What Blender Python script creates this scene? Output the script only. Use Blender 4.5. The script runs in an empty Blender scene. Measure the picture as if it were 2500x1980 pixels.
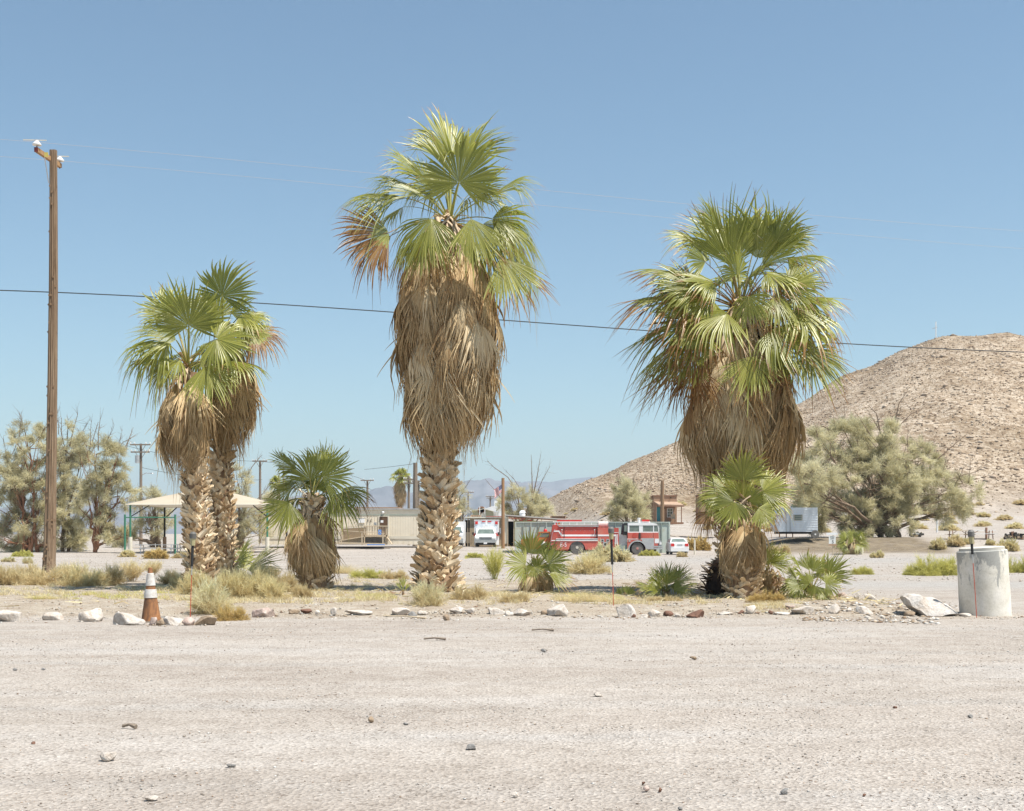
import bpy, bmesh, math, random
import numpy as np
from mathutils import Vector, Matrix, Euler, noise

# ------------------------------------------------------------------ camera, sky, sun
S = bpy.context.scene
COL = S.collection
EYE = 1.45
FP = 3100.0          # focal length in photograph pixels (2500 wide)
HY = 1308.0          # photograph row of the horizon
cam_d = bpy.data.cameras.new('camera')
cam = bpy.data.objects.new('camera', cam_d)
COL.objects.link(cam)
cam.location = (0, 0, EYE)
cam.rotation_euler = (math.radians(90), 0, 0)
cam_d.sensor_width = 36.0
cam_d.sensor_fit = 'HORIZONTAL'
cam_d.lens = 36.0 * FP / 2500.0
cam_d.shift_y = (HY - 990.0) / 2500.0
cam_d.clip_start = 0.2
cam_d.clip_end = 30000
S.camera = cam

SUN = Vector((0.42, -0.25, 1.0)).normalized()      # towards the sun
elev = math.asin(SUN.z)
azim = math.atan2(SUN.x, SUN.y)
w = bpy.data.worlds.new('World')
S.world = w
w.use_nodes = True
nt = w.node_tree
nt.nodes.clear()
sky = nt.nodes.new('ShaderNodeTexSky')
sky.sky_type = 'NISHITA'
sky.sun_disc = False
sky.sun_elevation = elev
sky.sun_rotation = azim
sky.altitude = 200
sky.air_density = 1.0
sky.dust_density = 0.8
sky.ozone_density = 1.9
bg = nt.nodes.new('ShaderNodeBackground')
bg.inputs[1].default_value = 0.094
wo = nt.nodes.new('ShaderNodeOutputWorld')
tint = nt.nodes.new('ShaderNodeMix'); tint.data_type = 'RGBA'; tint.blend_type = 'MULTIPLY'
tint.inputs[0].default_value = 1.0
tint.inputs[7].default_value = (0.885, 0.995, 0.945, 1)
nt.links.new(sky.outputs[0], tint.inputs[6])
nt.links.new(tint.outputs[2], bg.inputs[0])
nt.links.new(bg.outputs[0], wo.inputs[0])
sd = bpy.data.lights.new('sun', 'SUN')
sd.energy = 4.6
sd.angle = math.radians(0.53)
sd.color = (1.0, 0.955, 0.88)
so = bpy.data.objects.new('sun', sd)
COL.objects.link(so)
so.rotation_euler = SUN.to_track_quat('Z', 'Y').to_euler()
so.location = (0, 0, 60)
S.view_settings.view_transform = 'Standard'
S.view_settings.look = 'None'
S.view_settings.gamma = 1
S.view_settings.exposure = 0.70
S.view_settings.use_curve_mapping = False
S.render.engine = 'CYCLES'
S.cycles.max_bounces = 6
S.cycles.diffuse_bounces = 3
S.cycles.glossy_bounces = 2
S.cycles.transmission_bounces = 3
S.cycles.transparent_max_bounces = 6
S.cycles.volume_bounces = 0
S.cycles.caustics_reflective = False
S.cycles.caustics_refractive = False

# ------------------------------------------------------------------ small maths helpers
RNG = np.random.RandomState(7)
R_ = random.Random(11)
PI = math.pi

def sst(a, b, x):
    t = np.clip((np.asarray(x, float) - a) / (b - a), 0, 1)
    return t * t * (3 - 2 * t)

def hsh(ix, iy, k=0):
    v = np.sin(ix * 127.1 + iy * 311.7 + k * 74.7) * 43758.5453
    return v - np.floor(v)

def vnoise(x, y, k=0):
    x = np.asarray(x, float); y = np.asarray(y, float)
    ix = np.floor(x); iy = np.floor(y)
    fx = x - ix; fy = y - iy
    fx = fx * fx * (3 - 2 * fx); fy = fy * fy * (3 - 2 * fy)
    a = hsh(ix, iy, k); b = hsh(ix + 1, iy, k); c = hsh(ix, iy + 1, k); d = hsh(ix + 1, iy + 1, k)
    return (a * (1 - fx) + b * fx) * (1 - fy) + (c * (1 - fx) + d * fx) * fy - 0.5

def fbm(x, y, o=4, k=0):
    s = 0; a = 1.0; f = 1.0
    for i in range(o):
        s = s + a * vnoise(x * f + 13.7 * i, y * f - 7.3 * i, k + i)
        a *= 0.5; f *= 2.03
    return s

# ------------------------------------------------------------------ terrain heights
CR_X = np.array([-4000, 900, 1150, 1327, 1390, 1507, 1623, 1740, 1960, 2063, 2140, 2200, 2272, 2300, 2400, 2500, 2700, 3100, 3800, 5000, 9000])
CR_Y = np.array([1308, 1306, 1285, 1223, 1197, 1147, 1094, 1056, 985, 921, 895, 868, 846, 841, 832, 828, 838, 880, 960, 1080, 1200])

def ground_z(x, y):
    x = np.asarray(x, float); y = np.asarray(y, float)
    z = np.zeros(np.broadcast(x, y).shape)
    # bed that the palms stand in
    isl = sst(22.2, 24.6, y + 0.35 * vnoise(x * 0.5, y * 0.5, 3)) * (1 - sst(38, 43, y)) * (1 - sst(6.6, 9.4, x + 0.1 * (y - 26)))
    z = z + isl * (0.10 + 0.07 * fbm(x * 0.33, y * 0.33, 3, 5))
    # yard behind: a shallow dip at the fire truck and a rise towards the station
    yard = (1 - sst(15, 20, x))
    z = z - 0.17 * sst(92, 104, y) * (1 - sst(111, 118, y)) * yard * sst(-12, -2, x)
    z = z + 0.36 * sst(112, 123, y) * yard
    # higher ground to the right, under the big tree
    xe = x + 1.2 * vnoise(x * 0.2, y * 0.2, 8)
    z = z + 1.30 * sst(17.5, 24.5, xe - 0.12 * (y - 108)) * sst(97.5, 110, y + 1.5 * vnoise(x * 0.15, 3, 9))
    # rise of the desert floor towards the hill foot
    z = z + sst(8, 17, x) * np.clip((y - 118) / 30.0, 0, 6) * (1.35 - 0.25 * sst(17, 26, x))
    z = z + 0.004 * np.clip(y - 130, 0, 500) * (1 - sst(8, 17, x))
    # hill
    yy = np.maximum(y, 1.0)
    u = x / yy * FP + 1250
    t = (HY - np.interp(u, CR_X, CR_Y)) / FP
    r = yy
    D = 430.0 + 25 * np.sin(u / 140.0)
    q = np.clip((r - 165) / (D - 165), 0, 1)
    g = 0.30 * q + 0.70 * (q * q * (3 - 2 * q)) ** 0.9
    base = 1.35 * 1.57
    hz = np.maximum(t * D + EYE - z, 0) * g
    back = np.clip((r - D) / 500.0, 0, 1)
    hz = hz * (1 - 0.9 * back * back * (3 - 2 * back)) - 0 * base
    front = (y > 1)
    hillmask = sst(165, 240, r) * (1 - sst(900, 1500, r)) * front
    rough = (5.0 * (np.abs(fbm(x * 0.020, y * 0.008, 4, 21)) - 0.28) + 1.2 * fbm(x * 0.09, y * 0.07, 4, 23)) * np.minimum(hz / 12.0, 1)
    z = z + np.where(front, hz * (r > 165), 0) + rough * hillmask
    z = z * 1.0
    # gentle unevenness everywhere
    z = z + 0.035 * fbm(x * 0.25, y * 0.25, 2, 31) * sst(24, 40, y)
    z = z + 0.018 * fbm(x * 0.35, y * 0.9, 3, 35) * (1 - sst(21, 24, y))
    return z

def gz(x, y):
    return float(ground_z(np.array([float(x)]), np.array([float(y)]))[0])

def wpt(px, py, Y):
    """world point seen at photograph pixel (px, py) at distance Y"""
    return Vector(((px - 1250.0) / FP * Y, Y, EYE + (HY - py) / FP * Y))

def gpt(px, py, y0=5.0, y1=400.0):
    """where the ground shows at photograph pixel (px, py)"""
    prev = None
    Y = y0
    while Y < y1:
        p = wpt(px, py, Y)
        d = p.z - gz(p.x, Y)
        if d < 0 and prev is not None:
            Yp, dp = prev
            Y = Yp + (Y - Yp) * dp / (dp - d)
            p = wpt(px, py, Y)
            return Vector((p.x, Y, gz(p.x, Y)))
        prev = (Y, d)
        Y += max(0.08, Y * 0.004)
    p = wpt(px, py, y1)
    return Vector((p.x, y1, gz(p.x, y1)))

def on_ground(px, Y):
    x = (px - 1250.0) / FP * Y
    return Vector((x, Y, gz(x, Y)))

# ------------------------------------------------------------------ materials
MATS = {}
def new_mat(name):
    m = bpy.data.materials.new(name)
    m.use_nodes = True
    m.node_tree.nodes.clear()
    return m, m.node_tree

def N(nt, typ, **kw):
    n = nt.nodes.new(typ)
    for k, v in kw.items():
        if k.startswith('i_'):
            key = k[2:]
            key = int(key) if key.isdigit() else key.replace('_', ' ')
            n.inputs[key].default_value = v
        else:
            setattr(n, k, v)
    return n

def ramp(nt, fac, stops, interp='LINEAR'):
    r = nt.nodes.new('ShaderNodeValToRGB')
    r.color_ramp.interpolation = interp
    el = r.color_ramp.elements
    while len(el) > 1:
        el.remove(el[-1])
    el[0].position = stops[0][0]; el[0].color = (*stops[0][1], 1)
    for p, c in stops[1:]:
        e = el.new(p); e.color = (*c, 1)
    nt.links.new(fac, r.inputs[0])
    return r.outputs[0]

def mixc(nt, fac, a, b, mode='MIX'):
    m = nt.nodes.new('ShaderNodeMix')
    m.data_type = 'RGBA'; m.blend_type = mode
    for sock, v in ((m.inputs[0], fac), (m.inputs[6], a), (m.inputs[7], b)):
        if isinstance(v, (int, float)):
            sock.default_value = v
        elif isinstance(v, tuple):
            sock.default_value = (*v[:3], 1)
        else:
            nt.links.new(v, sock)
    return m.outputs[2]

def mth(nt, op, a, b=0.0, clamp=False):
    m = nt.nodes.new('ShaderNodeMath'); m.operation = op; m.use_clamp = clamp
    for i, v in enumerate((a, b)):
        if isinstance(v, (int, float)):
            m.inputs[i].default_value = v
        else:
            nt.links.new(v, m.inputs[i])
    return m.outputs[0]

def obj_coords(nt, scale=(1, 1, 1), world=False):
    if world:
        g = nt.nodes.new('ShaderNodeNewGeometry'); src = g.outputs['Position']
    else:
        g = nt.nodes.new('ShaderNodeTexCoord'); src = g.outputs['Object']
    mp = nt.nodes.new('ShaderNodeMapping')
    mp.inputs['Scale'].default_value = scale
    nt.links.new(src, mp.inputs[0])
    return mp.outputs[0]

def noise_t(nt, vec, scale, detail=4, rough=0.55, dist=0.0):
    n = nt.nodes.new('ShaderNodeTexNoise')
    n.inputs['Scale'].default_value = scale
    n.inputs['Detail'].default_value = detail
    n.inputs['Roughness'].default_value = rough
    n.inputs['Distortion'].default_value = dist
    nt.links.new(vec, n.inputs['Vector'])
    return n.outputs[0]

def finish(nt, col, rough=0.8, metal=0.0, spec=0.3, bump=None, bstr=0.3, bdist=0.02, transl=0.0, tcol=None, coat=0.0):
    p = nt.nodes.new('ShaderNodeBsdfPrincipled')
    if isinstance(col, tuple):
        p.inputs['Base Color'].default_value = (*col[:3], 1)
    else:
        nt.links.new(col, p.inputs['Base Color'])
    if isinstance(rough, (int, float)):
        p.inputs['Roughness'].default_value = rough
    else:
        nt.links.new(rough, p.inputs['Roughness'])
    p.inputs['Metallic'].default_value = metal
    p.inputs['Specular IOR Level'].default_value = spec
    p.inputs['Coat Weight'].default_value = coat
    if bump is not None:
        b = nt.nodes.new('ShaderNodeBump')
        b.inputs['Strength'].default_value = bstr
        b.inputs['Distance'].default_value = bdist
        nt.links.new(bump, b.inputs['Height'])
        nt.links.new(b.outputs[0], p.inputs['Normal'])
    out = nt.nodes.new('ShaderNodeOutputMaterial')
    sh = p.outputs[0]
    if transl > 0:
        t = nt.nodes.new('ShaderNodeBsdfTranslucent')
        c = tcol if tcol is not None else col
        if isinstance(c, tuple):
            t.inputs[0].default_value = (*c[:3], 1)
        else:
            nt.links.new(c, t.inputs[0])
        mx = nt.nodes.new('ShaderNodeMixShader')
        mx.inputs[0].default_value = transl
        nt.links.new(sh, mx.inputs[1]); nt.links.new(t.outputs[0], mx.inputs[2])
        sh = mx.outputs[0]
    nt.links.new(sh, out.inputs[0])
    return p

def simple(name, col, col2=None, scale=3.0, rough=0.7, metal=0.0, spec=0.3, bump=0.0, stretch=(1, 1, 1), dirt=None, dscale=1.2, coat=0.0, lo=0.35, hi=0.65):
    """paint / wood / metal with a worn, uneven colour"""
    if name in MATS:
        return MATS[name]
    m, nt = new_mat(name)
    v = obj_coords(nt, stretch)
    f = noise_t(nt, v, scale, 5, 0.6)
    col2 = col2 or tuple(c * 0.82 for c in col)
    c = ramp(nt, f, [(lo, col), (hi, col2)])
    if dirt:
        d = noise_t(nt, v, dscale, 6, 0.7, 0.4)
        d = ramp(nt, d, [(0.52, (0, 0, 0)), (0.68, (1, 1, 1))])
        c = mixc(nt, mth(nt, 'MULTIPLY', d, 0.75), c, dirt)
    finish(nt, c, rough, metal, spec, f if bump else None, 0.4, bump, coat=coat)
    MATS[name] = m
    return m

# ------------------------------------------------------------------ mesh building
class MB:
    def __init__(s):
        s.v = []; s.f = []; s.n = 0
    def add(s, verts, faces):
        verts = [tuple(v) for v in verts]
        s.v.extend(verts)
        s.f.extend([tuple(i + s.n for i in f) for f in faces])
        s.n += len(verts)
        return s
    def box(s, x0, x1, y0, y1, z0, z1):
        v = [(x0, y0, z0), (x1, y0, z0), (x1, y1, z0), (x0, y1, z0), (x0, y0, z1), (x1, y0, z1), (x1, y1, z1), (x0, y1, z1)]
        return s.add(v, [(0, 3, 2, 1), (4, 5, 6, 7), (0, 1, 5, 4), (1, 2, 6, 5), (2, 3, 7, 6), (3, 0, 4, 7)])
    def obox(s, a, b, w, h, up=(0, 0, 1)):
        """bar from a to b, w wide and h high"""
        a = Vector(a); b = Vector(b); d = (b - a).normalized(); up = Vector(up)
        if abs(d.dot(up)) > 0.98:
            up = Vector((0, 1, 0))
        r = d.cross(up).normalized(); u = r.cross(d).normalized()
        v = []
        for p in (a, b):
            for i, j in ((-1, -1), (1, -1), (1, 1), (-1, 1)):
                v.append(p + r * (w / 2 * i) + u * (h / 2 * j))
        return s.add(v, [(0, 3, 2, 1), (4, 5, 6, 7), (0, 1, 5, 4), (1, 2, 6, 5), (2, 3, 7, 6), (3, 0, 4, 7)])
    def prism(s, poly, y0, y1):
        """polygon in (x, z), extruded along y"""
        n = len(poly)
        v = [(x, y0, z) for x, z in poly] + [(x, y1, z) for x, z in poly]
        f = [tuple(range(n)), tuple(range(2 * n - 1, n - 1, -1))]
        f += [(i, i + n, (i + 1) % n + n, (i + 1) % n) for i in range(n)]
        return s.add(v, f)
    def prismx(s, poly, x0, x1):
        n = len(poly)
        v = [(x0, y, z) for y, z in poly] + [(x1, y, z) for y, z in poly]
        f = [tuple(range(n)), tuple(range(2 * n - 1, n - 1, -1))]
        f += [(i, i + n, (i + 1) % n + n, (i + 1) % n) for i in range(n)]
        return s.add(v, f)
    def tube(s, pts, rads, seg=8, cap=True):
        pts = [Vector(p) for p in pts]
        if isinstance(rads, (int, float)):
            rads = [rads] * len(pts)
        rings = []
        ref = Vector((0.0, 1.0, 0.0)) if abs((pts[1] - pts[0]).normalized().y) < 0.9 else Vector((1.0, 0, 0))
        for i, p in enumerate(pts):
            d = (pts[min(i + 1, len(pts) - 1)] - pts[max(i - 1, 0)]).normalized()
            a = d.cross(ref).normalized(); b = d.cross(a).normalized()
            rings.append([p + a * (rads[i] * math.cos(t * 2 * PI / seg)) + b * (rads[i] * math.sin(t * 2 * PI / seg)) for t in range(seg)])
        v = [q for r in rings for q in r]
        f = []
        for i in range(len(pts) - 1):
            for t in range(seg):
                u = (t + 1) % seg
                f.append((i * seg + t, i * seg + u, (i + 1) * seg + u, (i + 1) * seg + t))
        if cap:
            f.append(tuple(range(seg - 1, -1, -1)))
            f.append(tuple((len(pts) - 1) * seg + t for t in range(seg)))
        return s.add(v, f)
    def lathe(s, prof, seg=20, axis='Z', c=(0, 0, 0)):
        v = []; f = []
        for r, h in prof:
            for t in range(seg):
                a = t * 2 * PI / seg
                if axis == 'Z':
                    v.append((c[0] + r * math.cos(a), c[1] + r * math.sin(a), c[2] + h))
                elif axis == 'Y':
                    v.append((c[0] + r * math.cos(a), c[1] + h, c[2] + r * math.sin(a)))
                else:
                    v.append((c[0] + h, c[1] + r * math.cos(a), c[2] + r * math.sin(a)))
        for i in range(len(prof) - 1):
            for t in range(seg):
                u = (t + 1) % seg
                f.append((i * seg + t, i * seg + u, (i + 1) * seg + u, (i + 1) * seg + t))
        if prof[0][0] > 1e-4:
            f.append(tuple(range(seg - 1, -1, -1)))
        if prof[-1][0] > 1e-4:
            f.append(tuple((len(prof) - 1) * seg + t for t in range(seg)))
        return s.add(v, f)
    def mesh(s, name, mat=None, smooth=False):
        me = bpy.data.meshes.new(name)
        me.from_pydata(s.v, [], s.f)
        me.validate()
        me.update()
        bm = bmesh.new(); bm.from_mesh(me)
        bmesh.ops.recalc_face_normals(bm, faces=bm.faces)
        bm.to_mesh(me); bm.free()
        if smooth:
            try:
                me.shade_smooth()
                me.set_sharp_from_angle(angle=math.radians(40))
            except Exception:
                pass
        if mat:
            me.materials.append(mat)
        return me
    def build(s, name, mat, parent=None, smooth=False, loc=None):
        return link(name, s.mesh(name, mat, smooth), parent, loc)

def link(name, me, parent=None, loc=None):
    o = bpy.data.objects.new(name, me)
    COL.objects.link(o)
    if parent is not None:
        o.parent = parent
    if loc is not None:
        o.location = loc
    return o

def np_mesh(name, verts, faces, mat=None, col=None, colname='tone', smooth=False):
    """verts (n,3), faces (m,k) numpy arrays; col (n,4) point colours"""
    me = bpy.data.meshes.new(name)
    verts = np.asarray(verts, np.float32); faces = np.asarray(faces, np.int32)
    k = faces.shape[1]
    me.vertices.add(len(verts)); me.vertices.foreach_set('co', verts.ravel())
    me.loops.add(faces.size); me.loops.foreach_set('vertex_index', faces.ravel())
    me.polygons.add(len(faces))
    me.polygons.foreach_set('loop_start', np.arange(0, faces.size, k, dtype=np.int32))
    try:
        me.polygons.foreach_set('loop_total', np.full(len(faces), k, np.int32))
    except Exception:
        pass
    if smooth:
        me.polygons.foreach_set('use_smooth', np.ones(len(faces), bool))
    me.update(calc_edges=True)
    if col is not None:
        a = me.color_attributes.new(colname, 'FLOAT_COLOR', 'POINT')
        a.data.foreach_set('color', np.asarray(col, np.float32).ravel())
    if mat:
        me.materials.append(mat)
    return me

def tag(o, label, cat, group=None, kind=None):
    o['label'] = label
    o['category'] = cat
    if group:
        o['group'] = group
    if kind:
        o['kind'] = kind
    return o

def thing(name, loc, label, cat, group=None, rz=0.0):
    o = bpy.data.objects.new(name, None)
    o.empty_display_size = 0.3
    COL.objects.link(o)
    o.location = loc
    o.rotation_euler = (0, 0, rz)
    return tag(o, label, cat, group)

def struct(o):
    o['kind'] = 'structure'
    return o

def text_mesh(name, txt, size, mat, depth=0.006):
    cu = bpy.data.curves.new(name, 'FONT')
    cu.body = txt; cu.size = size; cu.extrude = depth; cu.align_x = 'CENTER'; cu.align_y = 'CENTER'
    cu.resolution_u = 3
    o = bpy.data.objects.new(name, cu)
    COL.objects.link(o)
    dg = bpy.context.evaluated_depsgraph_get()
    me = bpy.data.meshes.new_from_object(o.evaluated_get(dg))
    bpy.data.objects.remove(o); bpy.data.curves.remove(cu)
    me.name = name
    me.materials.clear(); me.materials.append(mat)
    return me
# ------------------------------------------------------------------ ground, hill, mountains
def ground_material():
    m, nt = new_mat('desert_ground')
    att = N(nt, 'ShaderNodeVertexColor', layer_name='zone')
    sep = N(nt, 'ShaderNodeSeparateColor')
    nt.links.new(att.outputs[0], sep.inputs[0])
    bed, hill, track = sep.outputs[0], sep.outputs[1], sep.outputs[2]
    w1 = obj_coords(nt, (1, 1, 1), True)
    ws = obj_coords(nt, (0.35, 1.2, 1), True)
    big = noise_t(nt, ws, 0.35, 5, 0.6)
    mid = noise_t(nt, w1, 2.2, 5, 0.65)
    fine = noise_t(nt, w1, 38, 3, 0.7)
    grit = N(nt, 'ShaderNodeTexVoronoi', i_Scale=42.0, i_Randomness=1.0)
    nt.links.new(w1, grit.inputs['Vector'])
    gsep = N(nt, 'ShaderNodeSeparateColor'); nt.links.new(grit.outputs['Color'], gsep.inputs[0])
    lot = ramp(nt, big, [(0.36, (0.47, 0.405, 0.36)), (0.5, (0.575, 0.515, 0.47)), (0.64, (0.66, 0.62, 0.60))])
    bands = noise_t(nt, obj_coords(nt, (0.16, 0.7, 1), True), 1.1, 5, 0.65, 0.5)
    lot = mixc(nt, 0.55, lot, ramp(nt, bands, [(0.36, (0.70, 0.67, 0.64)), (0.5, (1, 1, 1)), (0.66, (1.16, 1.16, 1.17))]), 'MULTIPLY')
    lot = mixc(nt, 0.55, lot, ramp(nt, mid, [(0.3, (0.46, 0.40, 0.36)), (0.55, (0.60, 0.54, 0.50)), (0.75, (0.68, 0.63, 0.60))]))
    bedc = ramp(nt, mid, [(0.3, (0.42, 0.33, 0.25)), (0.5, (0.54, 0.46, 0.38)), (0.7, (0.64, 0.58, 0.51))])
    bw = mth(nt, 'MULTIPLY', bed, mth(nt, 'ADD', 0.45, mid))
    c = mixc(nt, bw, lot, bedc)
    trk = ramp(nt, mid, [(0.35, (0.50, 0.47, 0.45)), (0.7, (0.60, 0.57, 0.56))])
    c = mixc(nt, track, c, trk)
    litter = mth(nt, 'MULTIPLY', mth(nt, 'SUBTRACT', 1.0, att.outputs[1]), mth(nt, 'ADD', 0.35, mid), True)  # browns the soil: leaf litter, plus tree shade painted on the mound
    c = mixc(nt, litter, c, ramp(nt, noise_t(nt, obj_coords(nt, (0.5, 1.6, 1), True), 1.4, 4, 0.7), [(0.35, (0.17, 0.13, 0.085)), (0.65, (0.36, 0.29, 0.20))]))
    # grains
    g = ramp(nt, gsep.outputs[0], [(0.0, (0.50, 0.46, 0.43)), (0.12, (0.78, 0.76, 0.74)), (0.5, (1.0, 0.99, 0.98)), (0.88, (1.04, 1.03, 1.02)), (1.0, (1.3, 1.3, 1.3))])
    near = mth(nt, 'SUBTRACT', 1.0, hill, True)
    c = mixc(nt, mth(nt, 'MULTIPLY', near, 0.75), c, g, 'MULTIPLY')
    c = mixc(nt, 0.5, c, ramp(nt, fine, [(0.25, (0.62, 0.58, 0.55)), (0.5, (1, 1, 1)), (0.8, (1.18, 1.18, 1.18))]), 'MULTIPLY')
    # hill: pale soil under brown broken rock
    hv = obj_coords(nt, (1, 0.4, 1.6), True)
    rk = N(nt, 'ShaderNodeTexVoronoi', i_Scale=1.5, i_Randomness=1.0)
    wob = noise_t(nt, hv, 0.9, 4, 0.6)
    va = N(nt, 'ShaderNodeVectorMath', operation='ADD')
    nt.links.new(hv, va.inputs[0])
    vs = N(nt, 'ShaderNodeVectorMath', operation='SCALE', i_Scale=2.2)
    cn = nt.nodes.new('ShaderNodeTexNoise'); cn.inputs['Scale'].default_value = 0.8; cn.inputs['Detail'].default_value = 3
    nt.links.new(hv, cn.inputs['Vector']); nt.links.new(cn.outputs[1], vs.inputs[0])
    nt.links.new(vs.outputs[0], va.inputs[1]); nt.links.new(va.outputs[0], rk.inputs['Vector'])
    rs = N(nt, 'ShaderNodeSeparateColor'); nt.links.new(rk.outputs['Color'], rs.inputs[0])
    patch = noise_t(nt, hv, 0.045, 4, 0.6)
    rocky = mth(nt, 'ADD', mth(nt, 'MULTIPLY', rs.outputs[0], 0.75), mth(nt, 'MULTIPLY', patch, 0.5))
    hc = ramp(nt, rocky, [(0.30, (0.52, 0.445, 0.365)), (0.52, (0.46, 0.385, 0.305)), (0.66, (0.38, 0.305, 0.23)), (0.85, (0.31, 0.24, 0.175))])
    low_ = noise_t(nt, obj_coords(nt, (1, 0.6, 1), True), 0.018, 3, 0.5)
    hc = mixc(nt, 0.8, hc, ramp(nt, low_, [(0.38, (0.86, 0.82, 0.77)), (0.62, (1.15, 1.15, 1.17))]), 'MULTIPLY')
    hf = noise_t(nt, hv, 3.2, 4, 0.8)
    mott = noise_t(nt, obj_coords(nt, (1, 0.5, 1.2), True), 0.10, 5, 0.7, 0.6)
    hc = mixc(nt, 0.8, hc, ramp(nt, mott, [(0.40, (0.72, 0.66, 0.58)), (0.52, (1, 1, 1)), (0.64, (1.15, 1.15, 1.15))]), 'MULTIPLY')
    hc = mixc(nt, 0.6, hc, ramp(nt, hf, [(0.3, (0.55, 0.52, 0.5)), (0.55, (1, 1, 1)), (0.75, (1.25, 1.25, 1.22))]), 'MULTIPLY')
    c = mixc(nt, 1.0, c, (0.70, 0.70, 0.672), 'MULTIPLY')
    hc = mixc(nt, 1.0, hc, (1.02, 0.995, 0.935), 'MULTIPLY')
    c = mixc(nt, hill, c, hc)
    bh = mth(nt, 'ADD', mth(nt, 'MULTIPLY', fine, 0.6), mth(nt, 'MULTIPLY', grit.outputs['Distance'], 0.8))
    bh = mth(nt, 'ADD', mth(nt, 'MULTIPLY', bh, mth(nt, 'MULTIPLY', near, 0.02)), mth(nt, 'MULTIPLY', mth(nt, 'MULTIPLY', hf, hill), 0.5))
    finish(nt, c, 0.95, 0, 0.1, bh, 0.8, 1.0)
    return m

def build_ground():
    def axis(segs):
        out = [segs[0][0]]
        for a, b, n in segs:
            out += list(np.linspace(a, b, n + 1)[1:])
        return np.array(out)
    ys = axis([(-4000, -300, 4), (-300, -20, 6), (-20, 4, 8), (4, 20, 110), (20, 34, 110), (34, 60, 70), (60, 128, 100), (128, 480, 190), (480, 1500, 40), (1500, 9000, 10)])
    tx = np.linspace(-1, 1, 361)
    xs = 22 * np.sinh(tx * 5.9) / math.sinh(5.9) * 270
    xs = np.unique(np.concatenate([xs, np.arange(-14, 14.01, 0.14), np.arange(14, 60, 0.6), np.arange(60, 260, 2.5)]))
    X, Y = np.meshgrid(xs, ys)
    Z = ground_z(X, Y)
    # fine relief: wheel ruts, small lumps
    lotm = (1 - sst(21, 23, Y))
    Z = Z + 0.010 * fbm(X * 1.7, Y * 1.7, 3, 41) * (Y < 60)
    bedm = sst(21.8, 23.2, Y + 0.5 * vnoise(X * 0.7, Y * 0.5, 4)) * (1 - sst(38, 42, Y)) * (1 - sst(7.2, 9.2, X + 0.1 * (Y - 26)))
    Z = Z + bedm * 0.035 * fbm(X * 2.6, Y * 2.6, 3, 44)
    Z = Z - 0.03 * np.exp(-((Y - 41.5 - 0.03 * X) / 0.5) ** 2) - 0.03 * np.exp(-((Y - 47.5 - 0.02 * X) / 0.6) ** 2)
    hz = sst(150, 215, Y - 1.2 * 0) * sst(-0.02, 0.06, X / np.maximum(Y, 1)) 
    hz = np.maximum(hz * np.clip((Z - 2.5) / 4.0, 0, 1), 0)
    track = np.zeros_like(X)
    track += np.exp(-((Y - 37 - 0.05 * X) / 3.5) ** 2) * sst(4, 9, X)
    track += 0.8 * np.exp(-((Y - 76 + 0.02 * X) / 12) ** 2) * sst(-4, 6, X)
    track += 0.45 * np.exp(-((Y - 46 - 0.03 * X) / 2.0) ** 2)
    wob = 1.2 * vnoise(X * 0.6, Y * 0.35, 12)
    litter_shade = sst(0, 1.5, 6.5 - np.abs(X - 27.5 + wob) * 0.75) * sst(98, 101, Y + wob) * (1 - sst(112, 117, Y))  # mound under the big tree: leaf litter and its shade painted together
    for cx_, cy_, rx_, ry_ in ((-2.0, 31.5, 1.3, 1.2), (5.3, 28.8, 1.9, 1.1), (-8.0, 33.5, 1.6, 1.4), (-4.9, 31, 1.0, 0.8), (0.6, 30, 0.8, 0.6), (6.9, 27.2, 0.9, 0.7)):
        litter_shade = np.maximum(litter_shade, 0.75 * sst(1.25, 0.5, np.hypot((X - cx_) / rx_, (Y - cy_) / ry_) + 0.5 * wob))
    for yc, am, sl, cv in ((9.2, .5, .05, .004), (10.9, .5, .05, .004), (14.2, .6, -.035, .003), (15.9, .6, -.035, .003), (18.4, .5, .02, -.004), (20.0, .5, .02, -.004), (7.2, .4, -.08, 0), (12.4, .35, .12, 0)):
        e = np.exp(-((Y - yc - sl * X - cv * X * X - 0.12 * vnoise(X * 0.5, 3, 6)) / 0.17) ** 2) * (Y < 22) * (0.55 + 0.9 * vnoise(X * 0.4, yc, 5))
        track += am * np.clip(e, 0, 1); Z -= 0.010 * am * np.clip(e, 0, 1)
    C = np.stack([bedm, hz, np.clip(track, 0, 1), 1 - litter_shade], -1).reshape(-1, 4)
    nx = len(xs); ny = len(ys)
    i = np.arange(ny - 1)[:, None] * nx + np.arange(nx - 1)[None, :]
    F = np.stack([i, i + 1, i + 1 + nx, i + nx], -1).reshape(-1, 4)
    V = np.stack([X, Y, Z], -1).reshape(-1, 3)
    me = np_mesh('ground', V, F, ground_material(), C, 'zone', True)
    struct(link('ground', me))
build_ground()

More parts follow.
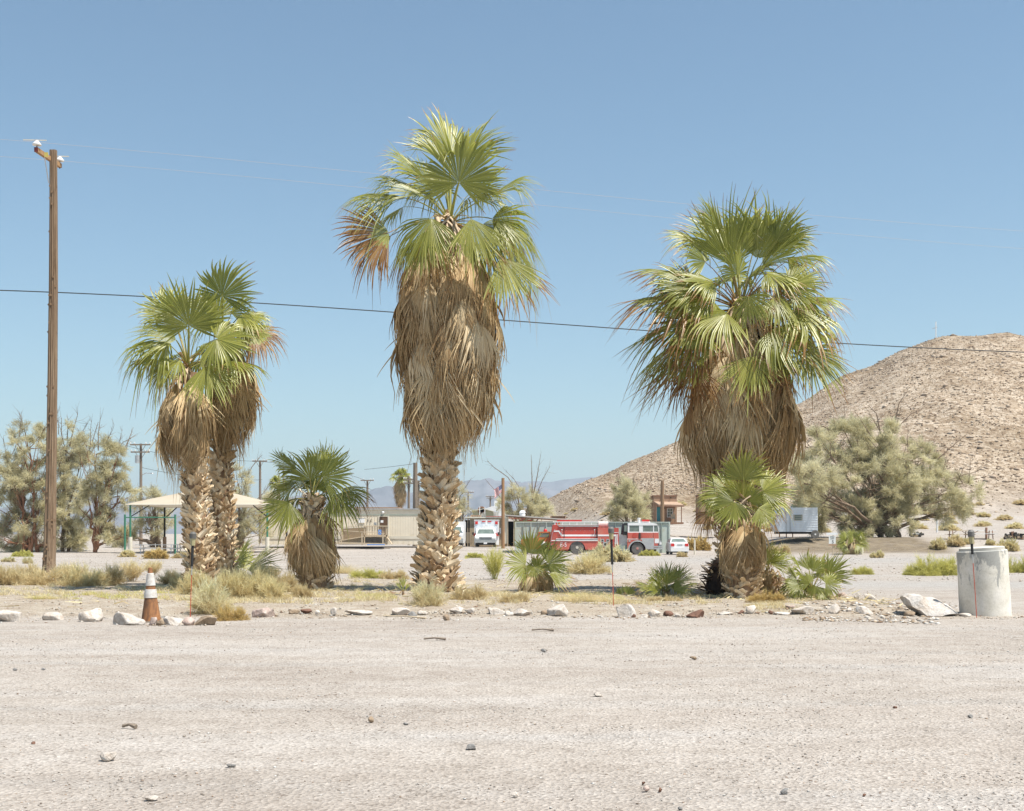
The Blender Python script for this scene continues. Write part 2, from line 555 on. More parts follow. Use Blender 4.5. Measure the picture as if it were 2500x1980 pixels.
# far mountains: two ridges standing kilometres away
def mountain_material():
    m, nt = new_mat('mountain_rock')
    v = obj_coords(nt, (1, 1, 1), True)
    f = noise_t(nt, v, 0.004, 6, 0.65)
    g = noise_t(nt, v, 0.02, 5, 0.7)
    c = ramp(nt, f, [(0.35, (0.12, 0.12, 0.135)), (0.6, (0.21, 0.20, 0.215))])
    c = mixc(nt, 0.5, c, ramp(nt, g, [(0.35, (0.6, 0.58, 0.58)), (0.65, (1.15, 1.15, 1.15))]), 'MULTIPLY')
    finish(nt, c, 1.0, 0, 0.0)
    return m
MOUNT = mountain_material()
def ridge(name, px, py, D, depth, seed, x0=-600, x1=3200, rough=1.0):
    n = 520; k = 60
    u = np.linspace(x0, x1, n)
    top = (HY - np.interp(u, px, py)) / FP * D + EYE
    X = np.zeros((k, n)); Y = np.zeros((k, n)); Z = np.zeros((k, n))
    for j in range(k):
        t = j / (k - 1)
        yy = D - depth + t * 2 * depth
        X[j] = (u - 1250) / FP * D * (1 + (yy - D) / D * 0.4)
        Y[j] = yy
        q = 1 - abs(t - 0.5) * 2
        spur = 0.75 + 0.5 * fbm(u * 0.02 + seed, np.full(n, t * 2.0), 3, seed)
        Z[j] = top * (q ** 1.05) * (spur * (1 - q) + q) + rough * 26 * fbm(u * 0.045 + 9, np.full(n, t * 9.0), 4, seed + 3) * (q > 0.02) * (0.25 + 0.75 * (1 - q))
        Z[j] += rough * 6 * fbm(u * 0.11, np.full(n, t * 9.0), 3, seed + 9) * (q > 0.5)
        Z[j] -= 12 * (1 - min(1, q * 12))
    i = np.arange(k - 1)[:, None] * n + np.arange(n - 1)[None, :]
    F = np.stack([i, i + 1, i + 1 + n, i + n], -1).reshape(-1, 4)
    me = np_mesh(name, np.stack([X, Y, Z], -1).reshape(-1, 3), F, MOUNT, None, '', True)
    return struct(link(name, me))
ridge('mountains', [-600, 0, 120, 240, 330, 450, 560, 680, 760, 840, 900, 945, 1000, 1060, 1092, 1120, 1148, 1170, 1192, 1212, 1262, 1310, 1330, 1400, 3200],
      [1250, 1240, 1222, 1205, 1216, 1205, 1222, 1216, 1205, 1210, 1196, 1183, 1202, 1196, 1186, 1177, 1168, 1172, 1164, 1171, 1174, 1180, 1190, 1205, 1200], 5200, 900, 3)
ridge('mountains', [-600, 600, 1180, 1260, 1310, 1340, 1400, 1454, 1540, 1700, 2000, 3200],
      [1260, 1240, 1185, 1176, 1172, 1174, 1166, 1161, 1158, 1150, 1160, 1180], 6800, 1000, 17, rough=0.6)

# the air: one closed box of thin haze round everything
def haze():
    m, nt = new_mat('haze')
    v = nt.nodes.new('ShaderNodeVolumePrincipled')
    v.inputs['Color'].default_value = (0.78, 0.90, 1.0, 1)
    v.inputs['Density'].default_value = HAZE_D
    v.inputs['Anisotropy'].default_value = 0.1
    o = nt.nodes.new('ShaderNodeOutputMaterial')
    nt.links.new(v.outputs[0], o.inputs['Volume'])
    b = MB().box(-13000, 13000, -4200, 9800, -16, 420)
    ob = b.build('haze', m)
    ob['kind'] = 'stuff'
HAZE_D = 0.00015
haze()

# ------------------------------------------------------------------ stones
def ico(sub):
    bm = bmesh.new()
    bmesh.ops.create_icosphere(bm, subdivisions=sub, radius=1.0)
    v = np.array([p.co[:] for p in bm.verts]); f = np.array([[q.index for q in p.verts] for p in bm.faces])
    bm.free()
    return v, f
ICO = {k: ico(k) for k in (1, 2, 3, 4)}

def rock_arrays(rng, dims, sub=3, cuts=9, rough=0.05, round_=0.0):
    v, f = ICO[sub]
    v = v.copy()
    for i in range(cuts):
        n = rng.normal(size=3); n /= np.linalg.norm(n)
        d = rng.uniform(0.42, 0.78) + round_
        s = v @ n
        over = s > d
        v[over] -= np.outer(s[over] - d, n)
    ext = np.abs(v).max(0); v = v / ext
    v *= np.array(dims) / 2
    L = max(dims)
    k = rng.randint(1000)
    nz = np.array([noise.noise(Vector((p / L * 3.2 + k).tolist())) + 0.5 * noise.noise(Vector((p / L * 8 + k).tolist())) for p in v])
    v = v * (1 + rough * nz[:, None] * 2)
    v[:, 2] -= v[:, 2].min()
    return v, f

def stone_material(name, c1, c2, c3):
    m, nt = new_mat(name)
    v = obj_coords(nt)
    f = noise_t(nt, v, 4.5, 6, 0.65, 0.3)
    g = noise_t(nt, v, 28, 4, 0.7)
    c = ramp(nt, f, [(0.34, c1), (0.52, c2), (0.7, c3)])
    c = mixc(nt, 0.45, c, ramp(nt, g, [(0.3, (0.65, 0.62, 0.6)), (0.55, (1, 1, 1)), (0.8, (1.15, 1.15, 1.15))]), 'MULTIPLY')
    oi = nt.nodes.new('ShaderNodeObjectInfo')
    c = mixc(nt, 0.35, c, ramp(nt, oi.outputs['Random'], [(0, (0.7, 0.66, 0.62)), (1, (1.1, 1.1, 1.1))]), 'MULTIPLY')
    b = mth(nt, 'ADD', f, mth(nt, 'MULTIPLY', g, 0.35))
    c = mixc(nt, 1.0, c, (0.86, 0.86, 0.85), 'MULTIPLY')
    finish(nt, c, 0.9, 0, 0.2, b, 0.9, 0.05)
    return m
M_ROCK = {
    'white': stone_material('pale_stone', (0.52, 0.43, 0.35), (0.72, 0.66, 0.60), (0.80, 0.76, 0.72)),
    'tan': stone_material('tan_stone', (0.30, 0.22, 0.15), (0.46, 0.35, 0.25), (0.58, 0.48, 0.38)),
    'pink': stone_material('pink_stone', (0.45, 0.32, 0.27), (0.62, 0.50, 0.44), (0.74, 0.66, 0.61)),
    'brown': stone_material('brown_stone', (0.16, 0.09, 0.065), (0.25, 0.14, 0.10), (0.33, 0.20, 0.15)),
    'grey': stone_material('grey_stone', (0.20, 0.19, 0.18), (0.32, 0.31, 0.30), (0.42, 0.41, 0.40)),
}

# (px left, px right, py top, py bottom, colour, name word, label)
ROCKS = [
 (-14, 64, 1487, 1519, 'white', 'boulder', 'long flat pale boulder cut by the left edge of the photo'),
 (105, 152, 1490, 1515, 'white', 'rock', 'small whitish rock alone between the long flat boulder and the pointed white rock'),
 (192, 246, 1484, 1519, 'white', 'rock', 'pointed white rock with a tan underside, second rock left of the traffic cone'),
 (268, 348, 1490, 1527, 'white', 'boulder', 'broad white slab boulder touching the left foot of the traffic cone'),
 (361, 382, 1508, 1528, 'pink', 'rock', 'small square pinkish rock right in front of the traffic cone base'),
 (380, 401, 1506, 1528, 'tan', 'rock', 'small cracked tan rock just right of the cone base, beside the square pinkish one'),
 (397, 446, 1505, 1527, 'white', 'rock', 'low cream rock with straw on top, between the cone and the left red rod'),
 (437, 474, 1506, 1528, 'pink', 'rock', 'pale pinkish wedge rock at the foot of the left red rod'),
 (468, 536, 1498, 1527, 'tan', 'boulder', 'brown mossy boulder beside the small yellow bush'),
 (615, 676, 1480, 1508, 'pink', 'boulder', 'white and pink boulder with a brown left face, alone right of the yellow bush'),
 (706, 731, 1486, 1499, 'tan', 'rock', 'round tan stone below the dwarf palm with the straw skirt'),
 (733, 762, 1486, 1498, 'brown', 'rock', 'flat reddish stone right beside the round tan stone'),
 (766, 780, 1488, 1501, 'white', 'rock', 'tiny white stone left of the narrow upright chip'),
 (806, 824, 1483, 1504, 'white', 'rock', 'narrow upright white chip of rock between two flat stones'),
 (840, 908, 1489, 1503, 'white', 'rock', 'low flat white rock almost sunk in the gravel, left of the long white slab'),
 (943, 1000, 1482, 1504, 'white', 'rock', 'long white slab with a sharp edge leaning on a dark stone'),
 (996, 1017, 1486, 1508, 'grey', 'rock', 'dark grey angular stone at the right end of the long white slab'),
 (1018, 1048, 1491, 1503, 'white', 'rock', 'small white stone pair right of the dark grey angular stone'),
 (1098, 1136, 1478, 1497, 'white', 'rock', 'cream rock with a yellowish patch in front of the tallest palm'),
 (1135, 1160, 1483, 1498, 'white', 'rock', 'small rounded white stone right of the cream rock'),
 (1082, 1099, 1498, 1517, 'tan', 'rock', 'small upright brown stone standing forward of the row on the gravel lot'),
 (1182, 1232, 1481, 1500, 'white', 'rock', 'white block rock, left of two white rocks below the fan palm clump'),
 (1230, 1254, 1490, 1506, 'white', 'rock', 'small white stone wedged between two larger white rocks'),
 (1250, 1296, 1484, 1504, 'white', 'rock', 'white rock with a rusty right tip below the short spreading palm'),
 (1320, 1345, 1490, 1502, 'tan', 'rock', 'thin tan slab leaning on the left side of the big lumpy white boulder'),
 (1337, 1403, 1476, 1506, 'white', 'boulder', 'big lumpy white boulder made of two humps left of the middle red rod'),
 (1497, 1552, 1468, 1508, 'white', 'boulder', 'tall square white boulder at the foot of the middle red rod'),
 (1541, 1554, 1499, 1509, 'brown', 'rock', 'little brown stone at the right foot of the square white boulder'),
 (1560, 1582, 1500, 1509, 'white', 'rock', 'tiny flat white stone right of the square white boulder'),
 (1582, 1613, 1485, 1506, 'white', 'rock', 'two-lobed bright white stone left of the brown flat stone'),
 (1616, 1645, 1491, 1504, 'brown', 'rock', 'flat greyish brown stone between white stones, left of the dark red rock'),
 (1646, 1662, 1498, 1508, 'white', 'rock', 'tiny white stone just right of the flat greyish brown stone'),
 (1677, 1723, 1489, 1509, 'brown', 'rock', 'dark reddish brown rounded rock in front of the dark palm base'),
 (1750, 1792, 1492, 1503, 'white', 'rock', 'low cream coloured rock sunk in gravel right of the dark red rock'),
 (1800, 1818, 1489, 1500, 'brown', 'rock', 'small wedge of brown stone left of the pointed white rock'),
 (1820, 1847, 1477, 1500, 'white', 'rock', 'pointed white rock below the dark palm base'),
 (1873, 1887, 1489, 1499, 'brown', 'rock', 'small dark brown stone right of the pointed white rock'),
 (1886, 1930, 1494, 1502, 'white', 'rock', 'thin sunken whitish slab right of the small dark brown stone'),
 (1918, 1944, 1475, 1487, 'pink', 'rock', 'pinkish stone on the rubble bank above the white slab'),
 (1932, 1990, 1480, 1500, 'white', 'rock', 'long bright white rock left of the big rounded block'),
 (2019, 2054, 1471, 1501, 'white', 'boulder', 'big rounded cream block on the rubble bank'),
 (2046, 2070, 1444, 1462, 'pink', 'rock', 'small pinkish stone high on the rubble bank beside the bushy palm'),
 (2086, 2100, 1446, 1464, 'white', 'rock', 'small upright white stone high on the rubble bank'),
 (2112, 2142, 1450, 1466, 'white', 'rock', 'low grey-white stone, rightmost on top of the rubble bank'),
 (2064, 2080, 1483, 1496, 'white', 'rock', 'small white stone between the rounded block and the flat white slab'),
 (2083, 2134, 1475, 1500, 'white', 'boulder', 'flat angular white slab right of the rounded block'),
 (2150, 2170, 1498, 1506, 'tan', 'rock', 'tiny tan stone left of the huge tilted boulder'),
 (2344, 2374, 1497, 1507, 'white', 'rock', 'small white stone at the left foot of the concrete pipe'),
]
def build_rocks():
    for i, (x0, x1, y0, y1, c, nm, lab) in enumerate(ROCKS):
        rng = np.random.RandomState(100 + i)
        g = gpt((x0 + x1) / 2, y1 - 1)
        s = g.y / FP
        w_ = (x1 - x0) * s; h_ = (y1 - y0) * s
        dims = (w_ * 1.06, w_ * rng.uniform(0.6, 0.85), h_ * 1.25)
        v, f = rock_arrays(rng, dims, 4 if w_ > 0.25 else 3, rng.randint(9, 15), 0.045, 0.0)
        me = np_mesh(nm, v, f, M_ROCK[c], None, '', False)
        o = link(nm, me)
        o.location = (g.x, g.y + dims[1] * 0.3, g.z - h_ * 0.27)
        o.rotation_euler = (0, 0, 0)
        tag(o, lab, 'rock', 'rocks in the row along the edge of the palm bed')
build_rocks()

def tilted_boulder():
    g = gpt(2260, 1503)
    s = g.y / FP
    rng = np.random.RandomState(5)
    # outline in photograph pixels, given real depth
    prof = [(2212, 1458), (2226, 1450), (2250, 1453), (2290, 1462), (2318, 1478), (2340, 1500), (2300, 1504), (2262, 1502), (2256, 1504), (2240, 1490), (2216, 1476)]
    bm = bmesh.new()
    rows = []
    for yy, sc in ((0.0, 0.86), (0.12, 1.0), (0.5, 1.0), (0.75, 0.75)):
        row = []
        for px, py in prof:
            cx, cy = 2272, 1482
            X = (cx + (px - cx) * sc - 2260) * s
            Z = (1503 - (cy + (py - cy) * sc)) * s
            row.append(bm.verts.new((X + (0.06 * yy if True else 0), yy - 0.15 * (1 - (1503 - py) / 50), Z)))
        rows.append(row)
    n = len(prof)
    bm.faces.new(rows[0][::-1])
    bm.faces.new(rows[-1])
    for a, b in zip(rows[:-1], rows[1:]):
        for k in range(n):
            bm.faces.new((a[k], a[(k + 1) % n], b[(k + 1) % n], b[k]))
    bmesh.ops.recalc_face_normals(bm, faces=bm.faces)
    bmesh.ops.triangulate(bm, faces=bm.faces)
    bmesh.ops.subdivide_edges(bm, edges=bm.edges, cuts=3, use_grid_fill=True)
    for v in bm.verts:
        p = v.co * 5.0
        v.co += Vector((noise.noise(p), noise.noise(p + Vector((7, 0, 0))), noise.noise(p + Vector((0, 9, 0))))) * 0.035
        v.co += Vector((noise.noise(p * 3), noise.noise(p * 3 + Vector((7, 0, 0))), noise.noise(p * 3 + Vector((0, 9, 0))))) * 0.008
    me = bpy.data.meshes.new('boulder')
    bm.to_mesh(me); bm.free()
    me.materials.append(M_ROCK['white'])
    o = link('boulder', me, None, (g.x, g.y, g.z - 0.01))
    tag(o, 'huge tilted white boulder with an undercut left side beside the concrete pipe', 'rock', 'rocks in the row along the edge of the palm bed')
    for (x0, x1, y0, y1, lab) in ((2207, 2240, 1488, 1503, 'grey rounded stone lying in the shade under the tilted boulder'),):
        gg = gpt((x0 + x1) / 2, y1)
        ss = gg.y / FP
        v, f = rock_arrays(np.random.RandomState(8), ((x1 - x0) * ss, 0.2, (y1 - y0) * ss * 1.1), 3, 6, 0.03, 0.08)
        q = link('rock', np_mesh('rock', v, f, M_ROCK['tan']), None, (gg.x, gg.y, gg.z - 0.02))
        tag(q, lab, 'rock')
tilted_boulder()

# stones lying on the open lot
LOT = [
 (243, 286, 1839, 1862, 'white', 'white flat stone low on the left of the lot'),
 (898, 914, 1748, 1766, 'tan', 'small upright tan stone left of centre on the lot'),
 (984, 997, 1765, 1772, 'grey', 'small flat grey chip right of the upright tan stone'),
 (1137, 1162, 1818, 1834, 'grey', 'dark grey angular stone below the lot centre'),
 (30, 44, 1632, 1638, 'grey', 'small dark stone, the left of a pair high on the left of the lot'),
 (97, 110, 1631, 1637, 'grey', 'small dark stone, the right of a pair high on the left of the lot'),
 (1684, 1703, 1602, 1612, 'tan', 'small olive stone beside a pale chip high on the lot'),
 (1449, 1473, 1692, 1703, 'white', 'thin flat white chip right of centre on the lot'),
 (1906, 1928, 1925, 1942, 'grey', 'round grey cobble near the bottom of the photo'),
 (1570, 1588, 1918, 1934, 'pink', 'pinkish stone beside a little reddish one at the bottom of the lot'),
 (1565, 1576, 1908, 1918, 'brown', 'little reddish brown stone just above the pinkish one'),
 (1606, 1617, 1924, 1936, 'brown', 'little dark brown stone right of the pinkish one'),
 (2180, 2192, 1725, 1732, 'brown', 'small red brown stone on the right half of the lot'),
 (2364, 2378, 1745, 1755, 'grey', 'small pointed grey stone far right on the lot'),
 (350, 384, 1945, 1958, 'white', 'large flat white patch of stone at the bottom left of the lot'),
 (1655, 1668, 1970, 1980, 'grey', 'dark upright chip at the very bottom edge of the photo'),
 (2104, 2116, 1938, 1946, 'brown', 'small orange brown stone at the bottom right of the lot'),
 (548, 574, 1865, 1876, 'grey', 'low bluish grey stone half sunk left of the lot centre'),
 (72, 86, 1810, 1818, 'brown', 'small reddish stone at the lower left of the lot'),
 (1320, 1334, 1585, 1592, 'grey', 'small bluish stone high on the right half of the lot'),
 (1248, 1266, 1935, 1948, 'white', 'white stone at the bottom centre of the lot'),
]
for i, (x0, x1, y0, y1, c, lab) in enumerate(LOT):
    rng = np.random.RandomState(400 + i)
    g = gpt((x0 + x1) / 2, y1 - 1)
    s = g.y / FP
    w_ = (x1 - x0) * s; h_ = (y1 - y0) * s
    v, f = rock_arrays(rng, (w_, w_ * 0.8, h_ * 1.1), 3, 10, 0.04)
    o = link('stone', np_mesh('stone', v, f, M_ROCK[c]), None, (g.x, g.y + w_ * 0.3, g.z - h_ * 0.06))
    tag(o, lab, 'stone', 'loose stones on the gravel lot')

def gravel_material():
    m, nt = new_mat('gravel_mix')
    att = N(nt, 'ShaderNodeVertexColor', layer_name='tone')
    c = mixc(nt, 1.0, att.outputs[0], (0.74, 0.73, 0.70), 'MULTIPLY')
    finish(nt, c, 0.95, 0, 0.1)
    return m
M_GRAVEL = gravel_material()
def scatter(name, X, Y, size, cols, label=None, sink=0.3, flat=0.6, seed=3):
    rng = np.random.RandomState(seed)
    base = np.array([(1, 0, 0), (0, 1, 0), (-1, 0, 0), (0, -1, 0), (0, 0, 1), (0, 0, -1.0)])
    fc = np.array([(0, 1, 4), (1, 2, 4), (2, 3, 4), (3, 0, 4), (1, 0, 5), (2, 1, 5), (3, 2, 5), (0, 3, 5)])
    n = len(X)
    Z = ground_z(X, Y)
    P = base[None] * rng.uniform(0.6, 1.25, (n, 6, 3)) + rng.uniform(-0.25, 0.25, (n, 6, 3))
    sc = size[:, None, None] * np.stack([rng.uniform(0.7, 1.3, n), rng.uniform(0.6, 1.1, n), rng.uniform(0.4, 0.9, n) * flat], -1)[:, None, :]
    P = P * sc
    a = rng.uniform(0, 2 * PI, n); ca = np.cos(a)[:, None]; sa = np.sin(a)[:, None]
    x = P[:, :, 0] * ca - P[:, :, 1] * sa; y = P[:, :, 0] * sa + P[:, :, 1] * ca
    P = np.stack([x + X[:, None], y + Y[:, None], P[:, :, 2] + (Z + size * flat * (0.5 - sink))[:, None]], -1)
    F = (fc[None] + (np.arange(n) * 6)[:, None, None]).reshape(-1, 3)
    C = np.repeat(np.concatenate([cols, np.ones((n, 1))], 1)[:, None, :], 6, 1).reshape(-1, 4)
    o = link(name, np_mesh(name, P.reshape(-1, 3), F, M_GRAVEL, C, 'tone'))
    o['kind'] = 'stuff'
    if label:
        o['label'] = label
    return o
def pal(rng, n, table, w):
    t = np.array(table)[rng.choice(len(table), n, p=np.array(w) / sum(w))]
    return np.clip(t * rng.uniform(0.8, 1.15, (n, 1)), 0, 0.85)
def gravels():
    rng = np.random.RandomState(21)
    # ledges and blocks breaking out of the hillside
    n = 2600
    u = rng.uniform(1400, 2900, n); r = 200 + 235 * rng.uniform(0, 1, n)
    x = (u - 1250) / FP * r; y = r; z = ground_z(x, y)
    keep = (fbm(x * 0.03 + 5, y * 0.02, 3, 88) > 0.12) & (z > 8)
    x, y = x[keep], y[keep]; n = len(x)
    scatter('outcrop', x, y, 0.3 + 0.75 * rng.power(0.3, n), pal(rng, n, [(0.62, 0.51, 0.41), (0.52, 0.41, 0.32), (0.40, 0.31, 0.23)], [40, 40, 20]), 'ledges and blocks of brown rock on the hillside', seed=19, flat=0.7, sink=0.45)
    # chips gathered round the feet of the row of rocks
    X = []; Y = []
    for (x0, x1, y0, y1, c, nm, lab) in ROCKS:
        g = gpt((x0 + x1) / 2, y1 - 1)
        w_ = (x1 - x0) / FP * g.y
        k = 26
        X += list(g.x + rng.normal(0, w_ * 0.55 + 0.10, k)); Y += list(g.y + rng.normal(0.10, 0.22, k))
    X = np.array(X); Y = np.array(Y); n = len(X)
    scatter('rubble', X, Y, 0.010 + 0.035 * rng.power(0.3, n), pal(rng, n, [(0.66, 0.60, 0.54), (0.48, 0.38, 0.29), (0.32, 0.22, 0.16), (0.78, 0.75, 0.72)], [34, 30, 12, 24]), 'chips and small stones round the feet of the border rocks', seed=15)
    n = 85000
    y = 6.0 * np.exp(rng.uniform(0, 1, n) ** 0.9 * math.log(23.5 / 6.0))
    x = rng.uniform(-1, 1, n) * (y * 0.45)
    s = 0.0028 + 0.0098 * rng.power(0.22, n) * (0.6 + y / 22)
    s = np.minimum(s, 0.03)
    cl = fbm(x * 0.35, y * 0.9, 4, 61)
    keep = rng.uniform(-0.55, 0.5, n) < cl
    x, y, s = x[keep], y[keep], s[keep]; n = len(x)
    scatter('gravel', x, y, s, pal(rng, n, [(0.62, 0.57, 0.53), (0.42, 0.36, 0.31), (0.26, 0.2, 0.16), (0.80, 0.78, 0.76), (0.50, 0.36, 0.27), (0.36, 0.36, 0.36)], [20, 26, 15, 22, 12, 5]), 'fine mixed gravel strewn over the open lot')
    n = 14000
    y = rng.uniform(22.0, 40, n); x = rng.uniform(-1, 1, n) * (y * 0.43)
    keep = (x < 9.6)
    x, y = x[keep], y[keep]; n = len(x)
    s = 0.012 + 0.035 * rng.power(0.25, n) * np.where(y < 26, 1, 0.7)
    scatter('rubble', x, y, s, pal(rng, n, [(0.62, 0.56, 0.50), (0.46, 0.37, 0.28), (0.30, 0.21, 0.15), (0.76, 0.73, 0.70), (0.44, 0.30, 0.22)], [30, 30, 12, 18, 10]), 'small rubble and chips over the palm bed', seed=5)
    # rubble bank on the right
    n = 850
    px = rng.uniform(1960, 2290, n); py = 1455 + rng.power(1.5, n) * 48 + (px - 1960) * 0.03
    Y = EYE * FP / np.maximum(py - HY, 60) * 0.94
    X = (px - 1250) / FP * Y
    s = 0.022 + 0.06 * rng.power(0.3, n)
    scatter('rubble', X, Y, s, pal(rng, n, [(0.62, 0.55, 0.48), (0.48, 0.37, 0.27), (0.32, 0.22, 0.15), (0.76, 0.72, 0.68)], [30, 34, 14, 22]), 'coarse broken rubble bank below the bushy palm', seed=6)
    # yard beyond
    n = 9000
    y = 40 * np.exp(rng.uniform(0, 1, n) * math.log(120 / 40.0)); x = rng.uniform(-1, 1, n) * (y * 0.43)
    s = 0.02 + 0.05 * rng.power(0.22, n)
    scatter('gravel', x, y, s, pal(rng, n, [(0.60, 0.54, 0.49), (0.44, 0.36, 0.29), (0.28, 0.21, 0.16), (0.72, 0.69, 0.66)], [40, 30, 12, 18]), 'scattered stones over the yard behind the palms', seed=7)
    # broken rock over the hill
    n = 110000
    u = rng.uniform(1180, 3000, n); r = 150 + 290 * rng.uniform(0, 1, n) ** 0.85
    x = (u - 1250) / FP * r; y = r
    z = ground_z(x, y)
    dens = 1.5 * fbm(x * 0.035, y * 0.02, 4, 77) + 0.35 * sst(4, 14, z) - 0.22
    keep = (rng.uniform(-0.6, 0.6, n) < dens) & (z > 3.2)
    x, y = x[keep], y[keep]; n = len(x)
    s = 0.09 + 0.30 * rng.power(0.25, n)
    scatter('rubble', x, y, s, pal(rng, n, [(0.58, 0.46, 0.35), (0.44, 0.33, 0.24), (0.27, 0.19, 0.135), (0.68, 0.58, 0.48)], [28, 32, 26, 14]), 'brown broken rock strewn over the hillside', seed=9, flat=0.9)
gravels()
# ------------------------------------------------------------------ palms
def palm_leaf_material():
    m, nt = new_mat('palm_leaf')
    att = N(nt, 'ShaderNodeVertexColor', layer_name='tone')
    sep = N(nt, 'ShaderNodeSeparateColor'); nt.links.new(att.outputs[0], sep.inputs[0])
    s, rnd, age = sep.outputs[0], sep.outputs[1], sep.outputs[2]
    v = obj_coords(nt, (1, 1, 1), True)
    big = noise_t(nt, v, 1.3, 3, 0.6)
    g = ramp(nt, mth(nt, 'ADD', mth(nt, 'MULTIPLY', rnd, 0.6), mth(nt, 'MULTIPLY', big, 0.4)),
             [(0.15, (0.135, 0.15, 0.022)), (0.5, (0.265, 0.27, 0.046)), (0.85, (0.46, 0.44, 0.11))])
    yel = ramp(nt, rnd, [(0.0, (0.42, 0.42, 0.13)), (1.0, (0.55, 0.52, 0.20))])
    dry = ramp(nt, mth(nt, 'ADD', mth(nt, 'MULTIPLY', rnd, 0.7), mth(nt, 'MULTIPLY', big, 0.3)),
               [(0.1, (0.14, 0.058, 0.016)), (0.45, (0.27, 0.135, 0.042)), (0.75, (0.44, 0.27, 0.10)), (1.0, (0.62, 0.45, 0.23))])
    # age: 0 fresh, 0.5 yellowing from the tips, 1 dry
    edge = mth(nt, 'ADD', s, mth(nt, 'MULTIPLY', age, 1.05))
    edge = mth(nt, 'ADD', edge, mth(nt, 'MULTIPLY', mth(nt, 'SUBTRACT', rnd, 0.5), 0.16))
    ym = ramp(nt, edge, [(0.78, (0, 0, 0)), (1.0, (1, 1, 1))])
    dm = ramp(nt, edge, [(0.97, (0, 0, 0)), (1.08, (1, 1, 1))])
    c = mixc(nt, mth(nt, 'MULTIPLY', ym, 0.75), g, yel)
    c = mixc(nt, dm, c, dry)
    tr = mixc(nt, 0.5, c, mixc(nt, dm, (0.46, 0.52, 0.09), (0.42, 0.23, 0.07)))
    finish(nt, c, 0.36, 0, 0.6, transl=0.38, tcol=tr)
    return m
M_LEAF = palm_leaf_material()

def dry_leaf_material():
    m, nt = new_mat('dry_palm_leaf')
    att = N(nt, 'ShaderNodeVertexColor', layer_name='tone')
    sep = N(nt, 'ShaderNodeSeparateColor'); nt.links.new(att.outputs[0], sep.inputs[0])
    oi = nt.nodes.new('ShaderNodeObjectInfo')
    f = mth(nt, 'ADD', mth(nt, 'MULTIPLY', sep.outputs[1], 0.45), mth(nt, 'MULTIPLY', oi.outputs['Random'], 0.55))
    c = ramp(nt, f, [(0.10, (0.22, 0.125, 0.06)), (0.3, (0.47, 0.32, 0.165)), (0.6, (0.65, 0.495, 0.285)), (0.85, (0.79, 0.66, 0.45))])
    pet = mixc(nt, sep.outputs[2], c, (0.62, 0.47, 0.32))
    finish(nt, pet, 0.6, 0, 0.25, transl=0.16, tcol=(0.5, 0.32, 0.14))
    return m
M_DRY = dry_leaf_material()

def fan(hub, a, n, R, half=2.0, nseg=46, split=0.6, droop=0.15, cup=0.12, rng=RNG, age=0.0,
        fold=0.34, jitter=0.05, wind=None, curl=0.0, taper=1.0, side=0.30):
    """blade of a fan palm leaf: pleated wedge that splits into free pointed tips.
    returns verts, quads, colours"""
    hub = np.array(hub, float); a = np.array(a, float); a /= np.linalg.norm(a)
    n = np.array(n, float); n = n - a * (n @ a); n /= np.linalg.norm(n)
    b = np.cross(n, a)
    th = np.linspace(-half, half, nseg)
    dth = th[1] - th[0]
    th = th + rng.uniform(-1, 1, nseg) * dth * 0.18
    L = R * ((1 - side) + side * np.cos(th * 0.75)) * rng.uniform(0.86, 1.06, nseg)
    s = np.array([0.03, 0.20, 0.36, split, 0.62, 0.75, 0.88, 1.0])
    if split >= 0.55:
        s = np.array([0.03, 0.20, 0.36, 0.5, split, split + (1 - split) * 0.35, split + (1 - split) * 0.7, 1.0])
    m = len(s)
    d = np.cos(th)[:, None] * a + np.sin(th)[:, None] * b          # (seg,3)
    free = np.clip((s - split) / (1 - split), 0, 1)
    jit = rng.normal(0, jitter, (nseg, 3))
    dr = droop * (1 + rng.uniform(-0.35, 0.9, nseg)) + (rng.rand(nseg) < 0.14) * rng.uniform(0.08, 0.45, nseg)
    P = hub + d[:, None, :] * (s[None, :, None] * L[:, None, None])
    # the blade curls back away from its upper side towards the edges
    P += -n * (cup * R * (s[None, :, None] ** 2) * (0.4 + 0.9 * np.abs(np.sin(th))[:, None, None]))
    P += jit[:, None, :] * (free[None, :, None] ** 1.4) * L[:, None, None]
    P[:, :, 2] -= (dr[:, None] * R) * (0.35 * s[None, :] ** 2.2 + 0.9 * free[None, :] ** 2)
    if curl:
        P += a * (-curl * R) * (free[None, :, None] ** 2)
    if wind is not None:
        P += np.array(wind) * R * (0.25 * s[None, :, None] ** 2 + free[None, :, None] ** 2)
    wfull = 2 * np.tan(dth / 2) * L[:, None] * s[None, :]
    ws = 2 * np.tan(dth / 2) * L * split
    wfree = ws[:, None] * (1 - free[None, :] ** 1.5) * 0.95 + 0.004
    W = np.where(s[None, :] <= split, wfull, wfree) * taper
    lat = np.cross(np.repeat(n[None], nseg, 0), d); lat /= np.linalg.norm(lat, axis=1)[:, None]
    Lp = P - lat[:, None, :] * (W[:, :, None] / 2)
    Rp = P + lat[:, None, :] * (W[:, :, None] / 2)
    Mp = P - n * (W[:, :, None] * fold)
    V = np.stack([Lp, Mp, Rp], 2).reshape(-1, 3)                     # seg, ring, 3
    k = np.arange(nseg)[:, None, None] * (m * 3) + np.arange(m - 1)[None, :, None] * 3 + np.array([0, 1])[None, None, :]
    F = np.stack([k, k + 1, k + 4, k + 3], -1).reshape(-1, 4)
    seg_r = np.clip(0.5 + rng.normal(0, 0.13) + rng.normal(0, 0.2, nseg), 0, 1)
    C = np.zeros((nseg, m, 3, 4)); C[..., 3] = 1
    C[..., 0] = s[None, :, None]; C[..., 1] = seg_r[:, None, None]; C[..., 2] = age
    return V, F, C.reshape(-1, 4)

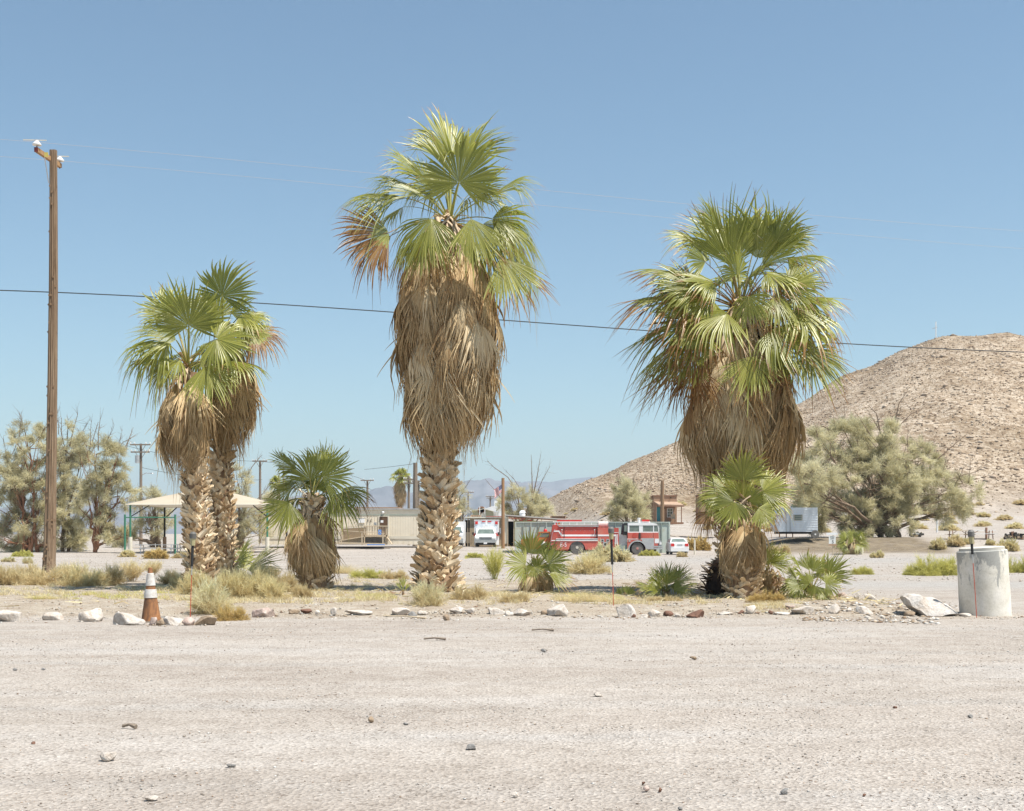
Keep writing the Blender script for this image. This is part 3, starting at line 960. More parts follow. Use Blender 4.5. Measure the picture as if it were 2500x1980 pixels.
def stalk(pts, w0, w1, rnd=0.8, age=0.12, flat=0.45, tip=0.75):
    """leaf stalk: flattened tapering bar along points"""
    pts = np.array(pts, float); k = len(pts)
    V = []; C = []
    for i, p in enumerate(pts):
        d = pts[min(i + 1, k - 1)] - pts[max(i - 1, 0)]
        d /= np.linalg.norm(d) + 1e-9
        r = np.cross(d, [0, 0, 1.0]); 
        if np.linalg.norm(r) < 1e-3: r = np.array([1.0, 0, 0])
        r /= np.linalg.norm(r); u = np.cross(r, d)
        w = w0 + (w1 - w0) * i / (k - 1)
        V += [p - r * w / 2, p - u * w * flat / 2, p + r * w / 2, p + u * w * flat / 2]
        C += [(tip, rnd, age, 1)] * 4
    F = []
    for i in range(k - 1):
        for j in range(4):
            F.append((i * 4 + j, i * 4 + (j + 1) % 4, i * 4 + 4 + (j + 1) % 4, i * 4 + 4 + j))
    return np.array(V), np.array(F), np.array(C, float)

def join(parts):
    V = []; F = []; C = []; n = 0
    for v, f, c in parts:
        V.append(v); F.append(np.asarray(f) + n); C.append(c); n += len(v)
    return np.concatenate(V), np.concatenate(F), np.concatenate(C)

def bez(p0, p1, p2, k=6):
    t = np.linspace(0, 1, k)[:, None]
    return (1 - t) ** 2 * np.array(p0, float) + 2 * t * (1 - t) * np.array(p1, float) + t * t * np.array(p2, float)

def add_frond(root, crown, hub, a, n, R, seed, half=2.0, nseg=46, droop=0.15, cup=0.12, age=0.0, wind=None, split=0.6, jitter=0.05, sw=None, name='frond', label=None, curl=0.0, side=0.3):
    rng = np.random.RandomState(seed)
    hub = np.array(hub, float); crown = np.array(crown, float)
    a = np.array(a, float); a /= np.linalg.norm(a)
    v = fan(hub, a, n, R, half, nseg, split, droop, cup, rng, age, wind=wind, jitter=jitter, curl=curl, side=side)
    dist = np.linalg.norm(hub - crown)
    up = np.array([0, 0, 1.0])
    mid = (crown + hub) / 2 + up * dist * 0.18
    sw = sw or max(0.02, min(0.06, R * 0.038))
    st = stalk(bez(crown, mid, hub), sw * 1.6, sw * 0.8, 0.75, min(age + 0.10, 0.5))
    ex = hub + a * R * 0.18
    st2 = stalk([hub, ex], sw * 0.8, 0.006, 0.75, min(age + 0.1, 0.5), tip=0.7)
    V, F, C = join([v, st, st2])
    loc = np.array(root.location)
    me = np_mesh(name, V - loc, F, M_LEAF, C)
    o = link(name, me, root)
    if label:
        o['label'] = label
    return o

# --- shared dry fronds hanging straight down, outer side facing -Y
def dry_variants():
    out = []
    for k in range(7):
        rng = np.random.RandomState(60 + k)
        half = (0.40, 0.50, 0.34, 0.60, 0.44, 0.72, 0.38)[k]
        nseg = (40, 44, 36, 46, 40, 44, 36)[k]
        v, f, c = fan((0, 0, 0), (0, -0.10, -1.0), (0, -1, 0.1), 1.0, half, nseg - 10, 0.5, 0.10, (0.10, 0.05, 0.16, 0.03, 0.12, 0.0, 0.2)[k], rng,
                      1.0, fold=0.62, jitter=0.10, taper=1.12, side=0.16)
        t_ = np.clip(-v[:, 2], 0, 1.1)
        v[:, 1] += -0.10 * np.sin(PI * t_) + 0.15 * t_ ** 2
        v[:, 0] = v[:, 0] * (1.2 - 0.5 * t_) + (0.04 * (k % 3 - 1)) * t_ ** 2
        # ragged, broken tips
        c[:, 2] = 0
        st, sf, scol = stalk(bez((0.0, 0.34, 0.62), (0, 0.02, 0.42), (0, 0, 0)), 0.085, 0.035)
        scol[:, 2] = 1; scol[:, 1] = 0.8
        V, F, C = join([(v, f, c), (st, sf, scol)])
        out.append(np_mesh('dead_frond', V, F, M_DRY, C))
    return out
DRY = dry_variants()

def skirt(root, axis, prof, n, seed, size=1.15, front_bias=0.35, tilt=0.09, low=None):
    """hang dead fronds round the stem.  prof: list of (z, xl, xr) world silhouette of the skirt"""
    rng = np.random.RandomState(seed)
    prof = sorted(prof)
    zs = np.array([p[0] for p in prof]); xl = np.array([p[1] for p in prof]); xr = np.array([p[2] for p in prof])
    zmin, zmax = zs[0], zs[-1]
    loc = Vector(root.location)
    for i in range(n):
        f = (i + 0.5) / n
        z_top = zmin + size * 1.0 + (zmax - zmin - size * 1.0) * f ** 0.95
        al = rng.uniform(-PI, PI)
        if rng.rand() < front_bias:
            al = rng.uniform(-PI * 0.5, PI * 0.5)          # 0 faces the camera (-Y)
        sc = size * rng.uniform(0.8, 1.2)
        zc = z_top - sc * 0.55                                # level where the blade is widest
        L = np.interp(zc, zs, xl); Rr = np.interp(zc, zs, xr)
        cx = (L + Rr) / 2; rad = (Rr - L) / 2
        Lt = np.interp(z_top, zs, xl); Rt = np.interp(z_top, zs, xr)
        rt = (Rt - Lt) / 2
        rr = rad * rng.uniform(0.60, 0.88)
        cxt = (Lt + Rt) / 2
        rtop = min(rt * 0.82, rr * 0.95)
        x0 = cxt + math.sin(al) * rtop; y0 = axis.y - math.cos(al) * rtop
        o = bpy.data.objects.new('dead_frond', DRY[rng.randint(len(DRY))])
        COL.objects.link(o)
        o.parent = root
        out = (rr - rtop) / (sc * 0.75)                       # flare outward going down
        o.location = Vector((x0, y0, z_top)) - loc
        o.rotation_euler = Euler((-math.atan(out) * 0.75 + rng.normal(0, 0.05), rng.normal(0, tilt), al + rng.normal(0, 0.18)), 'XYZ')
        o.scale = (sc * rng.uniform(0.8, 1.15), sc, sc)

# --- leaf bases (old cut leaf stubs) covering the stem
def boot_material():
    m, nt = new_mat('leaf_base_husk')
    oi = nt.nodes.new('ShaderNodeObjectInfo')
    v = obj_coords(nt, (6, 6, 1))
    f = noise_t(nt, v, 3.0, 5, 0.65)
    f2 = mth(nt, 'ADD', mth(nt, 'MULTIPLY', f, 0.6), mth(nt, 'MULTIPLY', oi.outputs['Random'], 0.5))
    c = ramp(nt, f2, [(0.25, (0.24, 0.14, 0.075)), (0.40, (0.50, 0.355, 0.21)), (0.60, (0.68, 0.53, 0.345)), (0.82, (0.85, 0.74, 0.57))])
    finish(nt, c, 0.75, 0, 0.25, f, 0.5, 0.01)
    return m
M_BOOT = boot_material()
M_CORE = simple('fibre_core', (0.24, 0.15, 0.09), (0.32, 0.21, 0.13), 9, 0.95, stretch=(1, 1, 0.3))
def boot_variants():
    out = []
    for k in range(6):
        rng = np.random.RandomState(90 + k)
        V = []; F = []
        rings = 5
        bend = rng.uniform(0.08, 0.30)
        for i in range(rings):
            t = i / (rings - 1)
            wd = 0.5 * (0.14 * (1 - t) + 0.30 + 0.06 * rng.uniform(-1, 1))
            if i == rings - 1:
                wd *= rng.uniform(0.45, 0.95)
            z = t
            y = -0.05 - bend * t ** 2.2
            th = 0.055 * (1 - 0.55 * t)
            cv = 0.10 * (1 - t)
            x = 0.06 * rng.uniform(-1, 1) * t
            V += [(x - wd, y + cv, z), (x, y - 0.02, z + 0.03 * rng.uniform(-1, 1)), (x + wd, y + cv, z), (x + wd * 0.9, y + cv + th, z), (x, y + th, z), (x - wd * 0.9, y + cv + th, z)]
        for i in range(rings - 1):
            for j in range(6):
                F.append((i * 6 + j, i * 6 + (j + 1) % 6, i * 6 + 6 + (j + 1) % 6, i * 6 + 6 + j))
        top = (rings - 1) * 6
        F.append((top, top + 1, top + 4, top + 5)); F.append((top + 1, top + 2, top + 3, top + 4))
        mb = MB().add(V, F)
        out.append(mb.mesh('leaf_base', M_BOOT))
    return out
BOOTS = boot_variants()

def stem(root, path, rads, seed, rows_dz=0.125, per=13, size=0.34, lean=0.16, limit=290, twist=46, zlo=None, zhi=None, core=True, out_low=0.0):
    """trunk core plus its woven leaf bases. path: list of world points up the stem"""
    rng = np.random.RandomState(seed)
    loc = Vector(root.location)
    pts = [Vector(p) - loc for p in path]
    if core:
        MB().tube(pts, [r * 0.86 for r in rads], 14).build('trunk', M_CORE, root, True)
    zs = np.array([p.z for p in pts]); xs = np.array([p.x for p in pts]); ys = np.array([p.y for p in pts]); rs = np.array(rads)
    z = (zlo if zlo is not None else zs[0] + loc.z) - loc.z
    ztop = (zhi if zhi is not None else zs[-1] + loc.z) - loc.z
    spots = []; row = 0
    while z < ztop:
        for k in range(per):
            al = (k + 0.5 * (row % 2)) / per * 2 * PI + rng.normal(0, 0.06)
            al = (al + PI) % (2 * PI) - PI
            spots.append((abs(al), al, z + rng.normal(0, 0.035), row, k))
        z += rows_dz; row += 1
    front = sorted([s for s in spots if s[0] < 1.75], key=lambda s: s[0])
    rest = [s for s in spots if s[0] >= 1.75] + front[limit:]
    front = front[:limit]
    def mat_of(s):
        _, al, zz, row, k = s
        r = np.interp(zz, zs, rs); cx = np.interp(zz, zs, xs); cy = np.interp(zz, zs, ys)
        tw = math.radians((twist if rng.rand() < 0.5 else -twist) + rng.normal(0, 13))
        low = max(0.0, 1 - (zz - zs[0]) / 1.2)
        ln = lean + rng.normal(0, 0.07) + out_low * low + (0.35 if rng.rand() < 0.14 else 0)
        sc = size * rng.uniform(0.82, 1.2)
        M = Matrix.Translation((cx + math.sin(al) * r * 0.88, cy - math.cos(al) * r * 0.88, zz)) @ Matrix.Rotation(al, 4, 'Z') \
            @ Matrix.Rotation(ln, 4, 'X') @ Matrix.Rotation(tw, 4, 'Y') @ Matrix.Diagonal((sc * rng.uniform(0.9, 1.25), sc * rng.uniform(0.8, 1.3), sc, 1))
        return M
    for s in front:
        o = bpy.data.objects.new('leaf_base', BOOTS[rng.randint(len(BOOTS))])
        COL.objects.link(o); o.parent = root
        o.matrix_local = mat_of(s)
    if rest:
        mb = MB()
        for s in rest:
            me = BOOTS[rng.randint(len(BOOTS))]
            M = mat_of(s)
            mb.add([M @ v.co for v in me.vertices], [tuple(p.vertices) for p in me.polygons])
        o = mb.build('leaf_base', M_BOOT, root)
        o['kind'] = 'stuff'

def img_fronds(root, crown, Yc, specs, seed, default_age=0.0, wind=None, nseg=42):
    """specs: (hub px, hub py, direction deg (0 right, 90 up), radius px, depth towards camera (m),
              openness 0..1, dict)"""
    for i, sp in enumerate(specs):
        px, py, ang, rp, dep, op = sp[:6]
        kw = dict(sp[6]) if len(sp) > 6 else {}
        Y = Yc - dep
        hub = wpt(px, py, Y)
        an = math.radians(ang)
        ay = kw.pop('ay', -0.25 if dep > 0 else 0.25)
        a = Vector((math.cos(an), ay, math.sin(an))).normalized()
        perp = Vector((-math.sin(an), 0, math.cos(an)))
        if perp.z < 0: perp = -perp
        n = Vector((0, -1, 0)) * op + perp * (1 - op) + Vector((0.06, 0, 0.32))
        if kw.pop('back', False):
            n = -n
        R = rp / FP * Y
        args = dict(half=2.0, droop=0.14, cup=0.06 + 0.45 * max(0.0, 0.7 - op), jitter=0.07, age=default_age, wind=wind, nseg=nseg)
        args.update(kw)
        rr_ = np.random.RandomState(seed * 13 + i)
        wv = np.array(args['wind'] if args['wind'] is not None else (0, 0, 0), float) + np.array([rr_.normal(0, 0.07), rr_.normal(0, 0.05), rr_.normal(0, 0.03)])
        args['wind'] = tuple(wv); args['droop'] *= rr_.uniform(0.7, 1.25); args['age'] += rr_.uniform(0, 0.09)
        add_frond(root, tuple(crown), tuple(hub), tuple(a), tuple(n), R, seed * 100 + i, **args)

def fill_fronds(root, crown, n, seed, reach, R, el=(-20, 70), side='back', age=(0.0, 0.12), half=1.9, droop=0.3, wind=None, nseg=38, azr=None):
    rng = np.random.RandomState(seed)
    for i in range(n):
        if side == 'back':
            az = rng.uniform(0.1, PI - 0.1)
        elif side == 'all':
            az = rng.uniform(0, 2 * PI)
        else:
            az = rng.uniform(PI + 0.3, 2 * PI - 0.3)
        e = math.radians(rng.uniform(*el))
        d = Vector((math.cos(az) * math.cos(e), math.sin(az) * math.cos(e), math.sin(e)))
        hub = Vector(crown) + d * reach * rng.uniform(0.75, 1.15)
        a = Vector((d.x, d.y, d.z - 0.25)).normalized()
        nn = Vector((-d.x * 0.5, -d.y * 0.5, 1.0)) + Vector(rng.normal(0, 0.35, 3).tolist())
        add_frond(root, tuple(crown), tuple(hub), tuple(a), tuple(nn), R * rng.uniform(0.85, 1.1), seed * 77 + i, half=half, nseg=nseg,
                  droop=droop * rng.uniform(0.7, 1.3), cup=0.15, age=rng.uniform(*age), wind=wind)

def prof_px(rows, Y):
    return [(wpt(0, py, Y).z, wpt(xl, 0, Y).x, wpt(xr, 0, Y).x) for py, xl, xr in rows]

# ---- tallest palm, centre
def palm_centre():
    Yc = 30.6
    base = on_ground(1066, Yc)
    root = thing('fan_palm', base, 'tallest fan palm, its long shaggy straw skirt above a thick woven trunk, in the middle', 'palm tree', 'large fan palms in the bed')
    zb = base.z
    rows = [(1448, 1068, 60), (1425, 1066, 53), (1390, 1067, 43), (1340, 1070, 38), (1250, 1071, 35), (1150, 1074, 31), (1050, 1078, 28), (900, 1085, 35), (700, 1092, 30), (560, 1098, 24)]
    path = [wpt(px, py, Yc) for py, px, r in rows]; rads = [r / FP * Yc for _, _, r in rows]
    path[0].z = zb - 0.05
    stem(root, path, rads, 1, 0.088, 12, 0.32, 0.12, 298, zhi=wpt(0, 1010, Yc).z, out_low=0.35)
    crown = wpt(1099, 545, Yc)
    skirt(root, crown, prof_px([(600, 1020, 1165), (650, 985, 1195), (700, 966, 1215), (780, 955, 1234), (860, 958, 1234), (920, 965, 1215), (980, 974, 1190), (1030, 988, 1172), (1092, 1002, 1150)], Yc), 200, 3, 1.42)
    sp = [
     (1099, 375, 96, 140, -0.6, 0.6, dict(half=1.5, droop=0.05, wind=(0.05, 0, 0))),
     (1140, 385, 70, 128, -0.5, 0.6, dict(half=1.4, droop=0.06)),
     (1080, 392, 112, 125, -0.3, 0.5, dict(half=1.1, droop=0.08)),
     (1120, 446, 84, 140, 0.9, 0.95, dict(half=2.3, droop=0.04, split=0.62, nseg=58, cup=0.04)),
     (1032, 432, 136, 128, 0.2, 0.45, dict(half=0.95, droop=0.14)),
     (1040, 482, 152, 178, 0.6, 0.5, dict(half=0.75, droop=0.22, cup=0.22)),
     (992, 484, 172, 176, 0.4, 0.42, dict(half=0.9, droop=0.26, cup=0.25, age=0.06)),
     (1058, 462, 125, 115, 0.1, 0.6, dict(half=1.2, droop=0.12)),
     (1150, 470, 52, 105, -0.1, 0.6, dict(half=1.2, droop=0.12)),
     (985, 505, 200, 80, -0.6, 0.35, dict(half=1.2, droop=0.2)),
     (950, 568, 193, 142, 1.0, 0.95, dict(half=1.25, droop=0.08, age=0.60, split=0.62, cup=0.05, jitter=0.06, name='frond', label='orange brown fan frond dying on the left')),
     (955, 575, 215, 130, 0.7, 0.6, dict(half=0.8, droop=0.15, age=0.22)),
     (1052, 532, 248, 132, 1.3, 0.75, dict(half=1.35, droop=0.28, age=0.08)),
     (1040, 565, 258, 110, 1.0, 0.6, dict(half=1.1, droop=0.3, age=0.12)),
     (1150, 534, 287, 122, 1.4, 0.85, dict(half=0.95, droop=0.16, split=0.66)),
     (1216, 538, 318, 128, 0.6, 0.6, dict(half=1.1, droop=0.26)),
     (1222, 626, 300, 158, 1.1, 0.85, dict(half=0.85, droop=0.10, age=0.12)),
     (1246, 596, 312, 135, 0.0, 0.5, dict(half=0.95, droop=0.2)),
     (1196, 484, 36, 142, 0.5, 0.4, dict(half=0.65, droop=0.30, cup=0.2)),
     (1015, 590, 228, 85, 0.2, 0.5, dict(half=1.2, droop=0.3, age=0.1)),
     (1180, 590, 290, 90, 0.3, 0.6, dict(half=1.2, droop=0.3, age=0.14)),
     (1085, 470, 115, 80, -0.5, 0.6, dict(half=1.6, droop=0.1)),
    ]
    img_fronds(root, crown, Yc, sp, 1)
    fill_fronds(root, crown, 6, 5, 1.0, 1.1, (-5, 60), 'back', half=1.2)
palm_centre()

# ---- twin palms, left
def palm_twins():
    Yl = 31.4
    base = on_ground(483, Yl)
    root = thing('fan_palm', base, 'left palm of the touching pair, the nearer one with bright fans spread left', 'palm tree', 'large fan palms in the bed')
    rows = [(1436, 492, 34), (1400, 489, 32), (1300, 483, 29), (1200, 476, 25), (1120, 474, 22), (1000, 470, 17), (910, 466, 20)]
    path = [wpt(px, py, Yl) for py, px, r in rows]; rads = [r / FP * Yl for _, _, r in rows]
    path[0].z = base.z - 0.05
    stem(root, path, rads, 2, 0.080, 10, 0.26, 0.13, 298, zhi=wpt(0, 1090, Yl).z, out_low=0.15)
    crown = wpt(460, 900, Yl)
    skirt(root, crown, prof_px([(925, 435, 485), (960, 405, 500), (1000, 382, 512), (1050, 386, 515), (1100, 400, 508), (1140, 412, 496)], Yl), 44, 13, 1.1)
    sp = [
     (461, 795, 93, 118, 0.9, 0.95, dict(half=2.1, droop=0.03, split=0.5, cup=0.03)),
     (418, 772, 128, 108, -0.2, 0.7, dict(half=1.5, droop=0.05)),
     (411, 840, 176, 132, 0.2, 0.4, dict(half=1.6, droop=0.28)),
     (432, 800, 140, 95, -0.5, 0.4, dict(half=1.6, droop=0.1)),
     (440, 878, 215, 78, 0.7, 0.5, dict(half=1.5, droop=0.3, age=0.1)),
     (503, 893, 300, 100, 1.3, 0.85, dict(half=1.25, droop=0.15, split=0.6)),
     (529, 828, 345, 105, 1.2, 0.9, dict(half=2.3, droop=0.1, cup=0.05)),
     (490, 850, 20, 80, -0.4, 0.5, dict(half=1.7, droop=0.2)),
     (485, 800, 62, 95, 0.0, 0.7, dict(half=1.4, droop=0.06)),
     (430, 830, 160, 110, 0.6, 0.6, dict(half=1.1, droop=0.15)),
     (440, 770, 118, 95, 0.2, 0.7, dict(half=1.3, droop=0.05)),
    ]
    img_fronds(root, crown, Yl, sp, 2)
    fill_fronds(root, crown, 5, 15, 0.9, 0.95, (0, 60), 'back')
    Yr = 32.8
    base = on_ground(545, Yr)
    root = thing('fan_palm', base, 'right palm of the touching pair, taller and standing behind with one browning fan', 'palm tree', 'large fan palms in the bed')
    rows = [(1430, 549, 25), (1380, 547, 25), (1300, 544, 25), (1200, 541, 24), (1120, 540, 22), (1000, 542, 17), (830, 543, 19)]
    path = [wpt(px, py, Yr) for py, px, r in rows]; rads = [r / FP * Yr for _, _, r in rows]
    path[0].z = base.z - 0.05
    stem(root, path, rads, 4, 0.082, 9, 0.25, 0.14, 290, zhi=wpt(0, 1060, Yr).z)
    crown = wpt(545, 832, Yr)
    skirt(root, crown, prof_px([(855, 515, 600), (880, 505, 625), (930, 505, 636), (980, 508, 625), (1040, 512, 612), (1090, 525, 600)], Yr), 52, 23, 1.15)
    sp = [
     (542, 722, 82, 98, 0.7, 0.95, dict(half=2.2, droop=0.03, cup=0.03)),
     (515, 760, 115, 70, -0.4, 0.5, dict(half=1.6, droop=0.1)),
     (588, 770, 352, 88, 0.5, 0.55, dict(half=1.5, droop=0.15)),
     (600, 790, 330, 70, 0.0, 0.5, dict(half=1.5, droop=0.25)),
     (622, 812, 332, 84, 0.8, 0.8, dict(half=1.25, droop=0.25, age=0.42, label='browning frond on the right')),
     (560, 800, 20, 60, -0.6, 0.5, dict(half=1.6, droop=0.2)),
     (565, 765, 40, 85, 0.1, 0.6, dict(half=1.3, droop=0.08)),
     (530, 775, 100, 80, 0.2, 0.7, dict(half=1.5, droop=0.06)),
     (575, 790, 5, 90, 0.5, 0.7, dict(half=1.2, droop=0.15)),
    ]
    img_fronds(root, crown, Yr, sp, 3)
    fill_fronds(root, crown, 5, 16, 0.9, 0.9, (0, 60), 'back')
palm_twins()

# ---- big palm, right
def palm_right():
    Yc = 29.5
    base = on_ground(1812, Yc)
    root = thing('fan_palm', base, 'broad bushy fan palm on the right with many wind-blown fans over a wide brown skirt', 'palm tree', 'large fan palms in the bed')
    rows = [(1458, 1800, 62), (1400, 1802, 55), (1300, 1805, 45), (1150, 1806, 42), (1000, 1806, 38), (780, 1808, 30)]
    path = [wpt(px, py, Yc) for py, px, r in rows]; rads = [r / FP * Yc for _, _, r in rows]
    path[0].z = base.z - 0.05
    stem(root, path, rads, 6, 0.12, 13, 0.27, 0.25, 230, zhi=wpt(0, 1200, Yc).z, out_low=0.3)
    crown = wpt(1808, 760, Yc)
    skirt(root, crown, prof_px([(820, 1740, 1880), (880, 1712, 1915), (950, 1672, 1938), (1000, 1664, 1946), (1060, 1668, 1944), (1100, 1682, 1935), (1150, 1705, 1915)], Yc), 205, 33, 1.45, tilt=0.07)
    A = dict
    sp = [
     (1785, 648, 93, 180, 0.2, 0.85, A(half=1.1, droop=0.02, split=0.5, wind=(0.03, 0, 0.02))),
     (1800, 610, 80, 150, -0.6, 0.6, A(half=1.5, droop=0.03)),
     (1765, 605, 112, 130, -0.5, 0.6, A(half=1.4, droop=0.04, age=0.05)),
     (1849, 632, 78, 165, 0.1, 0.7, A(half=1.1, droop=0.02)),
     (1862, 650, 58, 160, 0.3, 0.35, A(half=1.1, droop=0.04)),
     (1722, 640, 128, 95, 0.5, 0.6, A(half=1.7, droop=0.11, age=0.1)),
     (1709, 594, 142, 105, 0.0, 0.4, A(half=1.4, droop=0.08, age=0.05)),
     (1664, 668, 170, 125, 0.2, 0.35, A(half=1.5, droop=0.15, age=0.14)),
     (1664, 728, 182, 165, 0.4, 0.4, A(half=1.4, droop=0.18, age=0.26)),
     (1677, 790, 198, 165, 0.2, 0.4, A(half=1.4, droop=0.15, age=0.10)),
     (1660, 840, 212, 150, 0.0, 0.4, A(half=1.3, droop=0.14, age=0.08)),
     (1690, 860, 225, 150, 0.5, 0.4, A(half=1.3, droop=0.17, age=0.3)),
     (1775, 765, 200, 125, 1.4, 0.6, A(half=1.6, droop=0.19, age=0.06)),
     (1832, 870, 272, 112, 1.7, 0.9, A(half=1.25, droop=0.03, split=0.62, cup=0.03)),
     (1890, 802, 305, 135, 1.4, 0.7, A(half=1.4, droop=0.11, age=0.08)),
     (1972, 854, 312, 130, 0.8, 0.75, A(half=1.4, droop=0.08, age=0.1)),
     (1939, 752, 340, 155, 0.9, 0.55, A(half=1.5, droop=0.19, age=0.14)),
     (1951, 727, 2, 125, 0.3, 0.35, A(half=1.5, droop=0.17, age=0.12)),
     (1927, 634, 12, 110, 0.2, 0.4, A(half=1.6, droop=0.19, age=0.12)),
     (1914, 600, 45, 88, -0.2, 0.4, A(half=1.5, droop=0.14, age=0.05)),
     (1890, 728, 318, 90, 1.3, 0.6, A(half=1.6, droop=0.22, age=0.04)),
     (1828, 724, 262, 90, 1.7, 0.45, A(half=1.8, droop=0.22, age=0.1)),
     (1873, 668, 350, 95, 0.9, 0.5, A(half=1.7, droop=0.17, age=0.04)),
     (1740, 690, 160, 100, 0.9, 0.5, A(half=1.7, droop=0.19, age=0.08)),
     (1740, 735, 190, 110, 0.9, 0.5, A(half=1.6, droop=0.22, age=0.15)),
     (1720, 820, 215, 120, 0.9, 0.5, A(half=1.5, droop=0.19, age=0.2)),
     (1800, 670, 100, 90, 0.9, 0.6, A(half=1.7, droop=0.11)),
     (1900, 860, 295, 110, 0.8, 0.6, A(half=1.4, droop=0.14, age=0.3)),
     (1700, 900, 240, 110, 0.6, 0.5, A(half=1.3, droop=0.17, age=0.45)),
     (1930, 790, 325, 120, 0.0, 0.5, A(half=1.4, droop=0.17, age=0.1)),
     (1900, 690, 25, 110, -0.3, 0.4, A(half=1.5, droop=0.17)),
     (1850, 580, 70, 100, -0.3, 0.6, A(half=1.4, droop=0.08, age=0.05)),
     (1755, 560, 118, 95, 0.2, 0.6, A(half=1.2, droop=0.05)),
     (1690, 700, 165, 120, 1.0, 0.8, A(half=1.4, droop=0.1, age=0.1)),
     (1920, 700, 12, 110, 1.0, 0.8, A(half=1.4, droop=0.1, age=0.08)),
     (1895, 590, 58, 110, 0.5, 0.7, A(half=1.2, droop=0.06)),
     (1700, 790, 195, 125, 1.0, 0.75, A(half=1.3, droop=0.12, age=0.2)),
    ]
    img_fronds(root, crown, Yc, sp, 4, wind=(-0.02, 0, 0))
    fill_fronds(root, crown, 16, 25, 1.35, 1.15, (-25, 60), 'back', (0.0, 0.25))
palm_right()

# ---- smaller palms
def palm_small(base_px, Y, label, rows, crown_px, skirt_rows, nsk, ssize, specs, seed, per=9, bs=0.2, dz=0.08, zhi=None, nfill=4, fr=0.5, grp='smaller fan palms in the bed', out_low=0.2, fill_R=0.6, dark=False):
    base = on_ground(base_px, Y)
    root = thing('small_fan_palm', base, label, 'palm tree', grp)
    path = [wpt(px, py, Y) for py, px, r in rows]; rads = [r / FP * Y for _, _, r in rows]
    path[0].z = base.z - 0.04
    stem(root, path, rads, seed, dz, per, bs, 0.25, 120, zhi=wpt(0, zhi, Y).z if zhi else None, out_low=out_low)
    crown = wpt(crown_px[0], crown_px[1], Y)
    if nsk:
        skirt(root, crown, prof_px(skirt_rows, Y), nsk, seed + 50, ssize, tilt=0.14)
    img_fronds(root, crown, Y, specs, seed, nseg=40)
    if nfill:
        fill_fronds(root, crown, nfill, seed + 3, fr, fill_R, (5, 60), 'back', nseg=30)
    return root

A = dict
palm_small(766, 31.2, 'dwarf fan palm with a straw skirt nearly reaching the ground, left of the tallest palm',
    [(1443, 768, 40), (1410, 766, 36), (1370, 763, 30), (1300, 760, 26), (1215, 760, 16)], (760, 1222),
    [(1250, 732, 794), (1290, 715, 812), (1330, 706, 820), (1370, 706, 822), (1405, 716, 812)], 52, 0.9,
    [(758, 1172, 97, 92, 0.3, 0.9, A(half=1.4, droop=0.02)),
     (786, 1166, 22, 112, 0.6, 0.85, A(half=1.35, droop=0.06, split=0.55, cup=0.05)),
     (775, 1150, 62, 88, -0.3, 0.7, A(half=1.2, droop=0.03)),
     (722, 1148, 137, 88, 0.2, 0.45, A(half=1.2, droop=0.08)),
     (713, 1190, 186, 82, 0.0, 0.6, A(half=1.5, droop=0.18, age=0.08)),
     (706, 1226, 240, 92, 0.7, 0.85, A(half=1.3, droop=0.08)),
     (818, 1208, 315, 84, 0.5, 0.8, A(half=1.3, droop=0.08)),
     (838, 1192, 340, 88, 0.1, 0.5, A(half=1.2, droop=0.12, age=0.16)),
     (745, 1178, 160, 60, -0.3, 0.5, A(half=1.5, droop=0.15)),
     (770, 1195, 80, 60, -0.3, 0.7, A(half=1.7, droop=0.1))], 11, zhi=1215, bs=0.24, dz=0.1)
palm_small(1812, 27.8, 'medium fan palm with green fans standing right in front of the broad bushy one',
    [(1470, 1815, 44), (1420, 1812, 40), (1360, 1812, 38), (1290, 1812, 28), (1236, 1812, 16)], (1812, 1240),
    [(1268, 1780, 1846), (1300, 1764, 1862), (1340, 1758, 1870), (1380, 1760, 1868), (1400, 1770, 1858)], 56, 0.85,
    [(1814, 1172, 90, 90, 0.4, 0.95, A(half=1.5, droop=0.02, split=0.55)),
     (1776, 1200, 138, 82, 0.0, 0.8, A(half=1.5, droop=0.05)),
     (1862, 1200, 10, 80, 0.3, 0.85, A(half=1.6, droop=0.06)),
     (1793, 1226, 232, 72, 0.7, 0.95, A(half=1.9, droop=0.06)),
     (1852, 1240, 320, 66, 0.6, 0.8, A(half=1.4, droop=0.08, age=0.14)),
     (1756, 1212, 190, 62, 0.2, 0.5, A(half=1.4, droop=0.15)),
     (1738, 1250, 222, 62, 0.3, 0.6, A(half=1.1, droop=0.15, age=0.6, label='withered brown frond on the left')),
     (1835, 1180, 50, 75, -0.3, 0.7, A(half=1.4, droop=0.05)),
     (1812, 1215, 95, 62, 0.1, 0.9, A(half=1.6, droop=0.05)), (1830, 1225, 60, 55, 0.2, 0.7, A(half=1.6, droop=0.1)), (1790, 1205, 120, 60, 0.1, 0.7, A(half=1.5, droop=0.1))], 12, per=11, zhi=1280, bs=0.22, dz=0.085)
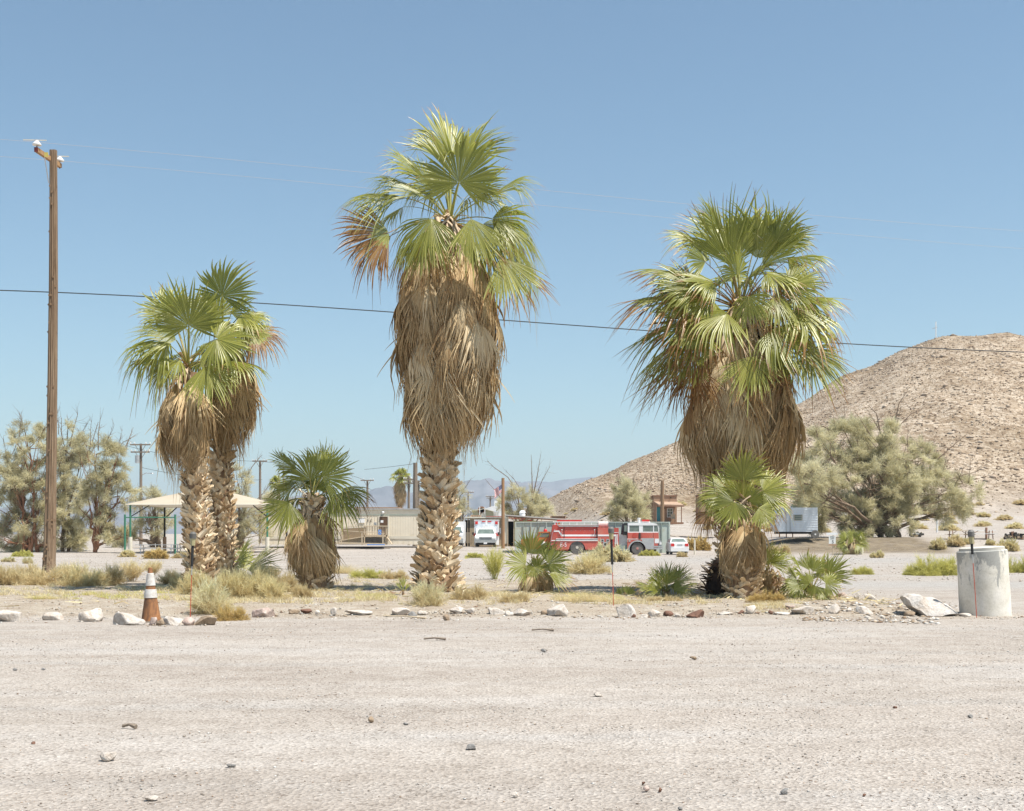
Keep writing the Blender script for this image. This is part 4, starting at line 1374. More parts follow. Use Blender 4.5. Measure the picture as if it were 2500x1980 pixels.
palm_small(1312, 30.0, 'low fan palm clump with three wide fans in front of the fire truck rear',
    [(1458, 1312, 32), (1430, 1311, 30), (1400, 1310, 22)], (1310, 1405),
    [(1395, 1285, 1335), (1420, 1262, 1355), (1450, 1245, 1362)], 18, 0.55,
    [(1296, 1352, 78, 66, 0.2, 0.95, A(half=1.35, droop=0.02)),
     (1284, 1378, 172, 62, 0.5, 0.9, A(half=1.6, droop=0.04, split=0.6)),
     (1338, 1376, 35, 62, 0.5, 0.85, A(half=1.7, droop=0.04)),
     (1341, 1400, 348, 66, 0.7, 0.55, A(half=0.9, droop=0.12, age=0.1, split=0.6)),
     (1303, 1384, 265, 34, 0.6, 0.8, A(half=1.8, droop=0.05)), (1312, 1392, 80, 45, 0.3, 0.8, A(half=1.8, droop=0.05)),
     (1258, 1455, 205, 50, 0.4, 0.5, A(half=0.8, droop=0.12, age=0.65)),
     (1330, 1440, 300, 45, 0.5, 0.5, A(half=0.8, droop=0.12, age=0.5))], 13, per=9, bs=0.15, dz=0.06, zhi=1410, nfill=2, fr=0.35, fill_R=0.5)
palm_small(1626, 28.8, 'short spreading fan palm seedling, stemless, left of the dark palm base',
    [(1462, 1627, 5), (1450, 1627, 5), (1440, 1627, 4)], (1627, 1446), [], 0, 0.5,
    [(1630, 1425, 88, 62, 0.0, 0.8, A(half=1.0, droop=0.02)),
     (1612, 1430, 118, 55, 0.2, 0.6, A(half=0.9, droop=0.03)),
     (1650, 1425, 60, 58, -0.1, 0.6, A(half=1.0, droop=0.04)),
     (1600, 1440, 155, 58, 0.3, 0.35, A(half=0.8, droop=0.08, age=0.1)),
     (1660, 1437, 25, 55, 0.3, 0.3, A(half=0.9, droop=0.1, age=0.12)),
     (1628, 1428, 100, 42, 0.5, 0.8, A(half=1.5, droop=0.03)),
     (1645, 1440, 40, 40, 0.6, 0.6, A(half=1.2, droop=0.05)),
     (1608, 1442, 140, 40, 0.6, 0.6, A(half=1.2, droop=0.05)),
     (1590, 1440, 150, 52, -0.2, 0.4, A(half=0.6, droop=0.06, age=0.15))], 14, per=5, bs=0.06, dz=0.05, nfill=3, fr=0.25, fill_R=0.5)
palm_small(1982, 27.2, 'bushy stemless fan palm at the right end of the bed above the rubble bank',
    [(1468, 1982, 8), (1455, 1982, 8), (1440, 1982, 6)], (1982, 1448), [], 0, 0.5,
    [(1975, 1392, 95, 55, -0.2, 0.7, A(half=1.1, droop=0.02)),
     (1958, 1400, 112, 66, 0.2, 0.2, A(half=0.7, droop=0.02)),
     (1945, 1412, 130, 48, 0.1, 0.5, A(half=1.2, droop=0.05)),
     (2005, 1400, 70, 58, -0.1, 0.7, A(half=1.1, droop=0.03)),
     (2022, 1405, 48, 60, 0.2, 0.8, A(half=1.3, droop=0.04)),
     (2015, 1425, 5, 48, 0.6, 0.9, A(half=1.6, droop=0.06)),
     (1950, 1430, 175, 42, 0.6, 0.7, A(half=1.5, droop=0.08)),
     (1975, 1425, 120, 40, 0.8, 0.8, A(half=1.7, droop=0.05)),
     (1990, 1430, 260, 32, 0.9, 0.6, A(half=1.2, droop=0.05)),
     (2000, 1440, 320, 42, 0.6, 0.5, A(half=1.3, droop=0.1)),
     (1955, 1440, 215, 40, 0.5, 0.5, A(half=1.3, droop=0.1)),
     (1985, 1395, 85, 50, 0.3, 0.4, A(half=1.3, droop=0.02))], 15, per=5, bs=0.08, dz=0.05, nfill=6, fr=0.35, fill_R=0.55)
palm_small(1888, 28.3, 'leaning palm sucker with two open fans growing from the right flank of the dark base',
    [(1455, 1885, 26), (1430, 1882, 26), (1402, 1876, 20)], (1872, 1398),
    [(1385, 1862, 1900), (1410, 1858, 1912), (1450, 1865, 1918)], 12, 0.5,
    [(1868, 1380, 62, 66, 0.4, 0.6, A(half=0.8, droop=0.04)),
     (1880, 1377, 22, 66, 0.5, 0.6, A(half=1.0, droop=0.06)),
     (1890, 1402, 335, 55, 0.6, 0.4, A(half=0.6, droop=0.15, age=0.7))], 16, per=8, bs=0.14, dz=0.06, zhi=1405, nfill=0)
palm_small(590, 34.2, 'pair of stiff green fans sprouting behind the touching palms, one pale and one dark',
    [(1425, 590, 8), (1410, 590, 6), (1400, 590, 5)], (590, 1412), [], 0, 0.5,
    [(572, 1388, 66, 98, 0.1, 0.35, A(half=0.8, droop=0.04)),
     (606, 1392, 30, 88, 0.5, 0.6, A(half=0.95, droop=0.03)),
     (598, 1380, 95, 60, -0.2, 0.5, A(half=1.0, droop=0.05))], 17, per=5, bs=0.07, dz=0.05, nfill=1, fr=0.3, fill_R=0.7)
palm_small(984, 29.0, 'tiny spiky palm sprout at the left foot of the tallest palm',
    [(1452, 984, 3), (1447, 984, 3), (1442, 984, 2)], (984, 1442), [], 0, 0.5,
    [(984, 1438, 93, 34, 0, 0.8, A(half=0.35, droop=0.02, nseg=12)),
     (980, 1440, 118, 24, 0, 0.7, A(half=0.35, droop=0.02, nseg=10)),
     (989, 1440, 60, 22, 0, 0.7, A(half=0.35, droop=0.02, nseg=10)),
     (975, 1450, 165, 30, 0.2, 0.4, A(half=0.3, droop=0.08, nseg=10, age=0.7))], 18, per=4, bs=0.04, dz=0.04, nfill=0)
palm_small(1525, 29.5, 'small round tuft of palm seedling beside the middle red rod',
    [(1455, 1525, 3), (1450, 1525, 3), (1446, 1525, 2)], (1525, 1450), [], 0, 0.5,
    [(1525, 1450, 90, 28, 0, 0.9, A(half=1.2, droop=0.03, nseg=30)),
     (1518, 1452, 130, 26, 0.1, 0.7, A(half=0.8, droop=0.05, nseg=16)),
     (1532, 1452, 50, 26, 0.1, 0.7, A(half=0.8, droop=0.05, nseg=16))], 19, per=4, bs=0.04, dz=0.04, nfill=1, fr=0.12, fill_R=0.25)
palm_small(2078, 98.0, 'round palm bush with a straw skirt right beside the speed limit sign',
    [(1357, 2078, 12), (1345, 2078, 11), (1330, 2078, 8)], (2078, 1332),
    [(1325, 2062, 2095), (1340, 2050, 2106), (1354, 2044, 2110)], 26, 0.85,
    [(2078, 1316, 90, 32, 0, 0.8, A(half=1.3)), (2064, 1318, 122, 32, 0.2, 0.7, A(half=1.3)), (2092, 1318, 58, 32, 0.2, 0.7, A(half=1.3)),
     (2058, 1328, 165, 26, 0.3, 0.6, A(half=1.4)), (2100, 1328, 12, 28, 0.3, 0.6, A(half=1.4)), (2078, 1325, 100, 26, 1.0, 0.6, A(half=1.6)),
     (2088, 1332, 340, 24, 1, 0.6, A(half=1.4)), (2066, 1333, 200, 22, 1, 0.6, A(half=1.4))], 20, per=7, bs=0.25, dz=0.12, nfill=8, fr=0.7, fill_R=0.9, grp=None)

# dark stump at the foot of the broad palm
def dark_heap():
    g = on_ground(1765, 28.6)
    root = thing('dark_stump', g, 'dark hollow stump with curled black leaf bases at the left foot of the broad palm', 'stump')
    M_FIBRE = simple('black_fibre', (0.012, 0.009, 0.008), (0.05, 0.03, 0.02), 8, 0.95)  # near-black core, seen where no leaf bases cover it
    s = g.y / FP
    mb = MB()
    rng = np.random.RandomState(4)
    mb.lathe([(0.36, -0.05), (0.40, 0.15), (0.36, 0.42), (0.30, 0.62), (0.2, 0.80), (0.02, 0.86)], 16)
    mb.build('core', M_FIBRE, root, True)
    M_SCALE = simple('dark_husk', (0.05, 0.032, 0.024), (0.16, 0.10, 0.07), 7, 0.85)
    for k in range(70):
        al = rng.uniform(-2.0, 1.6); z = rng.uniform(0.0, 0.78)
        r = np.interp(z, [0, 0.15, 0.42, 0.62, 0.8], [0.36, 0.4, 0.36, 0.3, 0.2])
        if -0.9 < al < 0.25 and z < 0.42:
            continue
        me = BOOTS[rng.randint(6)].copy(); me.materials.clear(); me.materials.append(M_SCALE if k % 3 else M_BOOT)
        o = link('leaf_base', me, root)
        sc = rng.uniform(0.14, 0.26)
        o.matrix_local = Matrix.Translation((math.sin(al) * r * 0.95, -math.cos(al) * r * 0.95, z)) @ Matrix.Rotation(al, 4, 'Z') @ Matrix.Rotation(rng.uniform(0.5, 1.5), 4, 'X') @ Matrix.Rotation(rng.normal(0, 0.5), 4, 'Y') @ Matrix.Diagonal((sc * 1.3, sc, sc, 1))
dark_heap()

# palms far off
def far_palm(px, Y, top, skirt_top, bottom, cw, sw, label, seed):
    base = on_ground(px, Y)
    root = thing('distant_palm', base, label, 'palm tree', 'distant palms on the skyline')
    crown = wpt(px, skirt_top, Y)
    MB().tube([(0, 0, -0.1), (0, 0, crown.z - base.z)], [0.35, 0.3], 8).build('trunk', M_CORE, root, True)
    if bottom:
        skirt(root, crown, prof_px([(skirt_top + 4, px - sw * 0.7, px + sw * 0.7), ((skirt_top + bottom) / 2, px - sw, px + sw), (bottom, px - sw * 0.6, px + sw * 0.6)], Y), 70, seed, (bottom - skirt_top) / FP * Y * 0.4)
    rng = np.random.RandomState(seed)
    h = (skirt_top - top) / FP * Y
    for i in range(24):
        az = rng.uniform(0, 2 * PI); e = math.radians(rng.uniform(-30, 80))
        d = Vector((math.cos(az) * math.cos(e), math.sin(az) * math.cos(e), math.sin(e)))
        hub = crown + d * h * 0.45
        add_frond(root, tuple(crown), tuple(hub), tuple((d + Vector((0, 0, -0.2))).normalized()), tuple(Vector((-d.x * 0.4, -d.y * 0.4 - 0.3, 1))), h * 0.62, seed * 31 + i, half=1.6, nseg=16, droop=0.25, sw=0.08)
far_palm(977, 190, 1136, 1166, 1236, 22, 12, 'distant shaggy palm rising behind the long beige building', 71)
far_palm(680, 200, 1154, 1182, None, 20, 10, 'distant green palm crown showing between the dwarf palm and the shade canopy', 72)
# ------------------------------------------------------------------ buildings, vehicles, poles
class Loc:
    """reads sizes off an enlarged part of the photograph and gives metres in a thing's own frame"""
    def __init__(s, ox, oy, k, Y, bx, base_py=None):
        s.ox, s.oy, s.k, s.Y, s.bx = ox, oy, k, Y, bx
        x = (bx - 1250) / FP * Y
        z = EYE + (HY - base_py) / FP * Y if base_py else gz(x, Y)
        s.base = Vector((x, Y, z))
    def x(s, zx): return ((s.ox + zx * s.k) - s.bx) / FP * s.Y
    def z(s, zy): return EYE + (HY - (s.oy + zy * s.k)) / FP * s.Y - s.base.z
    def m(s, d): return d * s.k / FP * s.Y
    def box(s, x0, x1, y0, y1, d0, d1, mb=None):
        mb = mb or MB()
        return mb.box(s.x(x0), s.x(x1), d0, d1, s.z(y1), s.z(y0))

def P(mb, name, mat, parent, smooth=False, label=None):
    o = mb.build(name, mat, parent, smooth)
    if label: o['label'] = label
    return o

M_RED = simple('faded_red_paint', (0.50, 0.060, 0.042), (0.42, 0.075, 0.055), 1.2, 0.45, spec=0.4, dirt=(0.42, 0.16, 0.12), dscale=0.8)
M_REDL = simple('chalky_red_paint', (0.56, 0.14, 0.10), (0.50, 0.11, 0.085), 1.5, 0.6, spec=0.3, dirt=(0.55, 0.25, 0.19), dscale=0.9)
M_WHITE = simple('white_paint', (0.80, 0.80, 0.79), (0.72, 0.72, 0.71), 1.5, 0.4, spec=0.4, dirt=(0.6, 0.57, 0.52), dscale=0.7)
M_CHROME = simple('bright_metal', (0.62, 0.62, 0.62), (0.5, 0.5, 0.5), 2, 0.28, 0.85)
M_ALU = simple('dull_aluminium', (0.55, 0.55, 0.54), (0.44, 0.44, 0.44), 3, 0.42, 0.6)
M_TYRE = simple('dusty_tyre', (0.10, 0.095, 0.09), (0.19, 0.175, 0.155), 3, 0.9)
M_BLACK = simple('black_rubber', (0.02, 0.02, 0.02), (0.035, 0.035, 0.035), 3, 0.7)
M_DARK = simple('dark_underside', (0.03, 0.028, 0.026), (0.055, 0.05, 0.045), 3, 0.9)
M_ORANGE = simple('orange_paint', (0.62, 0.17, 0.045), (0.54, 0.15, 0.05), 2, 0.45, dirt=(0.5, 0.3, 0.18))
M_TAN = simple('beige_siding', (0.76, 0.68, 0.545), (0.72, 0.64, 0.505), 0.9, 0.8, dirt=(0.62, 0.54, 0.41), dscale=0.5)
M_TRIM = simple('cream_trim', (0.68, 0.63, 0.52), (0.60, 0.55, 0.45), 1.5, 0.7)
M_WOODL = simple('weathered_lumber', (0.58, 0.48, 0.34), (0.46, 0.36, 0.25), 4, 0.85, stretch=(0.4, 3, 3))
M_GALV = simple('pale_green_steel', (0.50, 0.56, 0.50), (0.44, 0.50, 0.44), 1.2, 0.6, dirt=(0.42, 0.38, 0.28), dscale=0.8)
M_GALVD = simple('green_steel_edge', (0.30, 0.35, 0.30), (0.25, 0.29, 0.25), 2, 0.6)
M_ADOBE = simple('adobe_stucco', (0.42, 0.275, 0.185), (0.37, 0.24, 0.16), 1.3, 0.95, bump=0.01)
M_ADOBED = simple('adobe_trim', (0.30, 0.17, 0.115), (0.25, 0.14, 0.09), 1.3, 0.9)
M_TEAL = simple('teal_paint', (0.06, 0.30, 0.33), (0.07, 0.26, 0.29), 2, 0.5)
M_GREENP = simple('green_post_paint', (0.045, 0.17, 0.105), (0.06, 0.20, 0.13), 3, 0.45)
M_POLE = simple('pole_wood', (0.30, 0.195, 0.115), (0.22, 0.14, 0.085), 5, 0.9, stretch=(3, 3, 0.15), bump=0.01)
M_POLEG = simple('grey_pole_wood', (0.26, 0.21, 0.16), (0.18, 0.14, 0.11), 5, 0.9, stretch=(3, 3, 0.15))
M_CANVAS = simple('canopy_fabric', (0.74, 0.66, 0.54), (0.70, 0.62, 0.50), 0.6, 0.9)
M_PORC = simple('porcelain', (0.80, 0.79, 0.77), (0.7, 0.69, 0.67), 5, 0.2, spec=0.6)
M_BROWN = simple('brown_door', (0.13, 0.075, 0.04), (0.11, 0.06, 0.035), 3, 0.6)
M_BLUE = simple('blue_paint', (0.10, 0.25, 0.60), (0.13, 0.28, 0.58), 3, 0.6)
M_PAPER = simple('white_notice', (0.80, 0.80, 0.80), (0.76, 0.76, 0.76), 8, 0.7)
M_STONEW = simple('stone_wall', (0.45, 0.36, 0.25), (0.30, 0.23, 0.16), 3.5, 0.95, bump=0.03)
M_ROOFM = simple('roof_sheet', (0.50, 0.48, 0.45), (0.40, 0.37, 0.34), 2, 0.6)
M_LAMPR = simple('red_lens', (0.60, 0.03, 0.025), (0.5, 0.03, 0.025), 4, 0.25, spec=0.6)
M_CONC = simple('pale_concrete', (0.50, 0.47, 0.41), (0.60, 0.57, 0.51), 1.6, 0.9)

def glass_mat():
    m, nt = new_mat('vehicle_glass')
    v = obj_coords(nt)
    f = noise_t(nt, v, 1.5, 2)
    c = ramp(nt, f, [(0.3, (0.10, 0.13, 0.11)), (0.7, (0.20, 0.24, 0.21))])
    finish(nt, c, 0.08, 0, 0.7)
    return m
M_GLASS = glass_mat()

def wheel(parent, x, y, z, r, width=0.28, rim=None, rimr=0.55, facing=-1, axis='Y'):
    rim = rim or M_ALU
    w = width / 2
    o = MB().lathe([(r * 0.5, -w), (r * 0.93, -w), (r, -w * 0.7), (r, w * 0.7), (r * 0.93, w), (r * 0.5, w)], 24, axis)
    t = P(o, 'wheel', M_TYRE, parent, True); t.location = (x, y, z)
    a = facing * w
    if axis == 'Y':
        q = MB().lathe([(r * rimr, a * 0.96), (r * rimr * 0.9, a * 0.7), (r * 0.22, a * 0.75), (r * 0.20, a * 1.15), (0.001, a * 1.2)], 18, 'Y')
    else:
        q = MB().lathe([(r * rimr, a * 0.96), (r * rimr * 0.9, a * 0.7), (r * 0.22, a * 0.75), (0.001, a * 1.1)], 18, 'X')
    P(q, 'rim', rim, t, True)
    nut = MB()
    for k in range(8):
        an = k * PI / 4
        if axis == 'Y':
            nut.box(r * 0.38 * math.cos(an) - 0.018, r * 0.38 * math.cos(an) + 0.018, min(a * 0.72, a * 0.95), max(a * 0.72, a * 0.95), r * 0.38 * math.sin(an) - 0.018, r * 0.38 * math.sin(an) + 0.018)
    if nut.n:
        n = P(nut, 'lug_nuts', M_DARK, t); n['kind'] = 'stuff'
    return t

# ---- fire truck
def fire_truck():
    L = Loc(1300, 1150, 0.18544, 108.8, 1482)
    root = thing('fire_truck', L.base, 'faded red fire engine with a white cab parked beside the pale green container', 'fire truck')
    x, z, m = L.x, L.z, L.m
    W = 2.35
    # lower body with a rear wheel arch
    def arch_poly(x0, x1, ytop, ybot, cx, cy, rr, n=14, left_slant=0):
        pts = [(x(x0), z(ytop)), (x(x1), z(ytop)), (x(x1), z(ybot))]
        a0 = 0.0
        pts += [(x(cx) + m(rr) * math.cos(t), z(cy) + m(rr) * math.sin(t)) for t in np.linspace(0.02, PI - 0.02, n) if z(cy) + m(rr) * math.sin(t) > z(ybot)]
        pts += [(x(x0 + left_slant), z(ybot))]
        return pts
    P(MB().prism(arch_poly(312, 858, 922, 1046, 588, 1030, 106), 0, 0.05), 'side_panel', M_REDL, root)
    P(MB().box(x(312), x(470), 0.05, W, z(1046), z(922)), 'rear_locker', M_REDL, root)
    P(MB().box(x(700), x(858), 0.052, W, z(1040), z(922)), 'locker', M_REDL, root)
    # bright double trim on the ledge
    P(L.box(310, 858, 889, 899, -0.05, 0.28), 'trim_strip', M_WHITE, root)
    P(L.box(310, 858, 899, 909, -0.03, 0.28), 'trim_gap', M_DARK, root)
    P(L.box(310, 858, 909, 921, -0.05, 0.28), 'trim_strip', M_WHITE, root)
    # upper body, set back
    P(L.box(330, 858, 716, 889, 0.28, W - 0.25), 'hose_body', M_RED, root)
    P(L.box(392, 858, 836, 859, 0.262, 0.278), 'white_stripe', M_WHITE, root)
    P(L.box(345, 872, 720, 732, 0.20, 0.28), 'hand_rail', M_CHROME, root)
    riv = MB()
    for k in range(6):
        riv.box(x(450 + k * 60), x(455 + k * 60), 0.265, 0.278, z(788), z(783))
    r = P(riv, 'rivets', M_CHROME, root); r['kind'] = 'stuff'
    # rear corner
    P(MB().prism([(x(268), z(706)), (x(330), z(706)), (x(330), z(925)), (x(238), z(925))], 0.22, W - 0.25), 'rear_corner', M_RED, root)
    P(MB().prism([(x(238), z(925)), (x(311), z(925)), (x(311), z(1040)), (x(250), z(1020))], 0.1, W - 0.1), 'rear_step', M_REDL, root)
    P(MB().prism([(x(285), z(783)), (x(352), z(783)), (x(392), z(838)), (x(392), z(860)), (x(380), z(860)), (x(344), z(800)), (x(285), z(800))], 0.20, 0.218), 'white_chevron', M_WHITE, root)
    P(L.box(250, 312, 908, 920, 0.07, 0.098), 'white_stripe', M_WHITE, root)
    rail = MB().tube([(x(300), 0.1, z(760)), (x(262), 0.06, z(820)), (x(246), 0.06, z(905)), (x(243), 0.06, z(990))], 0.018, 6)
    P(rail, 'grab_rail', M_CHROME, root, True)
    for cx in (388, 818):
        b = MB().tube([(x(cx), 0.14, z(770)), (x(cx), 0.14, z(862))], 0.022, 6)
        b.lathe([(0.05, -0.02), (0.07, 0.0), (0.05, 0.03)], 8, 'Z', (x(cx), 0.14, z(775)))
        P(b, 'ladder_bracket', M_CHROME, root, True)
        P(MB().box(x(cx + 26), x(cx + 34), 0.255, 0.279, z(888), z(738)), 'seam', M_DARK, root)
    # ladder rack
    lad = MB()
    lad.box(x(270), x(868), 0.25, 0.33, z(672), z(664)); lad.box(x(270), x(868), 0.25, 0.33, z(710), z(704))
    P(lad, 'ladder_rail', M_WHITE, root)
    for k in range(7):
        P(L.box(300 + 96 * k - 4, 300 + 96 * k + 4, 672, 706, 0.27, 0.32), 'rung', M_WHITE, root)
    P(L.box(290, 860, 675, 716, 0.5, 1.9), 'hose_bed', M_GALV, root)
    P(L.box(330, 660, 640, 664, 1.2, 1.4), 'red_roof_bar', M_LAMPR, root)
    for cx in (312, 352):
        P(MB().lathe([(0.001, -0.02), (m(13), -0.02), (m(14), m(16)), (m(9), m(30)), (0.001, m(33))], 12, 'Z', (x(cx), 0.35, z(708))), 'beacon', M_LAMPR if cx == 312 else M_ORANGE, root, True)
    # hose reel
    M_HOSE = simple('faded_hose', (0.62, 0.42, 0.38), (0.70, 0.60, 0.56), 7, 0.8)
    prof = [(m(30), 0)]
    for k in range(14):
        prof += [(m(40 + (4 if k % 2 else 0)), m(8) + k * m(9.5)), (m(44 - (4 if k % 2 else 0)), m(13) + k * m(9.5))]
    prof += [(m(30), m(140))]
    P(MB().lathe(prof, 20, 'X', (x(864), 0.75, z(702))), 'hose_reel', M_HOSE, root, True)
    for cx in (862, 1004):
        P(MB().lathe([(m(48), 0), (m(48), 0.02)], 20, 'X', (x(cx), 0.75, z(702))), 'reel_flange', M_ALU, root)
    # pump panel
    P(L.box(860, 1020, 742, 1046, 0.02, W), 'pump_panel', M_REDL, root)
    P(L.box(1021, 1136, 748, 1022, 0.06, W), 'pump_locker', M_RED, root)
    P(L.box(862, 1100, 836, 858, 0.0, 0.018), 'white_stripe', M_WHITE, root)
    P(L.box(1055, 1134, 806, 812, 0.03, 0.058), 'trim_strip', M_WHITE, root)
    for cx, cy, sz in ((922, 914, 20), (993, 914, 20), (960, 964, 30)):
        fr = P(L.box(cx - sz, cx + sz, cy - sz, cy + sz, -0.02, 0.018), 'gauge_plate', M_ALU, root)
        P(MB().lathe([(m(sz * 0.6), -0.04), (m(sz * 0.6), -0.022)], 14, 'Y', (x(cx), 0, z(cy))), 'gauge', M_DARK, fr)
    rk = MB()
    for k in range(10):
        rk.box(x(1090), x(1117), 0.02, 0.05, z(845 + k * 13), z(838 + k * 13))
    rk.box(x(1086), x(1092), 0.015, 0.055, z(975), z(832)); rk.box(x(1115), x(1121), 0.015, 0.055, z(975), z(832))
    P(rk, 'hose_rack', M_WHITE, root)
    # gap between pump and cab
    P(L.box(1137, 1248, 835, 980, 0.35, W - 0.2), 'tool_bin', M_ALU, root)
    P(L.box(1140, 1248, 980, 1030, 0.12, W - 0.2), 'tank_step', M_GALVD, root)
    P(L.box(860, 1250, 1028, 1046, -0.02, 0.5), 'running_board', M_ALU, root)
    P(MB().prism([(x(1212), z(690)), (x(1256), z(686)), (x(1250), z(842)), (x(1190), z(842))], 0.12, W - 0.2), 'crew_opening', M_BLACK, root)
    P(L.box(1208, 1246, 716, 796, 0.07, 0.118), 'crew_window', M_GLASS, root)
    # cab
    cabp = [(x(1250), z(812)), (x(1660), z(812)), (x(1664), z(900)), (x(1640), z(1032)), (x(1480), z(1032))]
    cabp += [(x(1382) + m(108) * math.cos(t), z(1035) + m(108) * math.sin(t)) for t in np.linspace(0.15, PI - 0.05, 14)]
    cabp += [(x(1250), z(1040))]
    P(MB().prism(cabp, 0, 0.06), 'cab_side', M_REDL, root)
    P(MB().prism([(x(1470), z(884)), (x(1600), z(884)), (x(1600), z(1030)), (x(1500), z(1030)), (x(1486), z(985)), (x(1440), z(915)), (x(1440), z(884))], -0.012, -0.002), 'silver_panel', M_ALU, root)
    P(MB().box(x(1254), x(1655), 0.06, W, z(885), z(812)), 'cab_body', M_REDL, root)
    P(MB().box(x(1490), x(1655), 0.06, W, z(1030), z(885)), 'cab_nose', M_REDL, root)
    # greenhouse: white posts and roof round separate panes
    roof = [(x(1256), z(700)), (x(1275), z(683)), (x(1560), z(680)), (x(1630), z(690)), (x(1645), z(708)), (x(1645), z(716)), (x(1256), z(716))]
    P(MB().prism(roof, 0.0, W), 'cab_roof', M_WHITE, root)
    wp = MB()
    for a, b in ((1254, 1276), (1404, 1454), (1588, 1600)):
        wp.box(x(a), x(b), 0.02, 0.09, z(812), z(716)); wp.box(x(a), x(b), W - 0.09, W - 0.02, z(812), z(716))
    wp.box(x(1254), x(1655), 0.025, 0.085, z(812), z(798))
    wp.prism([(x(1648), z(716)), (x(1656), z(716)), (x(1668), z(812)), (x(1660), z(812))], 0.02, 0.08)
    P(wp, 'cab_pillars', M_WHITE, root)
    P(L.box(1277, 1403, 718, 797, 0.05, 0.07), 'side_window', M_GLASS, root)
    P(L.box(1456, 1587, 718, 797, 0.05, 0.07), 'side_window', M_GLASS, root)
    P(MB().prism([(x(1602), z(718)), (x(1646), z(718)), (x(1658), z(800)), (x(1602), z(800))], 0.05, 0.07), 'quarter_window', M_GLASS, root)
    P(MB().prism([(x(1646), z(716)), (x(1652), z(716)), (x(1666), z(812)), (x(1660), z(812))], 0.09, W - 0.1), 'windscreen', M_GLASS, root)
    P(L.box(1262, 1600, 720, 812, 1.2, 1.26), 'cab_interior', M_DARK, root)
    arch = MB()
    for rr0, rr1 in ((108, 124),):
        ts = np.linspace(-0.05, PI + 0.05, 20)
        for a, b in zip(ts[:-1], ts[1:]):
            cx, cz = x(1382), z(1035)
            v = []
            for yy in (-0.05, 0.0):
                for t, rr in ((a, rr0), (b, rr0), (b, rr1), (a, rr1)):
                    v.append((cx + m(rr) * math.cos(t), yy, cz + m(rr) * math.sin(t)))
            arch.add(v, [(0, 3, 2, 1), (4, 5, 6, 7), (0, 1, 5, 4), (1, 2, 6, 5), (2, 3, 7, 6), (3, 0, 4, 7)])
    P(arch, 'wheel_arch', M_CHROME, root)
    P(L.box(1250, 1440, 892, 899, -0.012, -0.002), 'white_stripe', M_WHITE, root)
    for sx in (1250, 1438, 1590):
        P(L.box(sx, sx + 4, 815, 1000 if sx > 1500 else 885, -0.006, -0.001), 'door_seam', M_DARK, root)
    crest = MB().lathe([(m(34), 0), (m(34), 0.008)], 10, 'Y', (x(1345), -0.02, z(848)))
    P(crest, 'door_crest', M_RED, root)
    wr = MB()
    for k in range(6):
        wr.obox((x(1452 + k * 24), -0.012, z(873)), (x(1476 + k * 24), -0.012, z(822)), 0.01, 0.015)
    w_ = P(wr, 'door_lettering', M_RED, root); w_['kind'] = 'stuff'
    P(L.box(1400, 1425, 815, 895, -0.05, -0.01), 'mirror_arm', M_DARK, root)
    P(L.box(1265, 1290, 908, 930, -0.03, -0.002), 'fuel_cap', M_CHROME, root)
    # bumper, lamps
    bp = MB().box(x(1600), x(1725), -0.05, W + 0.05, z(1030), z(1008)); bp.box(x(1600), x(1722), -0.03, W + 0.03, z(1002), z(985))
    P(bp, 'front_bumper', M_CHROME, root)
    P(L.box(1664, 1700, 918, 985, 0.2, W - 0.2), 'grille', M_ALU, root)
    P(L.box(1610, 1664, 890, 950, -0.01, -0.002), 'corner_trim', M_WHITE, root)
    P(L.box(1672, 1702, 938, 968, 0.02, 0.19), 'headlight', M_PORC, root)
    P(L.box(1452, 1548, 638, 662, 0.5, W - 0.5), 'light_bar', M_LAMPR, root)
    P(L.box(1440, 1560, 662, 682, 0.6, W - 0.6), 'light_bar_mount', M_WHITE, root)
    P(MB().lathe([(m(17), 0), (m(18), m(40)), (m(23), m(58)), (m(22), m(64)), (0.001, m(66))], 12, 'Z', (x(1411), 0.5, z(680))), 'siren', M_PORC, root, True)
    # underside and wheels
    P(L.box(300, 1640, 1030, 1062, 0.5, W - 0.4), 'chassis', M_DARK, root)
    P(L.box(480, 700, 935, 1046, 0.35, W - 0.3), 'wheel_housing', M_DARK, root)
    P(L.box(1272, 1492, 935, 1046, 0.38, W - 0.3), 'wheel_housing', M_DARK, root)
    M_RIMR = simple('red_rim', (0.42, 0.14, 0.12), (0.5, 0.3, 0.26), 6, 0.6)
    M_RIMW = simple('dusty_white_rim', (0.60, 0.56, 0.48), (0.5, 0.46, 0.38), 6, 0.7)
    for px_, rr, rim in ((588, 92, M_RIMW), (1382, 80, M_RIMR)):
        wheel(root, x(px_), 0.18, m(rr) , m(rr), 0.30, rim, 0.58)
        wheel(root, x(px_), W - 0.18, m(rr), m(rr), 0.30, rim, 0.58, 1)
    o = link('lettering', text_mesh('lettering', 'E-5', 0.46, M_WHITE), root)
    o.location = (x(408), -0.008, z(972)); o.rotation_euler = (PI / 2, 0, 0)
    o.scale = (0.95, 1.1, 1)
    o = link('lettering', text_mesh('lettering', 'S', 0.26, simple('ghost_letter', (0.55, 0.42, 0.30), (0.5, 0.3, 0.25), 6)), root)
    o.location = (x(352), -0.008, z(972)); o.rotation_euler = (PI / 2, 0, 0)
fire_truck()

